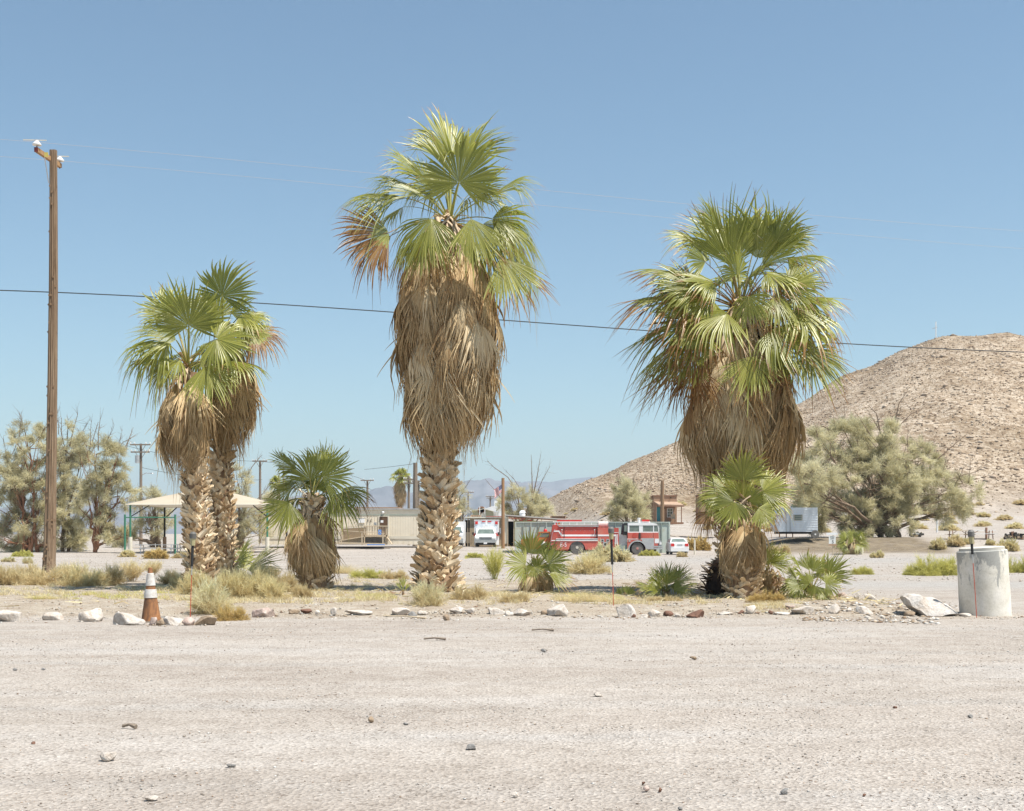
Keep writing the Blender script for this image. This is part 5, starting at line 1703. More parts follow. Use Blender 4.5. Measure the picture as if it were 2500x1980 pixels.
# ---- container behind it
def container():
    Y = 113.5
    k = 0.18544
    L = Loc(1300, 1150, k, Y, 1445)
    root = thing('shipping_container', L.base, 'long pale green steel container with upright ribs standing behind the fire engine', 'container')
    x, z = L.x, L.z
    x0, x1 = -232, 1812; yt, yb = 668, 1104
    P(MB().box(x(x0), x(x1), 0.06, 2.44, z(yb), z(yt + 4)), 'body', M_GALV, root)
    P(MB().box(x(x0), x(x1), -0.02, 2.46, z(yt + 12), z(yt)), 'top_rail', M_GALV, root)
    P(MB().box(x(x0), x(x1), -0.02, 0.058, z(yb), z(yb - 14)), 'bottom_rail', M_GALVD, root)
    n = 20
    for i in range(n + 1):
        xx = x0 + 10 + (x1 - x0 - 20) * i / n
        wd = 10 if i in (0, n) else 6
        P(MB().box(x(xx - wd), x(xx + wd), -0.03, 0.058, z(yb - 14), z(yt + 12)), 'rib', M_GALV if i % 2 == 0 or i in (0, n) else M_GALVD, root)
        if i < n:
            P(MB().box(x(xx + 16), x(xx + 84), 0.0, 0.058, z(yt + 34), z(yt + 14)), 'top_plate', M_GALVD, root)
container()

# ---- orange pickup
def orange_truck():
    L = Loc(1300, 1150, 0.18544, 110.6, 1318)
    root = thing('orange_truck', L.base, 'orange work truck with red beacon, half hidden by palm fans beside the fire engine', 'truck')
    x, z, m = L.x, L.z, L.m
    P(MB().prism([(x(-150), z(900)), (x(60), z(880)), (x(235), z(880)), (x(235), z(1030)), (x(-150), z(1030))], 0, 1.5), 'body', M_ORANGE, root)
    P(MB().prism([(x(85), z(806)), (x(225), z(800)), (x(240), z(812)), (x(238), z(882)), (x(60), z(882))], 0.05, 0.12), 'cab_frame', M_ORANGE, root)
    P(MB().prism([(x(100), z(818)), (x(215), z(816)), (x(218), z(872)), (x(88), z(872))], 0.035, 0.048), 'side_window', M_GLASS, root)
    P(MB().prism([(x(85), z(800)), (x(230), z(796)), (x(240), z(812)), (x(75), z(814))], 0.0, 1.5), 'cab_roof', M_ORANGE, root)
    P(MB().box(x(90), x(235), 1.35, 1.45, z(882), z(812)), 'cab_far_side', M_ORANGE, root)
    P(MB().lathe([(m(26), 0), (m(26), m(16)), (m(14), m(34)), (0.001, m(38))], 12, 'Z', (x(172), 0.6, z(797))), 'beacon', M_LAMPR, root, True)
    P(MB().lathe([(m(40), 0), (m(42), m(30)), (m(36), m(60)), (0.001, m(66))], 12, 'Z', (x(150), -0.35, z(995))), 'white_tank', M_WHITE, root, True)
    for px_ in (-90, 170):
        wheel(root, x(px_), 0.1, 0.36, 0.36, 0.22, M_ALU)
orange_truck()

# ---- white sedan, seen from behind
def sedan():
    L = Loc(1300, 1150, 0.18544, 107.5, 1659)
    root = thing('parked_car', L.base, 'small white sedan seen from behind at the right end of the container', 'car')
    x, z, m = L.x, L.z, L.m
    W0, W1 = x(1818), x(2060)
    zz = lambda v: z(v)
    # body as lofted rings along y (depth)
    rings = []
    def ring(y, x0, x1, z0, z1, cr):
        c = cr
        return [(x0, y, z0), (x1, y, z0), (x1 + 0.02, y, (z0 + z1) / 2), (x1, y, z1 - c), (x1 - c, y, z1), (x0 + c, y, z1), (x0, y, z1 - c), (x0 - 0.02, y, (z0 + z1) / 2)]
    def loft(rs):
        mb = MB(); v = [p for r in rs for p in r]; n = len(rs[0]); f = [tuple(range(n - 1, -1, -1))]
        for i in range(len(rs) - 1):
            for t in range(n):
                f.append((i * n + t, i * n + (t + 1) % n, (i + 1) * n + (t + 1) % n, (i + 1) * n + t))
        f.append(tuple((len(rs) - 1) * n + t for t in range(n)))
        return mb.add(v, f)
    body = loft([ring(0.0, W0 + 0.04, W1 - 0.04, zz(1056), zz(960), 0.08), ring(0.12, W0, W1, zz(1062), zz(946), 0.09), ring(0.9, W0, W1, zz(1062), zz(936), 0.08),
                 ring(3.0, W0, W1, zz(1062), zz(936), 0.08), ring(4.1, W0 + 0.08, W1 - 0.08, zz(1060), zz(970), 0.12)])
    P(body, 'body', M_WHITE, root, True)
    cabin = loft([ring(0.62, W0 + 0.05, W1 - 0.05, zz(940), zz(934), 0.005), ring(1.15, W0 + 0.16, W1 - 0.16, zz(940), zz(884), 0.06), ring(2.2, W0 + 0.16, W1 - 0.16, zz(940), zz(880), 0.06), ring(3.0, W0 + 0.08, W1 - 0.08, zz(940), zz(932), 0.005)])
    P(cabin, 'cabin', M_WHITE, root, True)
    P(MB().add([(x(1838), 0.63, z(932)), (x(2038), 0.63, z(932)), (x(2012), 1.06, z(892)), (x(1862), 1.06, z(892))], [(0, 1, 2, 3)]).add(
        [(x(1838), 0.65, z(934)), (x(2038), 0.65, z(934)), (x(2012), 1.08, z(894)), (x(1862), 1.08, z(894))], [(3, 2, 1, 0)]), 'rear_window', M_GLASS, root)
    bump = loft([ring(-0.10, W0 + 0.03, W1 - 0.03, zz(1058), zz(1004), 0.05), ring(0.2, W0 - 0.01, W1 + 0.01, zz(1060), zz(1002), 0.05)])
    P(bump, 'rear_bumper', M_WHITE, root, True)
    for a, b in ((1822, 1868), (2008, 2054)):
        P(L.box(a, b, 952, 992, -0.03, 0.05), 'tail_light', M_LAMPR, root)
    P(L.box(1906, 1972, 962, 984, -0.015, 0.0), 'number_plate', M_ALU, root)
    P(L.box(1846, 2040, 1060, 1075, 0.02, 3.8), 'underside', M_DARK, root)
    for sx in (W0 + 0.14, W1 - 0.14):
        for sy in (0.75, 3.2):
            wheel(root, sx, sy, 0.27, 0.29, 0.20, axis='X', facing=1)
sedan()

# ---- ambulance
def ambulance():
    L = Loc(1050, 1150, 0.17562, 123.0, 1187)
    root = thing('ambulance', L.base, 'white ambulance with red roof lights facing the camera in front of the station', 'ambulance')
    x, z, m = L.x, L.z, L.m
    P(MB().box(x(608), x(952), 1.5, 5.2, z(1030), z(676)), 'patient_box', M_WHITE, root)
    P(MB().box(x(604), x(956), 1.46, 5.2, z(684), z(674)), 'roof_edge', M_WHITE, root)
    M_SHADE = simple('shaded_white_paint', (0.66, 0.70, 0.74), (0.62, 0.66, 0.70), 1, 0.5)  # box front painted blue-grey to stand for the shade on it
    P(L.box(622, 940, 690, 860, 1.48, 1.498), 'shaded_front', M_SHADE, root)
    for a, b, c, d in ((622, 658, 698, 738), (902, 938, 698, 738), (714, 766, 694, 707), (794, 848, 694, 707)):
        P(L.box(a, b, c, d, 1.43, 1.478), 'warning_light', M_LAMPR, root)
    P(L.box(764, 796, 694, 745, 1.45, 1.478), 'marker', M_PORC, root)
    for a, b in ((596, 640), (905, 958)):
        P(L.box(a, b, 868, 902, 1.3, 1.478), 'red_stripe', M_RED, root)
    cabr = MB()
    def tr(y, a, b, c, d): return [(x(a), y, z(d)), (x(b), y, z(d)), (x(b), y, z(c)), (x(a), y, z(c))]
    # cab shell: windscreen slopes back
    prof = [(-0.75, z(1000)), (-0.75, z(920)), (-0.62, z(902)), (0.05, z(872)), (0.55, z(806)), (0.8, z(798)), (1.5, z(796)), (1.5, z(1000))]
    P(MB().prismx(prof, x(640), x(905)), 'cab', M_WHITE, root)
    P(MB().prismx([(-0.72, z(985)), (-0.72, z(925)), (-0.55, z(905)), (0.3, z(885)), (1.5, z(880)), (1.5, z(1010)), (-0.5, z(1010))], x(628), x(639.5)), 'fender', M_WHITE, root)
    P(MB().prismx([(-0.72, z(985)), (-0.72, z(925)), (-0.55, z(905)), (0.3, z(885)), (1.5, z(880)), (1.5, z(1010)), (-0.5, z(1010))], x(905.5), x(917)), 'fender', M_WHITE, root)
    P(MB().add([(x(652), 0.06, z(868)), (x(896), 0.06, z(868)), (x(872), 0.51, z(810)), (x(674), 0.51, z(810)),
                (x(652), 0.03, z(869)), (x(896), 0.03, z(869)), (x(872), 0.48, z(808)), (x(674), 0.48, z(808))],
               [(0, 1, 2, 3), (7, 6, 5, 4), (0, 4, 5, 1), (1, 5, 6, 2), (2, 6, 7, 3), (3, 7, 4, 0)]), 'windscreen', M_GLASS, root)
    P(MB().prism([(x(716), z(798)), (x(730), z(756)), (x(838), z(756)), (x(852), z(798))], 0.75, 1.47), 'roof_fairing', M_WHITE, root)
    P(L.box(686, 860, 914, 952, -0.78, -0.752), 'grille', M_ALU, root)
    P(L.box(690, 856, 928, 934, -0.80, -0.781), 'grille_bar', M_DARK, root)
    P(L.box(690, 856, 942, 946, -0.80, -0.781), 'grille_bar', M_DARK, root)
    for a, b in ((640, 684), (862, 905)):
        P(L.box(a, b, 925, 950, -0.79, -0.752), 'headlight', M_PORC, root)
    P(L.box(626, 918, 958, 996, -0.95, -0.755), 'bumper', M_CHROME, root)
    P(L.box(640, 905, 997, 1024, -0.80, 1.4), 'underside', M_DARK, root)
    P(L.box(748, 795, 990, 1014, -0.97, -0.952), 'number_plate', M_PAPER, root)
    for a in (585, 940):
        P(L.box(a, a + 22, 850, 890, 0.15, 0.25), 'mirror', M_DARK, root)
    for sx in (650, 896):
        for sy in (0.1, 3.9):
            wheel(root, x(sx), sy, 0.38, 0.39, 0.26, axis='X', facing=-1)
ambulance()

def white_truck():
    L = Loc(1050, 1150, 0.17562, 122.0, 1112)
    root = thing('utility_truck', L.base, 'white utility truck mostly hidden behind the tallest palm trunk, left of the ambulance', 'truck')
    x, z = L.x, L.z
    P(MB().box(x(255), x(470), 0.8, 5.0, z(1005), z(700)), 'box_body', M_WHITE, root)
    P(MB().prismx([(-0.7, z(1000)), (-0.7, z(890)), (-0.5, z(870)), (0.1, z(860)), (0.5, z(770)), (0.8, z(765)), (0.8, z(1000))], x(270), x(455)), 'cab', M_WHITE, root)
    P(MB().add([(x(285), 0.08, z(855)), (x(440), 0.08, z(855)), (x(428), 0.46, z(778)), (x(297), 0.46, z(778)), (x(285), 0.04, z(856)), (x(440), 0.04, z(856)), (x(428), 0.42, z(776)), (x(297), 0.42, z(776))],
               [(0, 1, 2, 3), (7, 6, 5, 4), (0, 4, 5, 1), (1, 5, 6, 2), (2, 6, 7, 3), (3, 7, 4, 0)]), 'windscreen', M_GLASS, root)
    P(L.box(262, 465, 938, 975, -0.9, -0.702), 'bumper', M_CHROME, root)
    P(L.box(300, 425, 890, 930, -0.73, -0.702), 'grille', M_ALU, root)
    P(L.box(470, 492, 720, 800, -0.1, 0.0), 'mirror', M_WHITE, root)
    P(L.box(280, 450, 1001, 1025, -0.6, 4), 'underside', M_DARK, root)
    for sx in (285, 440):
        wheel(root, x(sx), 0.0, 0.38, 0.40, 0.26, axis='X', facing=-1)
white_truck()

# ---- fire station and sheds
def station():
    Y = 129.0
    L = Loc(1050, 1150, 0.17562, Y, 1187)
    root = thing('fire_station', L.base, 'low tan fire station with flat roof and open bay behind the ambulance', 'building')
    x, z = L.x, L.z
    zb = -0.1
    P(MB().box(x(560), x(1080), 0, 7, zb, z(650)), 'wall', M_STONEW, root)
    P(MB().box(x(480), x(1082), -0.25, 7.2, z(655), z(636)), 'roof_edge', M_TRIM, root)
    P(MB().box(x(780), x(1010), -0.3, -0.252, z(634), z(626)), 'red_trim', M_RED, root)
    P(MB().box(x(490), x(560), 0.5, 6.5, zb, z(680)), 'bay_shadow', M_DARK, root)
    for a in (484, 520, 552):
        P(MB().box(x(a), x(a + 9), 0, 0.12, zb, z(655)), 'post', M_WOODL, root)
    P(MB().box(x(500), x(558), 0.3, 0.48, z(1000), z(850)), 'sand_coloured_crate', M_TAN, root)
    for a, b in ((966, 985), (1010, 1032)):
        P(L.box(a, b, 790, 868, -0.05, -0.002), 'window', M_PAPER, root)
    P(L.box(1034, 1080, 655, 1010, -0.18, -0.002), 'corner_post', M_TRIM, root)
    sc = MB()
    for k in range(6):
        sc.lathe([(0.13, 0), (0.13, 0.3)], 8, 'Y', (x(575 + k * 24), 0.2, z(628)))
    P(sc, 'tile_ends', M_ADOBE, root)
    P(MB().lathe([(0.25, 0), (0.25, 0.35), (0.3, 0.5), (0.001, 0.6)], 10, 'Z', (x(915), 1.2, z(636))), 'roof_vent', M_ALU, root, True)
    for cx, cy, r in ((540, 578, 42), (740, 612, 38)):
        g = L.base + Vector((x(cx), 1.0, z(650)))
        d = thing('satellite_dish', g, 'satellite dish on the station roof, %s' % ('the higher one at the left end' if cx == 540 else 'the lower one above the ambulance'), 'satellite dish', 'satellite dishes on the station roof')
        rr = L.m(r); h = z(cy) - z(650)
        o = P(MB().lathe([(0.001, 0.14), (rr * 0.5, 0.10), (rr, 0.0), (rr * 0.98, -0.02), (rr * 0.5, 0.08), (0.001, 0.12)], 20, 'Y'), 'dish', M_ALU, d, True)
        o.location = (0, 0, h); o.rotation_euler = (math.radians(18), 0, math.radians(-20))
        P(MB().tube([(0, 0.15, -0.1), (0, 0.12, h)], 0.04, 6), 'mast', M_ALU, d)
        P(MB().obox((0, 0, h - rr * 0.8), (0.05, -0.45, h), 0.03, 0.03), 'feed_arm', M_ALU, d)
    for cx, top in ((685, 488), (757, 492)):
        a = thing('antenna', L.base + Vector((x(cx), 1.5, z(650))), 'thin white antenna on the station roof, the %s one' % ('left' if cx == 685 else 'right'), 'antenna', 'antennas on the station roof')
        P(MB().tube([(0, 0, 0), (0, 0, z(top) - z(650))], 0.035, 6), 'rod', M_WHITE, a)
    # open shed to the right
    root = thing('open_shed', L.base + Vector((x(1450), 0, 0)), 'dark open shed with a sloping sheet roof and red hanging fringe, behind the container', 'shed')
    dx = -x(1450)
    X = lambda v: x(v) + dx
    P(MB().prism([(X(1050), z(606)), (X(1900), z(668)), (X(1900), z(684)), (X(1050), z(622))], -0.6, 6.5), 'roof', M_ROOFM, root)
    P(MB().prism([(X(1080), z(624)), (X(1900), z(686)), (X(1900), z(700)), (X(1080), z(640))], -0.3, -0.2), 'rafter', M_ADOBED, root)
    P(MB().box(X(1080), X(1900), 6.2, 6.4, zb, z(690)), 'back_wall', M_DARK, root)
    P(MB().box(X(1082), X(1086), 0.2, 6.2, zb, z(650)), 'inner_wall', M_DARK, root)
    for a in (1078, 1160, 1545, 1885):
        P(MB().box(X(a), X(a + 8), -0.3, -0.12, zb, z(640 + (a - 1078) * 0.073)), 'post', M_WOODL, root)
    fl = []
    for k in range(9):
        xx = 1092 + k * 26
        o = P(MB().prism([(X(xx), z(646 + k * 1.5)), (X(xx + 20), z(647 + k * 1.5)), (X(xx + 20), z(662 + k * 1.2)), (X(xx), z(664 + k * 1.2))], -0.45, -0.42), 'red_pennant', M_RED if k % 2 else M_ORANGE, root)
    tl = MB()
    for k in range(11):
        tl.lathe([(0.14, 0), (0.14, 0.5)], 8, 'Y', (X(1690 + k * 19), 0.6, z(640)))
    P(tl, 'tile_ends', M_ADOBE, root)
    P(MB().box(X(1680), X(1885), 0.5, 1.0, z(668), z(650)), 'tile_beam', M_ADOBED, root)
    P(MB().lathe([(0.3, 0), (0.3, 0.35), (0.35, 0.4), (0.2, 0.62), (0.001, 0.65)], 10, 'Z', (X(1285), 2, z(628))), 'roof_cooler', M_WHITE, root, True)
    # vehicle inside the shed
    t = thing('parked_engine', L.base + Vector((x(1310), 1.2, 0)), 'yellowish truck roof with red lights parked inside the dark open shed', 'truck')
    dx2 = -x(1310)
    P(MB().box(x(1165) + dx2, x(1480) + dx2, 0, 3.5, z(1000), z(688)), 'cab', simple('pale_yellow_paint', (0.55, 0.52, 0.25), (0.5, 0.47, 0.22), 2, 0.5), t)
    for a, b in ((1240, 1290), (1350, 1420)):
        P(MB().box(x(a) + dx2, x(b) + dx2, -0.1, 0.2, z(690), z(676)), 'warning_light', M_LAMPR, t)
    P(MB().box(x(1190) + dx2, x(1455) + dx2, -0.03, -0.002, z(800), z(710)), 'windscreen', M_GLASS, t)
station()

def far_houses():
    Y = 175.0
    L = Loc(1050, 1150, 0.17562, Y, 1182, 1316)
    root = thing('gable_house', L.base, 'distant greenish house with a shallow gable and round vent above the station roof', 'house')
    x, z = L.x, L.z
    P(MB().prism([(x(590), z(620)), (x(590), z(560)), (x(745), z(528)), (x(900), z(570)), (x(900), z(900)), (x(590), z(900))], 0, 8), 'wall', simple('sage_siding', (0.42, 0.42, 0.30), (0.38, 0.38, 0.27), 1, 0.9), root)
    P(MB().prism([(x(560), z(556)), (x(745), z(520)), (x(930), z(570)), (x(930), z(578)), (x(745), z(529)), (x(560), z(565))], -0.5, 8.5), 'roof', M_TRIM, root)
    P(MB().lathe([(0.55, 0), (0.55, 0.08), (0.35, 0.08), (0.35, 0.0)], 14, 'Y', (x(716), -0.1, z(545))), 'vent', M_ADOBED, root)
    root = thing('white_building', wpt(1222, 1316, 230), 'far white roof and block rising behind the gable house beside the brown flagpole', 'building')
    L2 = Loc(1050, 1150, 0.17562, 230.0, 1222, 1316)
    x, z = L2.x, L2.z
    P(MB().prism([(x(770), z(520)), (x(860), z(488)), (x(1010), z(490)), (x(1050), z(530)), (x(1050), z(900)), (x(770), z(900))], 0, 12), 'roof', M_WHITE, root)
    P(MB().prism([(x(890), z(487)), (x(890), z(405)), (x(990), z(415)), (x(990), z(488))], 2, 10), 'block', M_WHITE, root)
    P(MB().box(x(905), x(975), 1.95, 1.999, z(480), z(440)), 'window_band', M_GALV, root)
far_houses()

# ---- flag pole
def round_pole(name, px, Y, top_py, r0, r1, label, mat, group=None, lean=0.0, cat='pole', base_off=0.0):
    b = on_ground(px, Y)
    root = thing(name, b, label, cat, group)
    top = wpt(px, top_py, Y).z - b.z
    P(MB().tube([(0, 0, -0.1), (lean * 0.5, 0, top * 0.5), (lean, 0, top)], [r0, (r0 + r1) / 2, r1], 10), 'shaft', mat, root, True)
    return root, top
def flag_pole():
    root, top = round_pole('flag_pole', 1228, 119.0, 1167, 0.17, 0.14, 'brown wooden flagpole standing between the ambulance and the shed', simple('light_pole_wood', (0.36, 0.21, 0.11), (0.30, 0.17, 0.09), 5, 0.85, stretch=(3, 3, 0.2)), cat='flagpole')
    Y = 119.0
    # the flag flies left of the pole, sagging and rippling
    f = thing('flag', root.location + Vector((-0.15, -0.1, 0)), 'small drooping stars and stripes flag flying left of the brown flagpole', 'flag')
    s = Y / FP
    nx, nz = 26, 26
    def pt(i, j):
        u = i / nx; v = j / nz
        X = -u * 0.66 + 0.04 * math.sin(v * 3)
        Z = (HY - 1182) * s + EYE - root.location.z - 0.05 - v * 0.72 - u * 0.46 - 0.12 * u * v
        Yy = 0.09 * math.sin(u * 9 + v * 2) * u
        return (X, Yy, Z)
    M_FR = simple('flag_red', (0.50, 0.05, 0.06), (0.44, 0.05, 0.05), 3, 0.8)
    M_FW = simple('flag_white', (0.74, 0.70, 0.68), (0.68, 0.65, 0.63), 3, 0.8)
    M_FB = simple('flag_blue', (0.05, 0.07, 0.20), (0.05, 0.06, 0.16), 3, 0.8)
    for k in range(13):
        for part, i0, i1, mt in (('stripe', 0 if k > 6 else 11, nx, M_FR if k % 2 == 0 else M_FW),):
            V = []; F = []; n = 0
            for i in range(i0, i1 + 1):
                V += [pt(i, k * 2), pt(i, k * 2 + 2)]
            for i in range(i1 - i0):
                F.append((2 * i, 2 * i + 1, 2 * i + 3, 2 * i + 2))
            P(MB().add(V, F), 'stripe', mt, f)
    V = []; F = []
    for i in range(12):
        V += [pt(i, 0), pt(i, 14)]
    for i in range(11):
        F.append((2 * i, 2 * i + 1, 2 * i + 3, 2 * i + 2))
    P(MB().add(V, F), 'canton', M_FB, f)
    st = MB()
    for i in range(5):
        for j in range(4):
            p = Vector(pt(1.5 + i * 2.1, 2 + j * 3.2))
            st.box(p.x - 0.014, p.x + 0.014, p.y - 0.012, p.y - 0.006, p.z - 0.014, p.z + 0.014)
    s_ = P(st, 'stars', M_FW, f); s_['kind'] = 'stuff'
flag_pole()

# ---- long beige modular building with ramp
def modular():
    Y = 120.5
    L = Loc(600, 1060, 0.2577, Y, 840)
    root = thing('modular_building', L.base, 'long beige modular office building with a brown door and wooden ramp', 'building')
    x, z = L.x, L.z
    zb = z(1046)
    P(MB().box(x(155), x(1730), 0, 8, zb, z(706)), 'wall', M_TAN, root)
    P(MB().box(x(150), x(1734), -0.12, 8.1, z(714), z(704)), 'roof_edge', M_ALU, root)
    P(MB().box(x(700), x(1450), 0.5, 7.5, z(704), z(690)), 'roof', M_ADOBE, root)
    P(MB().box(x(155), x(1730), -0.035, -0.002, z(770), z(762)), 'band', M_GALVD, root)
    P(MB().box(x(155), x(1730), -0.05, -0.002, z(992), z(966)), 'skirt_band', M_TRIM, root)
    for k in range(64):
        xx = 165 + k * 24.6
        if 1250 < xx < 1362: continue
        P(MB().box(x(xx), x(xx) + 0.03, -0.02, -0.002, z(964), z(772)), 'batten', M_TAN, root)
    for k in range(32):
        xx = 165 + k * 49.2
        P(MB().box(x(xx), x(xx) + 0.03, -0.02, -0.002, z(1046), z(994)), 'skirt_batten', M_TAN, root)
        P(MB().box(x(xx), x(xx) + 0.03, -0.02, -0.002, z(760), z(716)), 'fascia_batten', M_TAN, root)
    d = P(L.box(1267, 1346, 781, 966, -0.06, -0.002), 'door', M_BROWN, root)
    P(L.box(1278, 1304, 815, 838, -0.075, -0.062), 'door_notice', M_PAPER, d)
    fr = MB().box(x(1256), x(1267), -0.08, -0.002, z(966), z(774)); fr.box(x(1346), x(1358), -0.08, -0.002, z(966), z(774)); fr.box(x(1267), x(1346), -0.08, -0.002, z(781), z(774))
    P(fr, 'door_frame', M_TRIM, root)
    P(L.box(1070, 1126, 800, 840, -0.08, -0.002), 'notice_board', M_PAPER, root)
    P(L.box(1045, 1140, 796, 800, -0.09, -0.082), 'board_shelf', M_ALU, root)
    for a in (1152, 1184):
        P(L.box(a, a + 5, 808, 832, -0.07, -0.002), 'wall_hook', M_DARK, root)
    P(L.box(1214, 1240, 836, 860, -0.02, -0.002), 'wall_patch', M_ALU, root)
    P(MB().lathe([(0.03, 0), (0.12, 0.06), (0.14, 0.2)], 10, 'Y', (x(1302), -0.3, z(742))), 'flood_lamp', M_PORC, root, True)
    P(L.box(1290, 1300, 740, 762, -0.12, -0.002), 'lamp_bracket', M_ALU, root)
    # ramp and landing
    r = thing('access_ramp', L.base + Vector((x(1130), -2.6, 0)), 'weathered wooden access ramp with rails leading up to the brown door', 'ramp')
    dx = -x(1130)
    X = lambda v: x(v) + dx
    W_ = M_WOODL
    P(MB().box(X(1145), X(1358), 0.8, 2.6, z(972), z(962)), 'landing', W_, r)
    P(MB().prism([(X(900), z(1004)), (X(1145), z(962)), (X(1145), z(972)), (X(900), z(1014))], 1.5, 2.55), 'upper_ramp', W_, r)
    P(MB().prism([(X(860), z(1026)), (X(1350), z(1040)), (X(1350), z(1046)), (X(860), z(1036))], 0.0, 1.1), 'lower_ramp', W_, r)
    for a, yt in ((1145, 868), (1352, 868)):
        P(MB().box(X(a - 4), X(a + 5), 0.8, 0.9, z(1044), z(yt)), 'rail_post', W_, r)
    P(MB().box(X(1140), X(1362), 0.74, 0.96, z(876), z(868)), 'top_rail', W_, r)
    P(MB().box(X(1145), X(1356), 0.8, 0.88, z(962), z(954)), 'bottom_rail', W_, r)
    for k in range(13):
        xx = 1158 + k * 15
        P(MB().box(X(xx), X(xx + 6), 0.84, 0.88, z(954), z(876)), 'baluster', W_, r)
    P(MB().obox((X(900), 1.5, z(886)), (X(1145), 1.5, z(870)), 0.1, 0.06), 'upper_rail', W_, r)
    P(MB().prism([(X(905), z(896)), (X(1143), z(882)), (X(1143), z(964)), (X(905), z(1000))], 2.5, 2.55), 'ramp_skirt', simple('dark_lumber', (0.30, 0.23, 0.15), (0.24, 0.18, 0.12), 3, 0.9), r)
    for a, yt, yb in ((940, 908, 1046), (1132, 924, 1048), (1326, 936, 1046), (952, 890, 1000)):
        P(MB().box(X(a - 5), X(a + 5), -0.06, 0.04, z(yb), z(yt)), 'ramp_post', W_, r)
    P(MB().obox((X(905), -0.02, z(910)), (X(1342), -0.02, z(942)), 0.12, 0.06), 'hand_rail', W_, r)
    P(MB().obox((X(905), -0.02, z(1028)), (X(1342), -0.02, z(1040)), 0.1, 0.16), 'kick_board', W_, r)
    P(L.box(1284, 1312, 906, 952, -2.72, -2.69), 'ramp_sign', M_BLUE, None) if False else None
    sg = P(MB().box(X(1284), X(1312), -0.12, -0.09, z(952), z(906)), 'access_sign', M_BLUE, r)
    wc = MB().lathe([(0.075, 0), (0.075, 0.006), (0.05, 0.006), (0.05, 0)], 14, 'Y', (X(1299), -0.128, z(932)))
    wc.box(X(1296), X(1299), -0.128, -0.121, z(928), z(914))
    P(wc, 'wheelchair_mark', M_PAPER, sg)
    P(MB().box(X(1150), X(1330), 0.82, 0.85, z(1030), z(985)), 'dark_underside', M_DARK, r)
    P(MB().obox((X(1358), 0.85, z(975)), (X(1402), 0.85, z(1042)), 0.9, 0.05), 'stair_stringer', W_, r)
    o = P(MB().box(x(1190), x(1350), -3.6, -3.3, z(1049), z(1040)), 'parking_kerb', M_BLUE, None)
    o.location = L.base
    tag(o, 'blue painted parking kerb on the ground in front of the wooden ramp', 'kerb')
modular()

# ---- shade canopy
def canopy():
    Y = 104.0
    L = Loc(0, 960, 0.35123, Y, 487)
    root = thing('shade_canopy', L.base, 'cream fabric shade canopy on green posts behind the touching palms', 'canopy')
    x, z = L.x, L.z
    x0, x1 = x(905), x(1880)
    d0, d1 = -0.5, 9.5
    xm0 = (x0 + x1) / 2 - 0.3; ym = (d0 + d1) / 2
    ze = z(775); zt = z(640)
    # fabric: hipped, sagging between corners
    n = 24
    V = []; F = []
    for j in range(n + 1):
        for i in range(n + 1):
            u = i / n * 2 - 1; v = j / n * 2 - 1
            r = max(abs(u), abs(v))
            zz = ze + (zt - ze) * (1 - r) ** 0.92 - 0.22 * math.sin(PI * (1 - r)) * (1 - min(abs(u), abs(v)) / max(r, 1e-3)) 
            V.append((xm0 + u * (x1 - x0) / 2, ym + v * (d1 - d0) / 2, zz))
    for j in range(n):
        for i in range(n):
            a = j * (n + 1) + i
            F.append((a, a + 1, a + n + 2, a + n + 1))
    m, nt = new_mat('canopy_cloth')
    v = obj_coords(nt); f = noise_t(nt, v, 0.5, 3)
    c = ramp(nt, f, [(0.3, (0.56, 0.48, 0.37)), (0.7, (0.60, 0.53, 0.42))])
    finish(nt, c, 0.9, 0, 0.1, transl=0.30, tcol=c)
    P(MB().add(V, F), 'fabric', m, root, True)
    ed = MB()
    ed.tube([(x0, d0, ze), (x1, d0, ze)], 0.04, 6); ed.tube([(x0, d1, ze), (x1, d1, ze)], 0.04, 6); ed.tube([(x0, d0, ze), (x0, d1, ze)], 0.04, 6); ed.tube([(x1, d0, ze), (x1, d1, ze)], 0.04, 6)
    P(ed, 'edge_cable', M_TRIM, root)
    pm = (M_GREENP, M_DARK, M_GREENP, M_DARK)
    for (px_, dd), mt in zip(((x0 + 0.1, d0 + 0.2), (x0 + 0.3, d1 - 0.3), (x1 - 0.2, d0 + 0.2), (x1 - 0.3, d1 - 0.3)), pm):
        P(MB().tube([(px_, dd, -0.2), (px_, dd, ze - 0.02)], 0.085, 10), 'post', mt, root, True)
        P(MB().tube([(px_, dd, -0.2), (px_, dd, 1.35)], 0.17, 12), 'post_sleeve', M_TRIM if mt is M_GREENP else M_ADOBE, root, True)
        sx = 1 if px_ < xm0 else -1
        P(MB().obox((px_, dd, ze - 1.0), (px_ + sx * 1.3, dd + (0.8 if dd < ym else -0.8), ze - 0.05), 0.07, 0.07), 'brace', M_DARK, root)
    # play frame in front
    f = thing('play_frame', L.base + Vector((x(1085), -1.6, 0)), 'green tubular frame of two posts and a bar in front of the shade canopy', 'frame')
    a, b = x(910) - x(1085), x(1254) - x(1085)
    P(MB().tube([(a, 0, -0.1), (a, 0, z(845))], 0.085, 10), 'post', M_GREENP, f, True)
    P(MB().tube([(b, 0, -0.1), (b, 0, z(845))], 0.085, 10), 'post', M_GREENP, f, True)
    P(MB().tube([(a, 0, z(865)), (b, 0, z(865))], 0.045, 8), 'cross_bar', M_GREENP, f, True)
canopy()

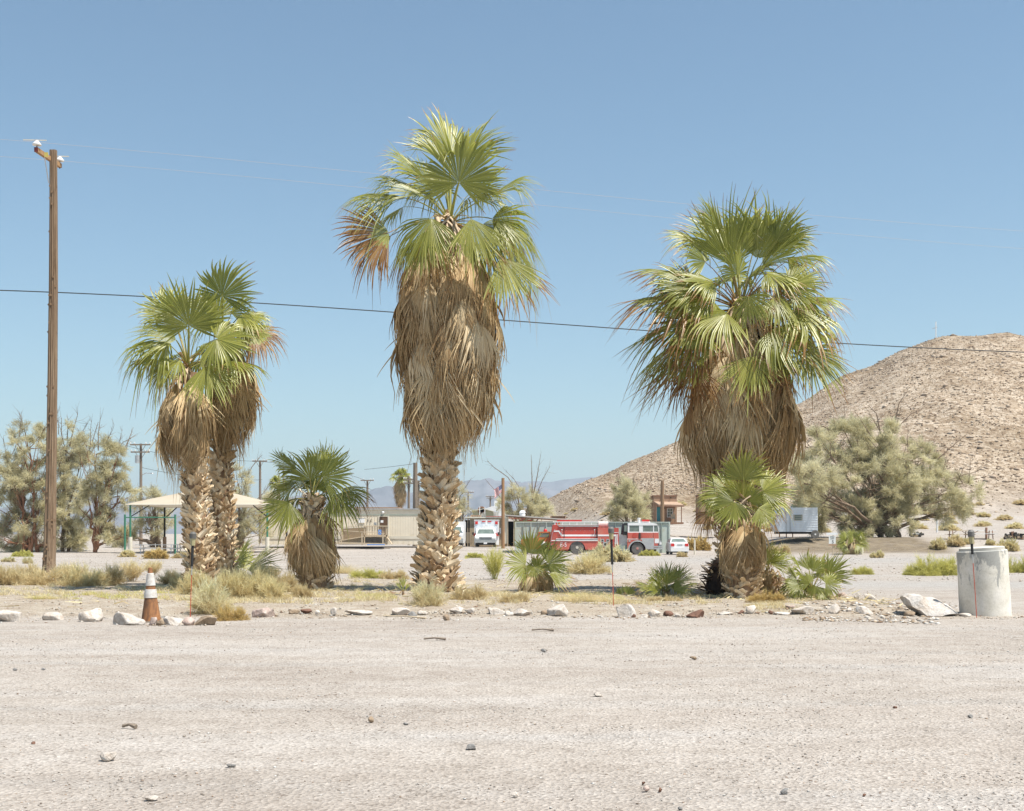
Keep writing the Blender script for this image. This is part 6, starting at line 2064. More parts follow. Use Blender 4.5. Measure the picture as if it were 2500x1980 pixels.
def picnic_table(px, Y, label, w, mat, frame, group, rz=0.0, py=None):
    b = on_ground(px, Y) if py is None else gpt(px, py, 60, 200)
    t = thing('picnic_table', b, label, 'picnic table', group, rz)
    for k in range(3):
        P(MB().box(-w / 2, w / 2, -0.36 + k * 0.25, -0.14 + k * 0.25, 0.72, 0.76), 'top_board', mat, t)
    for sy in (-0.78, 0.56):
        P(MB().box(-w / 2, w / 2, sy, sy + 0.25, 0.42, 0.46), 'bench', mat, t)
    for sx in (-w * 0.36, w * 0.36):
        fr = MB()
        fr.obox((sx, -0.34, 0.72), (sx, -0.5, 0), 0.06, 0.06); fr.obox((sx, 0.34, 0.72), (sx, 0.5, 0), 0.06, 0.06)
        fr.obox((sx, -0.75, 0.40), (sx, 0.75, 0.40), 0.06, 0.06)
        fr.obox((sx, 0, 0.40), (sx * 0.35, 0, 0.70), 0.04, 0.04)
        P(fr, 'trestle', frame, t)
    return t
picnic_table(384, 102.5, 'grey picnic table under the shade canopy, the left one between the green posts', 3.4, M_ALU, M_ALU, 'picnic tables under the canopy')
picnic_table(462, 106.0, 'grey picnic table under the shade canopy, mostly behind the touching palm trunks', 2.4, M_ALU, M_ALU, 'picnic tables under the canopy')

def low_deck():
    L = Loc(0, 960, 0.35123, 103.0, 300)
    x, z = L.x, L.z
    root = thing('low_deck', L.base, 'low dark edged slab along the ground left of and under the shade canopy', 'slab')
    P(MB().box(x(510), x(1210), -2, 8, z(1138), z(1124)), 'slab_edge', M_DARK, root)
    P(MB().box(x(508), x(1212), -2.02, 8, z(1124), z(1118)), 'slab_top', M_WOODL, root)
low_deck()

# ---- adobe cottage with porch
def adobe():
    Y = 149.0
    L = Loc(1300, 1150, 0.18544, Y, 1618, 1277)
    root = thing('adobe_cottage', L.base, 'small square brown adobe cottage with a teal door and porch at the hill foot', 'house')
    x, z = L.x, L.z
    zb = z(700)
    P(MB().box(x(1595), x(1900), 0, 4.5, zb, z(330)), 'wall', M_ADOBE, root)
    P(MB().box(x(1500), x(1594.8), 0.9, 4.5, zb, z(334)), 'side_wall', M_ADOBE, root)
    P(MB().box(x(1588), x(1904), -0.08, 4.55, z(332), z(318)), 'parapet', M_ADOBED, root)
    P(MB().box(x(1496), x(1587), 0.84, 4.55, z(338), z(325)), 'parapet', M_ADOBED, root)
    # porch roof
    v = [(x(1600), -0.002, z(400)), (x(1900), -0.002, z(404)), (x(1966), -1.9, z(450)), (x(1636), -1.9, z(442)),
         (x(1600), -0.002, z(416)), (x(1900), -0.002, z(420)), (x(1966), -1.9, z(468)), (x(1636), -1.9, z(462))]
    P(MB().add(v, [(3, 2, 1, 0), (4, 5, 6, 7), (0, 1, 5, 4), (1, 2, 6, 5), (2, 3, 7, 6), (3, 0, 4, 7)]), 'porch_roof', simple('porch_shingle', (0.44, 0.31, 0.22), (0.38, 0.26, 0.18), 4, 0.9), root)
    P(MB().obox((x(1636), -1.92, z(462)), (x(1966), -1.92, z(468)), 0.1, 0.14), 'porch_beam', M_ADOBED, root)
    for a in (1606, 1934):
        P(MB().box(x(a - 5), x(a + 5), -1.9, -1.76, zb, z(462)), 'porch_post', M_ADOBED, root)
    P(L.box(1630, 1700, 476, 658, -0.08, -0.002), 'door', M_TEAL, root)
    P(L.box(1680, 1690, 476, 658, -0.1, -0.082), 'door_edge', M_ADOBE, root)
    w = P(L.box(1770, 1850, 488, 612, -0.1, -0.002), 'window', M_WHITE, root)
    for i in range(2):
        for j in range(3):
            P(L.box(1779 + i * 34, 1806 + i * 34, 497 + j * 37, 527 + j * 37, -0.115, -0.102), 'pane', M_GLASS, w)
    P(L.box(1732, 1744, 468, 500, -0.15, -0.002), 'porch_lamp', M_DARK, root)
    P(L.box(1610, 1960, 676, 700, -2.0, -0.002), 'porch_floor', M_ADOBED, root)
    for cx in (1515, 1540, 1690, 1812):
        P(L.box(cx, cx + 8, 345, 356, -0.3 if cx > 1600 else 0.6, -0.002 if cx > 1600 else 0.898), 'roof_spout', M_DARK, root)
    c = thing('porch_chair', L.base + Vector((x(1835), -1.3, z(678))), 'wooden chair on the adobe cottage porch under the window', 'chair')
    P(MB().box(-0.25, 0.25, -0.25, 0.25, 0.4, 0.45), 'seat', M_WOODL, c)
    P(MB().box(-0.25, 0.25, 0.2, 0.25, 0.452, 1.0), 'backrest', M_WOODL, c)
    for sx in (-0.24, 0.19):
        for sy in (-0.24, 0.19):
            P(MB().box(sx, sx + 0.05, sy, sy + 0.05, 0, 0.398), 'leg', M_WOODL, c)
    # second cottage behind the medium palm
    L = Loc(1620, 1060, 0.2576, 146.0, 1735, 1279)
    x, z = L.x, L.z
    root = thing('adobe_cottage', L.base, 'second brown adobe cottage almost hidden behind the medium palm fans', 'house')
    P(MB().box(x(352), x(560), 0, 4, z(850), z(580)), 'wall', M_ADOBE, root)
    P(MB().box(x(348), x(564), -0.06, 4.05, z(582), z(570)), 'parapet', M_ADOBED, root)
    P(L.box(404, 430, 640, 700, -0.05, -0.002), 'window', M_GLASS, root)
adobe()

# ---- white travel trailer
def camper():
    Y = 105.5
    L = Loc(1620, 1060, 0.2576, Y, 1945, 1316)
    root = thing('travel_trailer', L.base, 'white corrugated travel trailer half covered by the big feathery tree', 'trailer')
    x, z = L.x, L.z
    M_CW = simple('caravan_white', (0.72, 0.75, 0.78), (0.66, 0.69, 0.72), 1, 0.5, dirt=(0.55, 0.56, 0.55), dscale=0.6)
    prof = [(x(1095), z(925)), (x(1062), z(880)), (x(1075), z(740)), (x(1105), z(705)), (x(1140), z(695)), (x(1460), z(695)), (x(1462), z(925))]
    P(MB().prism(prof, 0, 2.3), 'body', M_CW, root)
    for k in range(9):
        P(L.box(1165, 1460, 716 + k * 23, 720 + k * 23, -0.03, -0.002), 'siding_rib', M_CW, root)
    P(L.box(1160, 1166, 700, 925, -0.04, -0.002), 'corner_trim', M_ALU, root)
    P(L.box(1196, 1206, 700, 925, -0.04, -0.002), 'door_frame', M_ALU, root)
    w = P(L.box(1232, 1316, 762, 818, -0.06, -0.031), 'window', simple('tan_frame', (0.45, 0.42, 0.36), (0.4, 0.37, 0.3), 3, 0.6), root)
    for k in range(3):
        P(L.box(1242, 1306, 768 + k * 17, 779 + k * 17, -0.09, -0.062), 'louvre', M_GLASS, w)
    P(L.box(1100, 1462, 925, 945, 0.1, 2.2), 'chassis', M_DARK, root)
    P(MB().lathe([(0.3, 0), (0.32, 0.2), (0.001, 0.26)], 12, 'Z', (x(1265), 1.1, z(695))), 'roof_vent', M_WHITE, root, True)
    for cx in (1105, 1170, 1230):
        P(L.box(cx - 4, cx + 4, 945, 980, 0.2, 0.3), 'jack', M_ADOBED, root)
    t = wheel(root, x(1432), -0.15, z(950), L.m(40), 0.18, M_PORC, 0.85)
camper()

# ---- sign
def sign():
    b = gpt(2034, 1355, 60, 140)
    root = thing('road_sign', b, 'white speed limit five sign on a post topped by a blank arrow board', 'sign')
    s = b.y / FP
    zp = lambda py: (1355 - py) * s
    xp = lambda px: (px - 2035) * s
    P(MB().box(-0.045, 0.045, 0.0, 0.09, -0.1, zp(1301)), 'post', M_WOODL, root)
    P(MB().prism([(xp(2018.7), zp(1307)), (xp(2018.7), zp(1301)), (xp(2043), zp(1300)), (xp(2047), zp(1303.5)), (xp(2043), zp(1306))], -0.04, -0.01), 'arrow_board', M_WHITE, root)
    sg = P(MB().box(xp(2024.4), xp(2041), -0.035, -0.012, zp(1327.5), zp(1308)), 'sign_plate', simple('sign_face', (0.72, 0.73, 0.70), (0.66, 0.67, 0.64), 2, 0.5), root)
    o = link('lettering', text_mesh('lettering', '5', 0.34, M_BLACK, 0.003), sg); o.location = (xp(2034), -0.04, zp(1323)); o.rotation_euler = (PI / 2, 0, 0)
    for tx, py in (('SPEED', 1311), ('LIMIT', 1315.3)):
        o = link('lettering', text_mesh('lettering', tx, 0.125, M_BLACK, 0.003), sg); o.location = (xp(2032.7), -0.04, zp(py)); o.rotation_euler = (PI / 2, 0, 0)
    P(MB().box(xp(2024), xp(2044), -0.05, -0.02, zp(1332), zp(1328.5)), 'lower_board', M_ADOBE, root)
sign()

# ---- picnic tables on the right, fence posts, debris
picnic_table(2342, 108.0, 'weathered low picnic table, left of the two beyond the concrete pipe', 1.9, M_WOODL, M_ADOBED, 'picnic tables on the right', py=1317)
picnic_table(2396, 108.0, 'taller picnic table with pale top beside a brown post beyond the concrete pipe', 2.2, M_WHITE, M_ADOBED, 'picnic tables on the right', py=1316)
def small_post(px, py0, py1, r, label, mat, y0=90):
    b = gpt(px, py1, y0, 220)
    root = thing('post', b, label, 'post')
    P(MB().tube([(0, 0, -0.1), (0, 0, (py1 - py0) / FP * b.y)], r, 8), 'shaft', mat, root, True)
small_post(2408, 1288, 1317, 0.10, 'short brown post standing at the right picnic table', M_ADOBED)
small_post(2229, 1266, 1301, 0.09, 'white pole right of the big feathery tree, the left one', M_WHITE)
small_post(2288, 1268, 1300, 0.09, 'white pole right of the big feathery tree, the right one', M_WHITE)
small_post(1696, 1318, 1354, 0.07, 'thin whitish post right of the white sedan', M_TRIM)
small_post(2104, 1336, 1354, 0.12, 'short pink and white stub post at the right of the round palm bush', M_TRIM)
small_post(2366, 1318, 1328, 0.05, 'tiny dark peg near the low picnic table', M_DARK)

def debris(px0, px1, py, label, mats, n, seed):
    rng = np.random.RandomState(seed)
    b = gpt((px0 + px1) / 2, py, 80, 200)
    root = thing('debris_pile', b, label, 'debris pile')
    w = (px1 - px0) / FP * b.y
    for k in range(n):
        L_ = rng.uniform(0.3, 0.9)
        c = Vector((rng.uniform(-w / 2, w / 2), rng.uniform(-0.5, 0.5), rng.uniform(0.05, 0.35)))
        d = Vector((rng.normal(), rng.normal() * 0.5, rng.normal() * 0.35)).normalized() * L_ / 2
        P(MB().obox(c - d, c + d, rng.uniform(0.1, 0.3), rng.uniform(0.08, 0.2)), 'scrap', mats[rng.randint(len(mats))], root)
debris(2228, 2256, 1311, 'heap of dark and pale scrap under the right edge of the big feathery tree', [M_DARK, M_ALU, M_STONEW], 16, 3)
debris(2452, 2500, 1316, 'heap of dark broken stone at the right edge behind the concrete pipe', [M_STONEW, M_DARK, M_ADOBED], 30, 4)

# ---- cross on the hill
def cross():
    px = 2285
    x0 = None
    # find the crest under the cross
    best = None
    for r in np.arange(380, 470, 2.0):
        x = (px - 1250) / FP * r
        zz = gz(x, r); t = (zz - EYE) / r
        if best is None or t > best[0]:
            best = (t, x, r, zz)
    _, x, r, zz = best
    root = thing('hill_cross', (x, r, zz), 'thin white cross standing on the crest of the rocky hill', 'cross')
    h = 40 / FP * r
    P(MB().box(-0.13, 0.13, -0.13, 0.13, -0.5, h), 'upright', M_WHITE, root)
    P(MB().obox((-1.1, 0.0, h * 0.58), (-0.131, 0.0, h * 0.63), 0.15, 0.2), 'arm', M_ALU, root)
    P(MB().obox((0.131, 0.0, h * 0.64), (0.5, 0.0, h * 0.67), 0.15, 0.2), 'arm', M_ALU, root)
cross()

# ---- utility poles
def big_pole():
    Y = 50.0
    b = gpt(124, 1402, 30, 80)
    Y = b.y
    root = thing('utility_pole', b, 'tall brown wooden utility pole with a tilted crossarm and two white insulators on the left', 'utility pole')
    s = Y / FP
    def p(px, py, dy=0.0):
        s_ = (Y + dy) / FP
        return Vector(((px - 1250) * s_, dy, EYE + (HY - py) * s_)) - Vector((b.x, 0, b.z))
    # weathered shaft: irregular cross section with checks
    m, nt = new_mat('weathered_pole')
    v = obj_coords(nt, (9, 9, 0.5)); f = noise_t(nt, v, 2.0, 6, 0.7, 0.3)
    v2 = obj_coords(nt, (26, 26, 0.25)); g = noise_t(nt, v2, 1.5, 4, 0.7)
    v3 = obj_coords(nt, (0.3, 0.3, 0.12)); h = noise_t(nt, v3, 1.0, 2)
    c = ramp(nt, f, [(0.3, (0.15, 0.10, 0.062)), (0.5, (0.25, 0.175, 0.115)), (0.72, (0.33, 0.25, 0.17))])
    c = mixc(nt, 0.7, c, ramp(nt, g, [(0.38, (0.4, 0.36, 0.33)), (0.48, (1, 1, 1)), (0.8, (1.15, 1.12, 1.1))]), 'MULTIPLY')
    c = mixc(nt, 0.5, c, ramp(nt, h, [(0.35, (0.85, 0.78, 0.7)), (0.65, (1.15, 1.18, 1.2))]), 'MULTIPLY')
    finish(nt, c, 0.9, 0, 0.2, mth(nt, 'ADD', f, g), 0.8, 0.02)
    rows = [(1402, 119, 17), (1370, 119.5, 15.5), (1340, 121, 14.5), (1250, 123, 13.5), (1100, 125.5, 12.3), (900, 128.5, 11.4), (700, 130.5, 10.6), (500, 131, 9.6), (367, 130.5, 8.9)]
    V = []; F = []; seg = 28; k = 0
    rr = np.random.RandomState(2)
    fine = []
    for i in range(len(rows) - 1):
        for t in np.linspace(0, 1, 10)[:-1]:
            fine.append([rows[i][j] * (1 - t) + rows[i + 1][j] * t for j in range(3)])
    fine.append(list(rows[-1]))
    for i, (py, px, r) in enumerate(fine):
        c0 = p(px, py)
        for t in range(seg):
            a = t / seg * 2 * PI
            q = r * s * (1 + 0.035 * math.sin(3 * a + i * 0.05) + 0.02 * noise.noise(Vector((math.cos(a) * 2, math.sin(a) * 2, i * 0.15))))
            for ca, dep, lo, hi in ((4.55, 0.22, 0, 80), (4.95, 0.16, 30, 90), (4.2, 0.12, 0, 40), (5.4, 0.14, 10, 70)):
                da = abs((a - ca + PI + 0.02 * math.sin(i * 0.2)) % (2 * PI) - PI)
                if da < 0.10 and lo <= i <= hi:
                    q *= 1 - dep
            V.append((c0.x + q * math.cos(a), q * math.sin(a), c0.z))
    n = len(fine)
    for i in range(n - 1):
        for t in range(seg):
            F.append((i * seg + t, i * seg + (t + 1) % seg, (i + 1) * seg + (t + 1) % seg, (i + 1) * seg + t))
    F.append(tuple((n - 1) * seg + t for t in range(seg)))
    P(MB().add(V, F), 'shaft', m, root, True)
    kn = MB()
    for i in range(46):
        j = rr.randint(3, n - 4)
        py, px, r = fine[j]
        a = rr.uniform(PI + 0.2, 2 * PI - 0.2)
        c0 = p(px, py)
        kn.lathe([(0.045, -0.02), (0.03, 0.012), (0.001, 0.02)], 6, 'Y', (c0.x + r * s * 0.97 * math.cos(a), r * s * 0.97 * math.sin(a), c0.z))
    k_ = P(kn, 'knots', M_POLE, root, True); k_['kind'] = 'stuff'
    M_ARM = simple('crossarm_wood', (0.42, 0.25, 0.12), (0.34, 0.20, 0.10), 5, 0.85, stretch=(0.4, 3, 3))
    a0 = p(88, 365, -1.35); a1 = p(147, 405, 0.95)
    P(MB().obox(a0, a1, 0.13, 0.16), 'crossarm', M_ARM, root)
    e = MB().obox(a0 + Vector((-0.0, -0.004, 0)), a0 + (a1 - a0).normalized() * 0.02 + Vector((0, -0.004, 0)), 0.14, 0.17)
    P(e, 'crossarm_end', simple('dark_red_end', (0.16, 0.035, 0.03), (0.12, 0.03, 0.025), 6), root)
    P(MB().obox(p(107, 372, -0.75), p(119, 447, -0.2), 0.025, 0.035), 'arm_brace', M_ALU, root)
    pl = p(111, 376, -1.0); P(MB().box(pl.x - 0.06, pl.x + 0.08, -0.95, -0.93, pl.z - 0.09, pl.z + 0.08), 'tag_plate', simple('yellow_tag', (0.6, 0.5, 0.15), (0.5, 0.42, 0.12), 5), root)
    tops = []
    for (px, py), dy in (((90, 350), -1.25), ((146, 389), 0.85)):
        c0 = p(px, py, dy)
        o = P(MB().lathe([(0.02, -0.10), (0.16, -0.07), (0.165, -0.03), (0.09, 0.05), (0.07, 0.09), (0.085, 0.12), (0.03, 0.14)], 16, 'Z', tuple(c0)), 'insulator', M_PORC, root, True)
        P(MB().tube([c0 + Vector((0, 0, -0.36)), c0 + Vector((0, 0, -0.08))], 0.018, 6), 'insulator_pin', M_DARK, root)
        P(MB().obox(c0 + Vector((-0.5, 0, 0.13)), c0 + Vector((0.35, 0, 0.11)), 0.035, 0.03), 'armour_wrap', M_TRIM, root)
        tops.append(Vector((b.x, 0, b.z)) + c0 + Vector((0, 0, 0.12)) + Vector((0, Y, 0)) - Vector((0, 0, 0)))
    return root, Y
POLE, PY = big_pole()

def wire(name, pts_px, Y0, Y1, r, mat, label, cat='wire', group=None):
    """cable hanging through the given photograph points; distance runs from Y0 to Y1"""
    x0, x1 = pts_px[0][0], pts_px[-1][0]
    px = np.array([p[0] for p in pts_px], float); py = np.array([p[1] for p in pts_px], float)
    co = np.polyfit(px, py, 3 if len(px) > 4 else 2)
    P_ = []
    for u in np.linspace(x0, x1, 40):
        t = (u - x0) / (x1 - x0)
        Y = 1 / ((1 - t) / Y0 + t / Y1)
        P_.append(wpt(u, float(np.polyval(co, u)), Y))
    o = MB().tube(P_, r, 6).build(name, mat)
    tag(o, label, cat, group)
M_CABLE = simple('black_cable', (0.045, 0.05, 0.05), (0.06, 0.065, 0.065), 3, 0.6)
M_WIRE = simple('pale_wire', (0.52, 0.46, 0.42), (0.58, 0.5, 0.46), 3, 0.5, 0.3)
wire('telephone_cable', [(-900, 712), (-300, 704), (0, 704.5), (120, 706), (340, 722), (600, 743), (950, 766), (1250, 786), (1530, 804), (2100, 838), (2500, 857), (3300, 868)], PY * 0.99, PY * 1.25, 0.021, M_CABLE, 'thick dark telephone cable crossing the whole sky at pole mid height', 'cable')
wire('power_line', [(-900, 290), (-300, 315), (90, 343), (350, 367), (860, 425), (1320, 470), (1970, 520), (2500, 560), (3300, 600)], PY - 1.25, PY * 1.25, 0.005, M_WIRE, 'upper thin pale power line running right from the pole top', 'wire', 'power lines from the pole top')
wire('power_line', [(-900, 345), (-300, 360), (146, 388), (350, 408), (800, 452), (1270, 506), (2000, 562), (2500, 603), (3300, 650)], PY + 0.85, PY * 1.28, 0.005, M_WIRE, 'lower thin pale power line running right from the pole top', 'wire', 'power lines from the pole top')

def far_pole(px, Y, top, arms, label, r=0.16, mat=None, extra=None):
    b = on_ground(px, Y)
    root = thing('utility_pole', b, label, 'utility pole', 'distant utility poles')
    s = Y / FP
    top_z = EYE + (HY - top) * s - b.z
    P(MB().tube([(0, 0, -0.2), (0, 0, top_z)], [r * 1.15, r * 0.85], 8), 'shaft', mat or M_POLEG, root, True)
    for dy, hw in arms:
        zz = top_z - dy * s
        P(MB().box(-hw * s, hw * s, -0.3, -0.18, zz - 0.07, zz + 0.07), 'crossarm', M_POLEG, root)
        ins = MB()
        for t in (-0.95, -0.55, 0.55, 0.95):
            ins.lathe([(0.05, 0), (0.07, 0.12), (0.02, 0.2)], 6, 'Z', (t * hw * s, -0.24, zz + 0.07))
        P(ins, 'insulators', M_PORC, root)
        P(MB().obox((-hw * s * 0.5, -0.2, zz - 0.05), (0, -0.2, zz - 0.9), 0.04, 0.04), 'brace', M_POLEG, root)
        P(MB().obox((hw * s * 0.5, -0.2, zz - 0.05), (0, -0.2, zz - 0.9), 0.04, 0.04), 'brace', M_POLEG, root)
    return root, s, top_z
r1, s1, t1 = far_pole(344, 135, 1083, [(3, 25), (21, 23)], 'distant pole with two crossarms, a grey transformer and a street lamp, left of the canopy')
P(MB().lathe([(0.001, -0.45), (0.25, -0.42), (0.25, 0.38), (0.001, 0.45)], 12, 'Z', (-0.32, -0.2, t1 - 38 * s1)), 'transformer', M_ALU, r1, True)
P(MB().tube([(0, 0, t1 - 78 * s1), (0.6, -0.2, t1 - 72 * s1), (1.2, -0.3, t1 - 73 * s1)], 0.04, 6), 'lamp_arm', M_ALU, r1)
P(MB().lathe([(0.001, -0.02), (0.16, 0.0), (0.12, 0.1), (0.001, 0.14)], 10, 'Z', (1.3, -0.3, t1 - 74 * s1)), 'lamp_head', M_ALU, r1, True)
far_pole(635, 160, 1124, [(2, 18)], 'distant pole with one crossarm above the right end of the canopy')
far_pole(692, 185, 1142, [], 'bare thin distant pole behind the dwarf palm crown', 0.08)
far_pole(897, 175, 1172, [(1, 16)], 'distant pole with one crossarm just right of the dwarf palm')
far_pole(1014, 132, 1130, [], 'thick grey bare pole behind the beige building, left of the tallest palm trunk', 0.26)
far_pole(998, 140, 1163, [(8, 12), (17, 12)], 'brown pole with two crossarm stubs left of the thick grey bare pole', 0.14)
far_pole(1022, 150, 1173, [(2, 16), (8, 14)], 'thin pole with crossarms between the thick grey pole and the tallest palm trunk', 0.14)
far_pole(1143, 220, 1200, [(2, 14)], 'distant small pole with a crossarm right of the tallest palm trunk', 0.13)
far_pole(1197, 260, 1211, [(1, 11), (5, 9)], 'farthest small pole with two crossarms left of the flag', 0.16)
far_pole(1617, 125, 1173, [], 'brown bare pole in front of the adobe cottage', 0.19, M_POLE)
far_pole(1547, 170, 1169, [], 'dark bare pole behind the small feathery tree, left of the adobe cottage', 0.12)
wire('power_line', [(300, 1085), (500, 1120), (635, 1126), (760, 1140), (897, 1174)], 137, 175, 0.02, M_CABLE, 'thin dark line between the distant poles behind the canopy', 'wire', 'lines between distant poles')
wire('power_line', [(344, 1140), (420, 1158), (540, 1168), (640, 1172)], 135, 160, 0.02, M_CABLE, 'lower sagging line right of the pole with the transformer', 'wire', 'lines between distant poles')
wire('power_line', [(890, 1146), (950, 1140), (1012, 1132)], 160, 132, 0.02, M_CABLE, 'short line reaching the thick grey bare pole', 'wire', 'lines between distant poles')

# ---- concrete pipe
def pipe():
    b = gpt(2406, 1504)
    s = b.y / FP
    Rb = 61.0 * s; Rt = 60.0 * s; H = (1503 - 1342) * s
    root = thing('concrete_pipe', Vector((b.x * (b.y + Rb * 0.75) / b.y, b.y + Rb * 0.75, b.z)), 'stained concrete pipe section standing upright with a pale lid at the right edge', 'concrete pipe')
    m, nt = new_mat('stained_concrete')
    v = obj_coords(nt)
    f = noise_t(nt, v, 2.2, 6, 0.65, 0.5); g = noise_t(nt, v, 30, 4, 0.7)
    gp = nt.nodes.new('ShaderNodeTexCoord'); sp = N(nt, 'ShaderNodeSeparateXYZ'); nt.links.new(gp.outputs['Object'], sp.inputs[0])
    hgt = mth(nt, 'DIVIDE', sp.outputs[2], H)
    c = ramp(nt, f, [(0.35, (0.56, 0.52, 0.44)), (0.5, (0.66, 0.62, 0.54)), (0.7, (0.74, 0.70, 0.64))])
    st = noise_t(nt, obj_coords(nt, (1, 1, 0.45)), 3.3, 6, 0.7, 0.4)
    stain = mth(nt, 'ADD', st, mth(nt, 'MULTIPLY', mth(nt, 'SUBTRACT', hgt, 0.55), 0.30))
    sm = ramp(nt, stain, [(0.565, (0, 0, 0)), (0.60, (1, 1, 1))])
    c = mixc(nt, mth(nt, 'MULTIPLY', sm, 0.8), c, (0.30, 0.30, 0.285))
    c = mixc(nt, 0.4, c, ramp(nt, g, [(0.3, (0.6, 0.58, 0.55)), (0.5, (1, 1, 1)), (0.8, (1.1, 1.1, 1.1))]), 'MULTIPLY')
    finish(nt, c, 0.9, 0, 0.2, mth(nt, 'ADD', f, mth(nt, 'MULTIPLY', g, 0.3)), 0.4, 0.02)
    prof = []
    rr = np.random.RandomState(3)
    for i in range(14):
        t = i / 13
        prof.append((Rb + (Rt - Rb) * t + rr.uniform(-0.002, 0.002), -0.04 + (H + 0.02) * t))
    prof += [(Rt - 0.02, H - 0.005), (0.3, H - 0.006)]
    P(MB().lathe(prof, 48), 'barrel', m, root, True)
    P(MB().lathe([(0.001, H - 0.004), (Rt - 0.05, H - 0.004), (Rt - 0.045, H + 0.045), (Rt - 0.07, H + 0.055), (0.001, H + 0.055)], 40), 'lid', M_CONC, root, True)
    root.rotation_euler = (0, math.radians(-3.3), 0)
pipe()

# ---- thin red rods with dark caps
def rod(label, top, bot, kink, seed):
    b = gpt(bot[0], bot[1])
    s = b.y / FP
    root = thing('marker_rod', b, label, 'marker rod', 'thin red marker rods along the bed')
    t = Vector(((top[0] - bot[0]) * s, 0.02, (bot[1] - top[1]) * s))
    q = lambda f: t * f
    k = kink
    P(MB().tube([Vector((0, 0, -0.05)), q(k * 0.5), q(k)], 0.007, 6), 'red_rod', simple('red_fibreglass', (0.52, 0.085, 0.04), (0.46, 0.09, 0.05), 5, 0.4), root, True)
    P(MB().tube([q(k), q(k + 0.10)], 0.010, 6), 'clear_tube', M_ALU, root, True)
    P(MB().tube([q(k + 0.10), q(0.84)], 0.024, 8), 'grey_sleeve', M_BLACK, root, True)
    P(MB().tube([q(0.84), q(0.92)], [0.04, 0.05], 8), 'lens', simple('amber_lens', (0.4, 0.36, 0.2), (0.35, 0.3, 0.18), 5, 0.3), root, True)
    P(MB().tube([q(0.92), q(0.975), q(1.0)], [0.058, 0.062, 0.03], 10), 'cap', simple('grey_cap', (0.12, 0.115, 0.105), (0.17, 0.16, 0.15), 5, 0.6), root, True)
rod('leftmost thin red rod with a dark cap, standing in front of the touching palms', (471, 1298), (464, 1510), 0.50, 1)
rod('middle thin red rod with a dark cap, behind the tall square white boulder', (1492, 1286), (1498, 1478), 0.42, 2)
rod('rightmost thin red rod with a dark cap, in front of the concrete pipe', (2371, 1293), (2385, 1508), 0.62, 3)

# ---- traffic cone
def cone():
    b = gpt(360, 1521)
    s = b.y / FP
    root = thing('traffic_cone', b + Vector((0, 0.22, 0)), 'dirty orange brown traffic cone with two white bands among the rocks on the left', 'traffic cone')
    H = (1519 - 1385) * s; r0 = 24 * s; r1 = 4.6 * s
    m, nt = new_mat('grimy_cone_orange')
    v = obj_coords(nt, (1, 1, 0.5)); f = noise_t(nt, v, 7, 6, 0.7, 0.5)
    c = ramp(nt, f, [(0.36, (0.13, 0.07, 0.042)), (0.52, (0.27, 0.125, 0.055)), (0.68, (0.42, 0.20, 0.085))])
    finish(nt, c, 0.7, 0, 0.3, f, 0.3, 0.01)
    z0 = 0.03
    def rad(z): return r0 + (r1 - r0) * ((z - z0) / (H - z0)) ** 0.93
    pr = [(r0 * 1.08, 0.028)] + [(rad(z), z) for z in np.linspace(z0, H, 16)] + [(r1 * 0.8, H + 0.004), (r1 * 0.7, H - 0.02)]
    P(MB().lathe(pr, 30), 'body', m, root, True)
    zb = lambda py: (1519 - py) * s
    M_BAND = simple('grimy_white_band', (0.64, 0.62, 0.59), (0.50, 0.47, 0.43), 6, 0.6, dirt=(0.36, 0.28, 0.21), dscale=5)
    for a, c_ in ((1429, 1398), (1459, 1438)):
        z_a, z_b = zb(a), zb(c_)
        o = MB().lathe([(rad(z_a) + 0.004, z_a), (rad(z_a) + 0.010, z_a + 0.004), (rad((z_a + z_b) / 2) + 0.012, (z_a + z_b) / 2), (rad(z_b) + 0.012, z_b - 0.006), (rad(z_b) + 0.004, z_b)], 30)
        P(o, 'white_band', M_BAND, root, True)
    bs = MB().box(-0.24, 0.24, -0.20, 0.24, -0.01, 0.028)
    P(bs, 'base', simple('grey_cone_base', (0.20, 0.16, 0.12), (0.28, 0.23, 0.18), 4, 0.9), root)
    root.rotation_euler = (0, math.radians(-1.0), math.radians(8))
cone()
# ------------------------------------------------------------------ feathery trees and dry bushes
def foliage_material(name, stops, transl=0.25, rough=0.8):
    m, nt = new_mat(name)
    att = N(nt, 'ShaderNodeVertexColor', layer_name='tone')
    sep = N(nt, 'ShaderNodeSeparateColor'); nt.links.new(att.outputs[0], sep.inputs[0])
    c = ramp(nt, sep.outputs[0], stops)
    oi = nt.nodes.new('ShaderNodeObjectInfo')
    c = mixc(nt, 0.15, c, ramp(nt, oi.outputs['Random'], [(0, (0.75, 0.72, 0.66)), (1, (1.12, 1.12, 1.1))]), 'MULTIPLY')
    finish(nt, c, rough, 0, 0.1, transl=transl, tcol=c)
    return m
M_FEATH = foliage_material('feathery_foliage', transl=0.5, stops=[(0.0, (0.44, 0.395, 0.235)), (0.4, (0.62, 0.575, 0.365)), (0.7, (0.73, 0.68, 0.46)), (1.0, (0.80, 0.75, 0.54))])
M_BARK = simple('grey_bark', (0.26, 0.19, 0.13), (0.17, 0.12, 0.085), 5, 0.95)
M_BARKR = simple('red_bark', (0.30, 0.15, 0.085), (0.19, 0.095, 0.06), 4, 0.95)

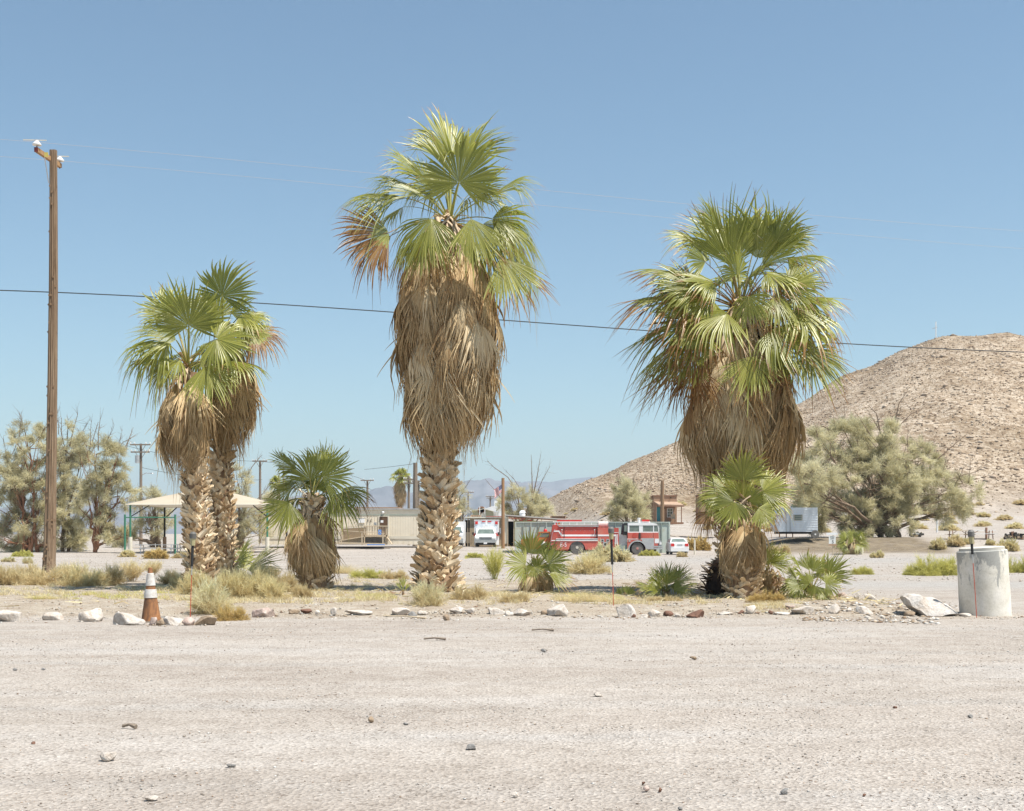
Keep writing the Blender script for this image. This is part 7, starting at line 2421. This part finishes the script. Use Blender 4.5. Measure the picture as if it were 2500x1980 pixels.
def strips(base, d, L, W, bend, rng, tone):
    """thin curved blades: base (n,3), direction, length, width, bend vector -> verts, quads, colours"""
    n = len(base)
    side = np.cross(d, rng.normal(size=(n, 3))); side /= np.linalg.norm(side, axis=1)[:, None] + 1e-9
    p0 = base; p1 = base + d * (L * 0.5)[:, None] + bend * (L * 0.25)[:, None]; p2 = base + d * L[:, None] + bend * L[:, None]
    w = W[:, None] / 2
    V = np.stack([p0 - side * w, p0 + side * w, p1 - side * w * 0.9, p1 + side * w * 0.9, p2 - side * w * 0.15, p2 + side * w * 0.15], 1).reshape(-1, 3)
    k = np.arange(n)[:, None] * 6
    F = np.concatenate([k + np.array([0, 1, 3, 2]), k + np.array([2, 3, 5, 4])], 0)
    C = np.zeros((n, 6, 4)); C[..., 3] = 1; C[..., 0] = tone[:, None]
    C[..., 1] = np.array([0, 0, 0.5, 0.5, 1, 1])[None]
    return V, F, C.reshape(-1, 4)

def unit(v):
    return v / (np.linalg.norm(v, axis=-1, keepdims=True) + 1e-9)

def feathery(name, label, base, lobes, seed, trunks=None, clump=1.0, wisps=260, trunk_r=0.32, bare=0, bark=None, group=None, wl=0.42, ww=0.026, bare_up=None, ncl=None, kind=None, cat='tree'):
    """lobes: (px, py, rx px, ry px) at the tree's distance; base: world point"""
    rng = np.random.RandomState(seed)
    base = Vector(base); Y = base.y; s = Y / FP
    root = thing(name, base, label, cat, group)
    bark = bark or M_BARK
    tr = MB(); tw = MB()
    WV = []; WF = []; WC = []; nv = 0
    trunks = trunks or [(0.0, 0.0)]
    B = np.array(base)
    for li, lb in enumerate(lobes):
        px, py, rx, ry = lb[:4]
        c = np.array(wpt(px, py, Y + (lb[4] if len(lb) > 4 else 0))) - B
        dy = (lb[4] * 0 if len(lb) > 4 else rng.uniform(-0.5, 0.5) * rx * s * 1.2)
        c[1] += dy
        R = np.array([rx * s, rx * s * 0.9, ry * s])
        t0 = trunks[li % len(trunks)]
        p0 = np.array([t0[0], t0[1], -0.1])
        mid = p0 * 0.5 + c * 0.5; mid[0] = p0[0] + (c[0] - p0[0]) * 0.35; mid[2] = p0[2] + (c[2] - p0[2]) * 0.55
        low = np.array([p0[0] + rng.normal(0, 0.12), p0[1] + rng.normal(0, 0.1), p0[2] + 0.9])
        pts = [p0, low, mid, c]
        # smooth limb
        k = 12; t = np.linspace(0, 1, k)[:, None]
        L_ = (1 - t) ** 3 * pts[0] + 3 * (1 - t) ** 2 * t * pts[1] + 3 * (1 - t) * t ** 2 * pts[2] + t ** 3 * pts[3]
        L_[1:-1] += rng.normal(0, 0.05, (k - 2, 3)) * np.linspace(0.5, 2, k - 2)[:, None]
        r = trunk_r * (1 - t[:, 0]) ** 0.8 * 0.85 + 0.035
        tr.tube([tuple(p) for p in L_], list(r), 7)
        vol = R[0] * R[2]
        nc = ncl or max(7, int(vol * 3.0 / clump))
        for j in range(nc):
            d = rng.normal(size=3); d /= np.linalg.norm(d)
            q = c + d * R * rng.uniform(0.35, 1.0) ** 0.6
            if q[2] < 0.35: q[2] = rng.uniform(0.35, 0.9)
            a = L_[rng.randint(k // 2, k)]
            m_ = (a + q) / 2 + rng.normal(0, 0.15, 3) + np.array([0, 0, -0.1])
            br = bez(a, m_, q, 5)
            tr.tube([tuple(p) for p in br], [0.05, 0.04, 0.03, 0.022, 0.014], 4, False)
            out = unit((q - c) / R * 1.0 + np.array([0, 0, 0.55]))
            cs = clump * rng.uniform(0.7, 1.25)
            tone_c = rng.uniform(0.15, 0.75)
            nt_ = 6
            ends = q + (unit(rng.normal(size=(nt_, 3)) + out * 0.9)) * cs * rng.uniform(0.5, 1.1, (nt_, 1))
            for e in ends:
                tw.tube([tuple(q), tuple((q + e) / 2 + rng.normal(0, 0.05, 3)), tuple(e)], [0.016, 0.011, 0.005], 3, False)
            n = int(wisps * 1.25 * cs * rng.uniform(0.6, 1.3))
            ei = rng.randint(nt_, size=n); tt = rng.uniform(0.25, 1.05, n)[:, None]
            bp = q + (ends[ei] - q) * tt + rng.normal(0, 0.13 * cs, (n, 3))
            dd = unit(unit(ends[ei] - q) * 0.8 + rng.normal(0, 0.55, (n, 3)) + np.array([0, 0, 0.35]))
            LL = wl * rng.uniform(0.5, 1.3, n)
            V, F, C = strips(bp, dd, LL, ww * rng.uniform(0.6, 1.4, n), np.array([[0, 0, -0.5]]) * rng.uniform(0, 1, (n, 1)), rng, np.clip(tone_c + rng.normal(0, 0.16, n), 0, 1))
            WV.append(V); WF.append(F + nv); WC.append(C); nv += len(V)
        # bare twigs standing out
        for j in range(bare):
            a = c + np.array([rng.uniform(-0.7, 0.7) * R[0], rng.uniform(-0.5, 0.5) * R[1], R[2] * rng.uniform(0.2, 0.7)])
            d = unit(np.array([(a[0] - c[0]) / R[0] * 0.8 + rng.normal(0, 0.3), rng.normal(0, 0.3), 1.0]))
            L1 = R[2] * rng.uniform(0.5, 1.0) + 0.6
            pth = [a + d * L1 * t + rng.normal(0, 0.04, 3) * (1 if t > 0 else 0) for t in (0, 0.35, 0.7, 1.0)]
            tw.tube([tuple(p) for p in pth], [0.035, 0.025, 0.016, 0.006], 4, False)
            for b_ in range(9):
                t = rng.uniform(0.2, 0.95)
                s0 = a + d * L1 * t
                e = s0 + unit(d + rng.normal(0, 0.7, 3)) * L1 * rng.uniform(0.15, 0.45)
                tw.tube([tuple(s0), tuple((s0 + e) / 2 + rng.normal(0, 0.03, 3)), tuple(e)], [0.014, 0.01, 0.004], 3, False)
    for (pts_px, r0) in (bare_up or []):
        pts = [tuple(np.array(wpt(px, py, Y)) - B) for px, py in pts_px]
        tw.tube(pts, list(np.linspace(r0, 0.02, len(pts))), 5, False)
        for i in range(len(pts) - 1):
            for b_ in range(5):
                t = rng.uniform(0, 1); s0 = np.array(pts[i]) * (1 - t) + np.array(pts[i + 1]) * t
                d = unit(np.array(pts[i + 1]) - np.array(pts[i]))
                e = s0 + unit(d + rng.normal(0, 0.55, 3)) * rng.uniform(0.4, 1.3)
                tw.tube([tuple(s0), tuple((s0 + e) / 2 + rng.normal(0, 0.05, 3)), tuple(e)], [0.018, 0.011, 0.004], 3, False)
    tr.build('trunk', bark, root, True)
    if tw.n:
        tw.build('twigs', M_BARK, root)['kind'] = 'stuff'
    V = np.concatenate(WV); F = np.concatenate(WF); C = np.concatenate(WC)
    link('crown', np_mesh('crown', V, F, M_FEATH, C), root)
    return root

TG = 'feathery grey green trees'
# big tree on the right, on its mound
b = on_ground(2150, 114.0)
feathery('feathery_tree', 'largest feathery grey green tree, on the mound in front of the rocky hill', b,
    [(2020, 1120, 75, 62), (1992, 1200, 66, 52, -7), (2085, 1085, 85, 60), (2160, 1090, 80, 62), (2120, 1180, 100, 62), (2220, 1130, 85, 60), (2250, 1200, 90, 50),
     (2065, 1240, 78, 48), (2150, 1250, 70, 42), (2320, 1200, 55, 48), (1962, 1180, 40, 40, -9), (2190, 1190, 80, 60), (2325, 1240, 36, 24), (2035, 1268, 55, 34, -2), (2098, 1282, 46, 26, -2), (1985, 1245, 42, 34, -1), (2185, 1265, 60, 30, -2)], 201,
    trunks=[(0.0, 0.0), (-0.9, 0.1), (0.8, 0.1), (1.6, 0.0), (-1.6, 0.0)], clump=1.0, wisps=500, trunk_r=0.24, bare=4, bark=M_BARK, group=TG, wl=0.5, ww=0.028,
    bare_up=[([(2170, 1090), (2185, 1030), (2195, 985), (2215, 955)], 0.09), ([(2150, 1060), (2140, 1010), (2120, 990)], 0.06), ([(2195, 1040), (2225, 1010), (2250, 1000)], 0.05),
             ([(2290, 1120), (2330, 1085), (2360, 1060)], 0.06), ([(2300, 1180), (2350, 1160), (2390, 1150)], 0.05), ([(2040, 1060), (2010, 1040), (1990, 1045)], 0.05)])
# left group
YT = 110.0
feathery('feathery_tree', 'feathery tree at the left edge, with a reddish trunk left of the tall wooden pole', on_ground(75, YT),
    [(20, 1150, 55, 60), (75, 1095, 58, 55), (60, 1200, 75, 60), (110, 1180, 45, 60), (10, 1250, 50, 50), (95, 1265, 50, 45), (20, 1315, 50, 32), (115, 1320, 40, 28), (60, 1325, 40, 24)], 211, trunks=[(0, 0), (0.5, 0.3), (-0.6, 0)],
    clump=0.85, wisps=520, trunk_r=0.14, bare=4, bark=M_BARKR, group=TG, bare_up=[([(70, 1100), (60, 1050), (48, 1010)], 0.06), ([(90, 1090), (105, 1050), (130, 1030)], 0.05)])
feathery('feathery_tree', 'feathery tree directly behind and right of the tall wooden pole, with tall bare twigs', on_ground(152, YT + 3),
    [(165, 1100, 42, 55), (150, 1180, 45, 60), (185, 1150, 35, 50), (170, 1240, 48, 50), (150, 1305, 35, 34), (195, 1300, 35, 35), (175, 1325, 30, 22)], 212, trunks=[(0, 0), (0.5, 0.2)],
    clump=0.8, wisps=500, trunk_r=0.12, bare=4, group=TG, bare_up=[([(170, 1090), (180, 1045), (190, 1010)], 0.06), ([(160, 1100), (150, 1060), (150, 1020)], 0.05), ([(200, 1140), (225, 1080), (240, 1030)], 0.06)])
feathery('feathery_tree', 'feathery tree with an orange forked trunk, left of the shade canopy', on_ground(232, YT - 2),
    [(240, 1110, 45, 48), (285, 1130, 38, 50), (250, 1180, 50, 50), (225, 1230, 42, 45), (285, 1210, 38, 45), (265, 1265, 42, 32), (290, 1305, 28, 28)], 213, trunks=[(0, 0)],
    clump=0.8, wisps=500, trunk_r=0.17, bare=3, bark=M_BARKR, group=TG, bare_up=[([(240, 1100), (240, 1060), (245, 1020)], 0.05), ([(285, 1100), (300, 1080), (320, 1070)], 0.04)])
feathery('feathery_tree', 'low feathery tree seen under the shade canopy above the picnic table', on_ground(372, 122),
    [(370, 1250, 38, 32), (350, 1290, 38, 28), (400, 1280, 32, 32), (375, 1225, 30, 25), (300, 1310, 35, 22)], 214, trunks=[(0, 0), (0.6, 0)], clump=0.9, wisps=260, trunk_r=0.28, bare=3, group=TG)
feathery('feathery_tree', 'feathery tree between the touching palm trunks and the dwarf palm', on_ground(590, 118),
    [(585, 1180, 38, 45), (610, 1230, 35, 45), (575, 1260, 35, 50), (625, 1290, 25, 35), (560, 1310, 30, 30)], 215, trunks=[(0, 0), (-0.6, 0)], clump=0.9, wisps=260, trunk_r=0.24, bare=3, group=TG,
    bare_up=[([(600, 1170), (615, 1140), (640, 1110)], 0.05)])
feathery('feathery_tree', 'small feathery tree beyond the station with long bare limbs beside the flag', on_ground(1285, 160),
    [(1262, 1210, 26, 28), (1290, 1225, 30, 30), (1310, 1240, 26, 22), (1245, 1235, 22, 22), (1325, 1250, 22, 14), (1275, 1245, 30, 20)], 216, trunks=[(0, 0), (-0.6, 0)], clump=1.0, wisps=420, trunk_r=0.24, bare=1, group=TG,
    bare_up=[([(1300, 1230), (1299, 1170), (1297, 1110)], 0.10), ([(1302, 1210), (1312, 1160), (1320, 1110)], 0.09), ([(1305, 1220), (1325, 1170), (1342, 1140)], 0.06),
             ([(1270, 1210), (1240, 1165), (1205, 1140), (1190, 1125)], 0.07), ([(1278, 1205), (1255, 1170), (1235, 1150)], 0.05), ([(1245, 1255), (1215, 1205), (1185, 1170)], 0.06)])
feathery('feathery_tree', 'small round feathery tree left of the adobe cottage', on_ground(1538, 138),
    [(1520, 1225, 32, 34), (1545, 1205, 30, 28), (1565, 1235, 26, 30), (1505, 1250, 25, 20), (1540, 1250, 34, 22), (1525, 1195, 22, 18)], 217, trunks=[(0, 0), (0.5, 0.1), (-0.4, 0)], clump=0.95, wisps=500, trunk_r=0.170, bare=3, group=TG)
feathery('feathery_tree', 'thin feathery tree peeking out right of the tallest palm trunk', on_ground(1126, 150),
    [(1122, 1215, 16, 36), (1130, 1250, 22, 24), (1108, 1240, 16, 30)], 218, trunks=[(0, 0)], clump=0.9, wisps=240, trunk_r=0.2, bare=2, group=TG)
feathery('feathery_tree', 'low hedge-like feathery tree behind the beige building at its left end', on_ground(700, 165),
    [(690, 1222, 40, 18), (650, 1230, 30, 20)], 219, trunks=[(0, 0)], clump=1.0, wisps=240, trunk_r=0.2, bare=1, group=TG)

# ---- bushes
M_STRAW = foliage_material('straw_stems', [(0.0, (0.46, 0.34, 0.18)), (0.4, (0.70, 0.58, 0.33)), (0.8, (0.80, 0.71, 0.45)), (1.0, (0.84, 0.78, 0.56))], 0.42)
M_STRAWG = foliage_material('green_straw_stems', [(0.0, (0.50, 0.38, 0.20)), (0.35, (0.74, 0.64, 0.36)), (0.7, (0.78, 0.72, 0.43)), (1.0, (0.86, 0.80, 0.55))], 0.42)
M_TEALB = foliage_material('grey_green_stems', [(0.0, (0.56, 0.43, 0.24)), (0.35, (0.74, 0.66, 0.41)), (0.7, (0.74, 0.73, 0.48)), (1.0, (0.82, 0.82, 0.62))], 0.42)
M_OCHRE = foliage_material('ochre_stems', [(0.0, (0.44, 0.30, 0.12)), (0.5, (0.66, 0.50, 0.20)), (1.0, (0.78, 0.65, 0.32))], 0.3)
M_LIME = foliage_material('yellow_green_stems', [(0.0, (0.44, 0.42, 0.13)), (0.5, (0.66, 0.62, 0.20)), (1.0, (0.80, 0.76, 0.33))], 0.42)

def bush_arrays(seed, n_main=60, n_twig=22, w=0.011, spread=1.0, droop=0.1, upright=0.6):
    """wiry bush about one metre wide and tall"""
    rng = np.random.RandomState(seed)
    b0 = rng.normal(0, 0.05, (n_main, 3)); b0[:, 2] = 0
    az = rng.uniform(0, 2 * PI, n_main); el = np.arccos(rng.uniform(0.05, 1, n_main)) * spread
    d = np.stack([np.sin(el) * np.cos(az), np.sin(el) * np.sin(az), np.cos(el) * 1.0 + 0.05], 1); d = unit(d)
    L = rng.uniform(0.38, 0.56, n_main)
    parts = [strips(b0, d, L, np.full(n_main, w * 1.3), np.array([[0, 0, -droop]]) * np.ones((n_main, 1)), rng, rng.uniform(0, 0.3, n_main))]
    n = n_main * n_twig
    i = rng.randint(n_main, size=n); t = rng.uniform(0.25, 1.0, n)
    bp = b0[i] + d[i] * (L[i] * t)[:, None] + rng.normal(0, 0.02, (n, 3)); bp[:, 2] -= droop * L[i] * t ** 2
    dd = unit(d[i] * 0.7 + rng.normal(0, 0.6, (n, 3)) + np.array([0, 0, upright * 0.5]))
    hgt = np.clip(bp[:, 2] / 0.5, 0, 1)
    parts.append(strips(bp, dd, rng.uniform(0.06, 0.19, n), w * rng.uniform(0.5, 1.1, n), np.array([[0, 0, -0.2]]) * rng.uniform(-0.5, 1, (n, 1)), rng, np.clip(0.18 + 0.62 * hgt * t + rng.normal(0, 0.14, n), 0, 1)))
    V, F, C = join(parts)
    V[:, 2] = np.maximum(V[:, 2], 0.0)
    return V, F, C
def grass_arrays(seed, n=420, w=0.012, lean=0.5):
    rng = np.random.RandomState(seed)
    b0 = rng.normal(0, 0.13, (n, 3)); b0[:, 2] = 0
    d = unit(np.stack([b0[:, 0] * 2.2 + rng.normal(0, lean * 0.5, n), b0[:, 1] * 2.2 + rng.normal(0, lean * 0.5, n), np.ones(n)], 1))
    return strips(b0, d, rng.uniform(0.35, 1.0, n), w * rng.uniform(0.6, 1.2, n), np.stack([b0[:, 0], b0[:, 1], np.full(n, -0.15)], 1) * 1.5, rng, np.clip(rng.normal(0.55, 0.22, n), 0, 1))
BUSH = {}
def bush_mesh(kind, var, mat, far):
    key = (kind, var, mat.name, far)
    if key not in BUSH:
        w = 0.0085 if not far else 0.03
        if kind == 'puff':
            A_ = bush_arrays(300 + var, 70, 55, w)
        elif kind == 'broad':
            A_ = bush_arrays(320 + var, 80, 48, w, 1.12, 0.15, 0.3)
        elif kind == 'up':
            A_ = bush_arrays(340 + var, 50, 34, w, 0.5, 0.0, 1.0)
        else:
            A_ = grass_arrays(360 + var, 420, w)
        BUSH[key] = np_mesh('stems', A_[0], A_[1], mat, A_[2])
    return BUSH[key]

def bush(px, py, wpx, hpx, kind, mat, label, seed, group='dry bushes round the palms', name='dry_bush', y0=5.0, y1=300):
    """one or several wiry clumps make one bush standing at the photograph point"""
    rng = np.random.RandomState(seed)
    g = gpt(px, py, y0, y1)
    s = g.y / FP
    far = g.y > 70
    root = thing(name, g, label, 'bush', group)
    W = wpx * s * 1.12; H = hpx * s * 1.3
    n = max(1, int(round(W / max(H, 0.05) * 0.9 + rng.uniform(0, 0.6))))
    n = min(n, 5)
    cw = W / (1 + 0.55 * (n - 1))
    for i in range(n):
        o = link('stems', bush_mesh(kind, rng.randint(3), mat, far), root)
        xo = (i - (n - 1) / 2) * cw * 0.55 + rng.normal(0, cw * 0.04)
        yo = rng.normal(0, cw * 0.18)
        o.location = (xo, yo, gz(g.x + xo, g.y + yo) - g.z - 0.01)
        hh = H * rng.uniform(0.8, 1.12) * (1.0 if n < 3 or 0 < i < n - 1 else 0.8)
        sc = {'puff': (cw, hh / 0.60), 'broad': (cw * 1.0, hh / 0.52), 'up': (cw * 1.7, hh / 0.68), 'grass': (cw * 1.25, hh * 1.0)}[kind]
        o.scale = (sc[0], sc[0], sc[1]); o.rotation_euler = (0, 0, rng.uniform(0, 6.28))
    return root

G1 = 'dry bushes round the palms'
BL = [
 (30, 1428, 90, 44, 'puff', M_STRAW, 'straw bush at the left edge, behind the long flat pale boulder'),
 (60, 1420, 80, 42, 'puff', M_STRAW, 'straw bush behind the two straw bushes left of the tall pole'),
 (180, 1422, 70, 46, 'puff', M_STRAW, 'straw bush behind the narrow one right of the tall pole'),
 (262, 1430, 80, 46, 'puff', M_STRAW, 'straw bush left of the cone, right of the wide greenish one'),
 (445, 1440, 60, 40, 'puff', M_STRAWG, 'greenish bush hugging the left foot of the nearer touching palm'),
 (610, 1440, 110, 66, 'puff', M_STRAWG, 'pale bush right behind the two large ones below the touching palms'),
 (690, 1445, 80, 58, 'puff', M_STRAW, 'straw bush against the left side of the dwarf palm skirt'),
 (95, 1430, 95, 50, 'puff', M_STRAW, 'straw bush hiding the left foot of the tall wooden pole'),
 (155, 1427, 50, 52, 'up', M_STRAW, 'narrow straw bush just right of the tall pole foot'),
 (215, 1431, 120, 48, 'broad', M_STRAWG, 'wide greenish straw bush between the tall pole and the cone'),
 (322, 1420, 55, 50, 'up', M_STRAW, 'upright straw bush behind the left side of the cone'),
 (372, 1404, 40, 36, 'up', M_STRAW, 'small straw bush directly above the cone tip'),
 (420, 1426, 60, 40, 'puff', M_STRAW, 'straw bush between the cone and the touching palms'),
 (482, 1452, 95, 62, 'puff', M_STRAWG, 'olive straw bush at the foot of the nearer touching palm'),
 (512, 1500, 110, 78, 'puff', M_TEALB, 'pale grey green bush right of the leftmost red rod'),
 (562, 1515, 80, 36, 'broad', M_OCHRE, 'low bright ochre bush beside the mossy brown boulder'),
 (570, 1462, 110, 78, 'puff', M_STRAWG, 'large pale bush in front of the taller touching palm'),
 (650, 1462, 120, 70, 'puff', M_STRAWG, 'large pale bush between the touching palms and the dwarf palm'),
 (655, 1425, 70, 45, 'puff', M_STRAW, 'yellowish bush below the dark stiff fan'),
 (735, 1458, 60, 30, 'broad', M_STRAW, 'low straw bush left of the dwarf palm trunk'),
 (840, 1400, 60, 30, 'grass', M_STRAW, 'straw tuft right of the dwarf palm skirt'),
 (900, 1412, 90, 26, 'broad', M_LIME, 'low yellow green bush left of the tallest palm'),
 (960, 1414, 70, 26, 'broad', M_STRAW, 'low straw bush touching the left side of the tallest palm'),
 (1038, 1476, 95, 72, 'puff', M_TEALB, 'rounded grey green bush at the left foot of the tallest palm'),
 (1145, 1462, 85, 34, 'broad', M_STRAW, 'low straw bush at the right foot of the tallest palm'),
 (1207, 1414, 42, 78, 'up', M_LIME, 'tall narrow yellow green plant right of the tallest palm'),
 (1255, 1468, 70, 26, 'broad', M_STRAW, 'low straw bush at the left foot of the low fan palm clump'),
 (1160, 1362, 45, 14, 'broad', M_LIME, 'low green patch of weed on the yard below the ambulance'),
 (1432, 1400, 105, 62, 'puff', M_STRAWG, 'big round bush in front of the fire engine rear wheel'),
 (1492, 1372, 95, 42, 'broad', M_TEALB, 'pale grey green bush under the fire engine pump panel'),
 (1440, 1468, 110, 30, 'grass', M_STRAW, 'dry grass clump between the low fan palm and the middle red rod'),
 (1585, 1357, 50, 12, 'broad', M_LIME, 'low green weed under the fire engine cab'),
 (1665, 1360, 24, 14, 'puff', M_STRAW, 'small straw bush right in front of the white sedan'),
 (1700, 1343, 60, 30, 'broad', M_OCHRE, 'ochre bush right of the white sedan'),
 (1870, 1470, 90, 28, 'broad', M_OCHRE, 'ochre weed mat in front of the dark palm base'),
 (382, 1364, 60, 22, 'broad', M_OCHRE, 'low yellow dome bush below the picnic table under the canopy'),
 (312, 1360, 44, 16, 'broad', M_STRAWG, 'small pale bush at the foot of the left canopy post'),
 (440, 1363, 34, 14, 'broad', M_STRAW, 'small straw bush just left of the touching palms, far behind'),
 (68, 1376, 24, 18, 'puff', M_TEALB, 'small pale silvery bush left of the tall pole, the right of two'),
 (22, 1372, 30, 14, 'puff', M_TEALB, 'small pale silvery bush near the left edge, the left of two'),
 (52, 1359, 50, 16, 'broad', M_LIME, 'green bush under the leftmost feathery tree'),
 (2290, 1405, 125, 46, 'broad', M_LIME, 'long bright yellow green bush left of the concrete pipe'),
 (2235, 1404, 60, 26, 'broad', M_LIME, 'low yellow green bush, left end of the long bright one'),
 (2105, 1402, 56, 22, 'broad', M_LIME, 'low yellow green weed patch between the bushy palm and the long bright bush'),
 (2482, 1398, 70, 38, 'broad', M_LIME, 'bright yellow green bush at the right edge behind the concrete pipe'),
 (2288, 1340, 34, 28, 'puff', M_STRAWG, 'olive bush on the slope left of the picnic tables'),
 (2325, 1330, 40, 26, 'puff', M_STRAW, 'straw bush in front of the low picnic table'),
 (2362, 1328, 26, 16, 'puff', M_STRAWG, 'small olive bush between the two right picnic tables'),
 (2418, 1331, 24, 14, 'puff', M_STRAWG, 'small olive bush below the brown post of the right picnic table'),
 (2462, 1345, 50, 24, 'broad', M_STRAWG, 'wide olive bush behind the right rim of the concrete pipe'),
 (2140, 1362, 30, 16, 'puff', M_STRAWG, 'small olive bush on the bank right of the round palm bush'),
 (1905, 1352, 40, 20, 'broad', M_STRAW, 'straw bush at the left end of the shaded mound'),
 (1620, 1468, 80, 16, 'broad', M_STRAW, 'low straw mat under the short spreading palm'),
 (100, 1462, 70, 16, 'grass', M_STRAWG, 'low grass tuft in the palm shadow at the left'),
]
for i, (px, py, w_, h_, k, m_, lab) in enumerate(BL):
    bush(px, py, w_, h_, k, m_, lab, 500 + i, G1 if py > 1385 else 'dry bushes on the ground behind', y0=15.0)

# small dry bushes nobody could tell apart on the flats below the hill
rng = np.random.RandomState(31)
cnt = 0
while cnt < 75:
    px = rng.uniform(1380, 2520); py = rng.uniform(1228, 1305)
    lim = np.interp(px, [1380, 1600, 1750, 1850, 2200, 2500], [1262, 1272, 1300, 1305, 1300, 1312])
    if py > lim: continue
    g = gpt(px, py, 118, 380)
    if g.y > 330 or g.z < 1.2: continue
    o = link('small_bush', bush_mesh('broad', rng.randint(3), (M_STRAW, M_STRAWG, M_STRAWG)[rng.randint(3)], True))
    o.location = g - Vector((0, 0, 0.03)); sc = rng.uniform(0.9, 2.4)
    o.scale = (sc, sc, sc * 0.75); o.rotation_euler = (0, 0, rng.uniform(0, 6.28))
    tag(o, 'small dry bush on the pale flats below the rocky hill', 'bush', 'small dry bushes below the hill')
    cnt += 1

# short grass and litter nobody could count
def grass_patch(name, spots, mat, label, seed, w=0.008):
    rng = np.random.RandomState(seed)
    parts = []
    for (px0, px1, py0, py1, n, hpx) in spots:
        px = rng.uniform(px0, px1, n); py = rng.uniform(py0, py1, n)
        Y = (EYE - 0.12) * FP / (py - HY); X = (px - 1250) / FP * Y
        # gather into small tufts
        k = max(1, n // 45)
        ci = rng.randint(n, size=k)
        who = rng.randint(k, size=n)
        X = X[ci][who] + rng.normal(0, 0.07, n); Y = Y[ci][who] + rng.normal(0, 0.07, n)
        Z = ground_z(X, Y)
        dx = (X - X[ci][who]); dy = (Y - Y[ci][who])
        d = unit(np.stack([rng.normal(0, 0.35, n), rng.normal(0, 0.35, n), np.ones(n)], 1))
        h = hpx / FP * Y * rng.uniform(0.4, 1.1, n)
        parts.append(strips(np.stack([X, Y, Z - 0.01], 1), d, h, np.full(n, w) * rng.uniform(0.6, 1.3, n), np.stack([rng.normal(0, 0.3, n), rng.normal(0, 0.3, n), np.full(n, -0.2)], 1), rng, np.clip(rng.normal(0.6, 0.25, n), 0, 1)))
    V, F, C = join(parts)
    o = link(name, np_mesh(name, V, F, mat, C)); o['kind'] = 'stuff'; o['label'] = label
grass_patch('dry_grass', [(0, 470, 1430, 1462, 3000, 18), (500, 760, 1440, 1475, 3800, 20), (760, 1000, 1425, 1468, 2200, 16), (820, 960, 1448, 1470, 1200, 20), (1080, 1300, 1450, 1472, 1800, 18), (1350, 1760, 1448, 1472, 2600, 18),
                          (1830, 1960, 1462, 1486, 2200, 12), (560, 1000, 1395, 1420, 2200, 10)], M_STRAW, 'thin straw grass over the palm bed', 41)
grass_patch('green_grass', [(90, 460, 1446, 1460, 1500, 14), (860, 960, 1450, 1464, 700, 16), (1380, 1520, 1450, 1466, 800, 14), (1130, 1200, 1355, 1362, 300, 8)], M_LIME, 'short greenish grass in the palm shadows', 43)

# dry twigs and frond scraps lying about
def litter():
    rng = np.random.RandomState(51)
    n = 1500
    x = rng.uniform(-14, 9, n); y = rng.uniform(24.5, 36, n)
    near = rng.randint(8, size=n); cx = np.array([-1.9, -8.0, 5.3, -5.0, 0.6, 3.6, 6.4, -8.6])[near]; cy = np.array([31, 32.5, 28, 31, 29.6, 28.6, 27.5, 33.0])[near]
    use = rng.rand(n) < 0.75
    x = np.where(use, cx + rng.normal(0, 0.7, n), x); y = np.where(use, cy - 0.3 + rng.normal(0, 0.6, n), y)
    z = ground_z(x, y) + 0.015
    az = rng.uniform(0, 2 * PI, n)
    d = unit(np.stack([np.cos(az), np.sin(az), rng.normal(0.1, 0.15, n)], 1))
    V, F, C = strips(np.stack([x, y, z], 1), d, rng.uniform(0.08, 0.4, n), rng.uniform(0.01, 0.035, n), np.zeros((n, 3)), rng, rng.uniform(0, 1, n))
    o = link('leaf_litter', np_mesh('leaf_litter', V, F, M_OCHRE if False else M_STRAW, C)); o['kind'] = 'stuff'; o['label'] = 'scraps of dead palm leaf on the ground round the trunks'
    # the two sticks seen on the lot
    for (a, b_, lab) in (((936, 1506), (1040, 1512), 'long dry palm stalk lying on the gravel left of the small brown upright stone'),
                         ((300, 1779), (332, 1781), 'short dark twig lying low on the left of the lot'),
                         ((1035, 1563), (1088, 1564), 'thin dark twig high on the open lot left of centre'),
                         ((1298, 1541), (1352, 1542), 'thin dark twig near the rocks below the big lumpy boulder')):
        p = gpt(*a) + Vector((0, 0, 0.02)); q = gpt(*b_) + Vector((0, 0, 0.02))
        o = MB().tube([p, (p + q) / 2 + Vector((0, 0, 0.015)), q], [0.014, 0.011, 0.02], 5).build('dry_twig', M_WOODL if 'palm' in lab else M_POLEG)
        tag(o, lab, 'twig')
litter()
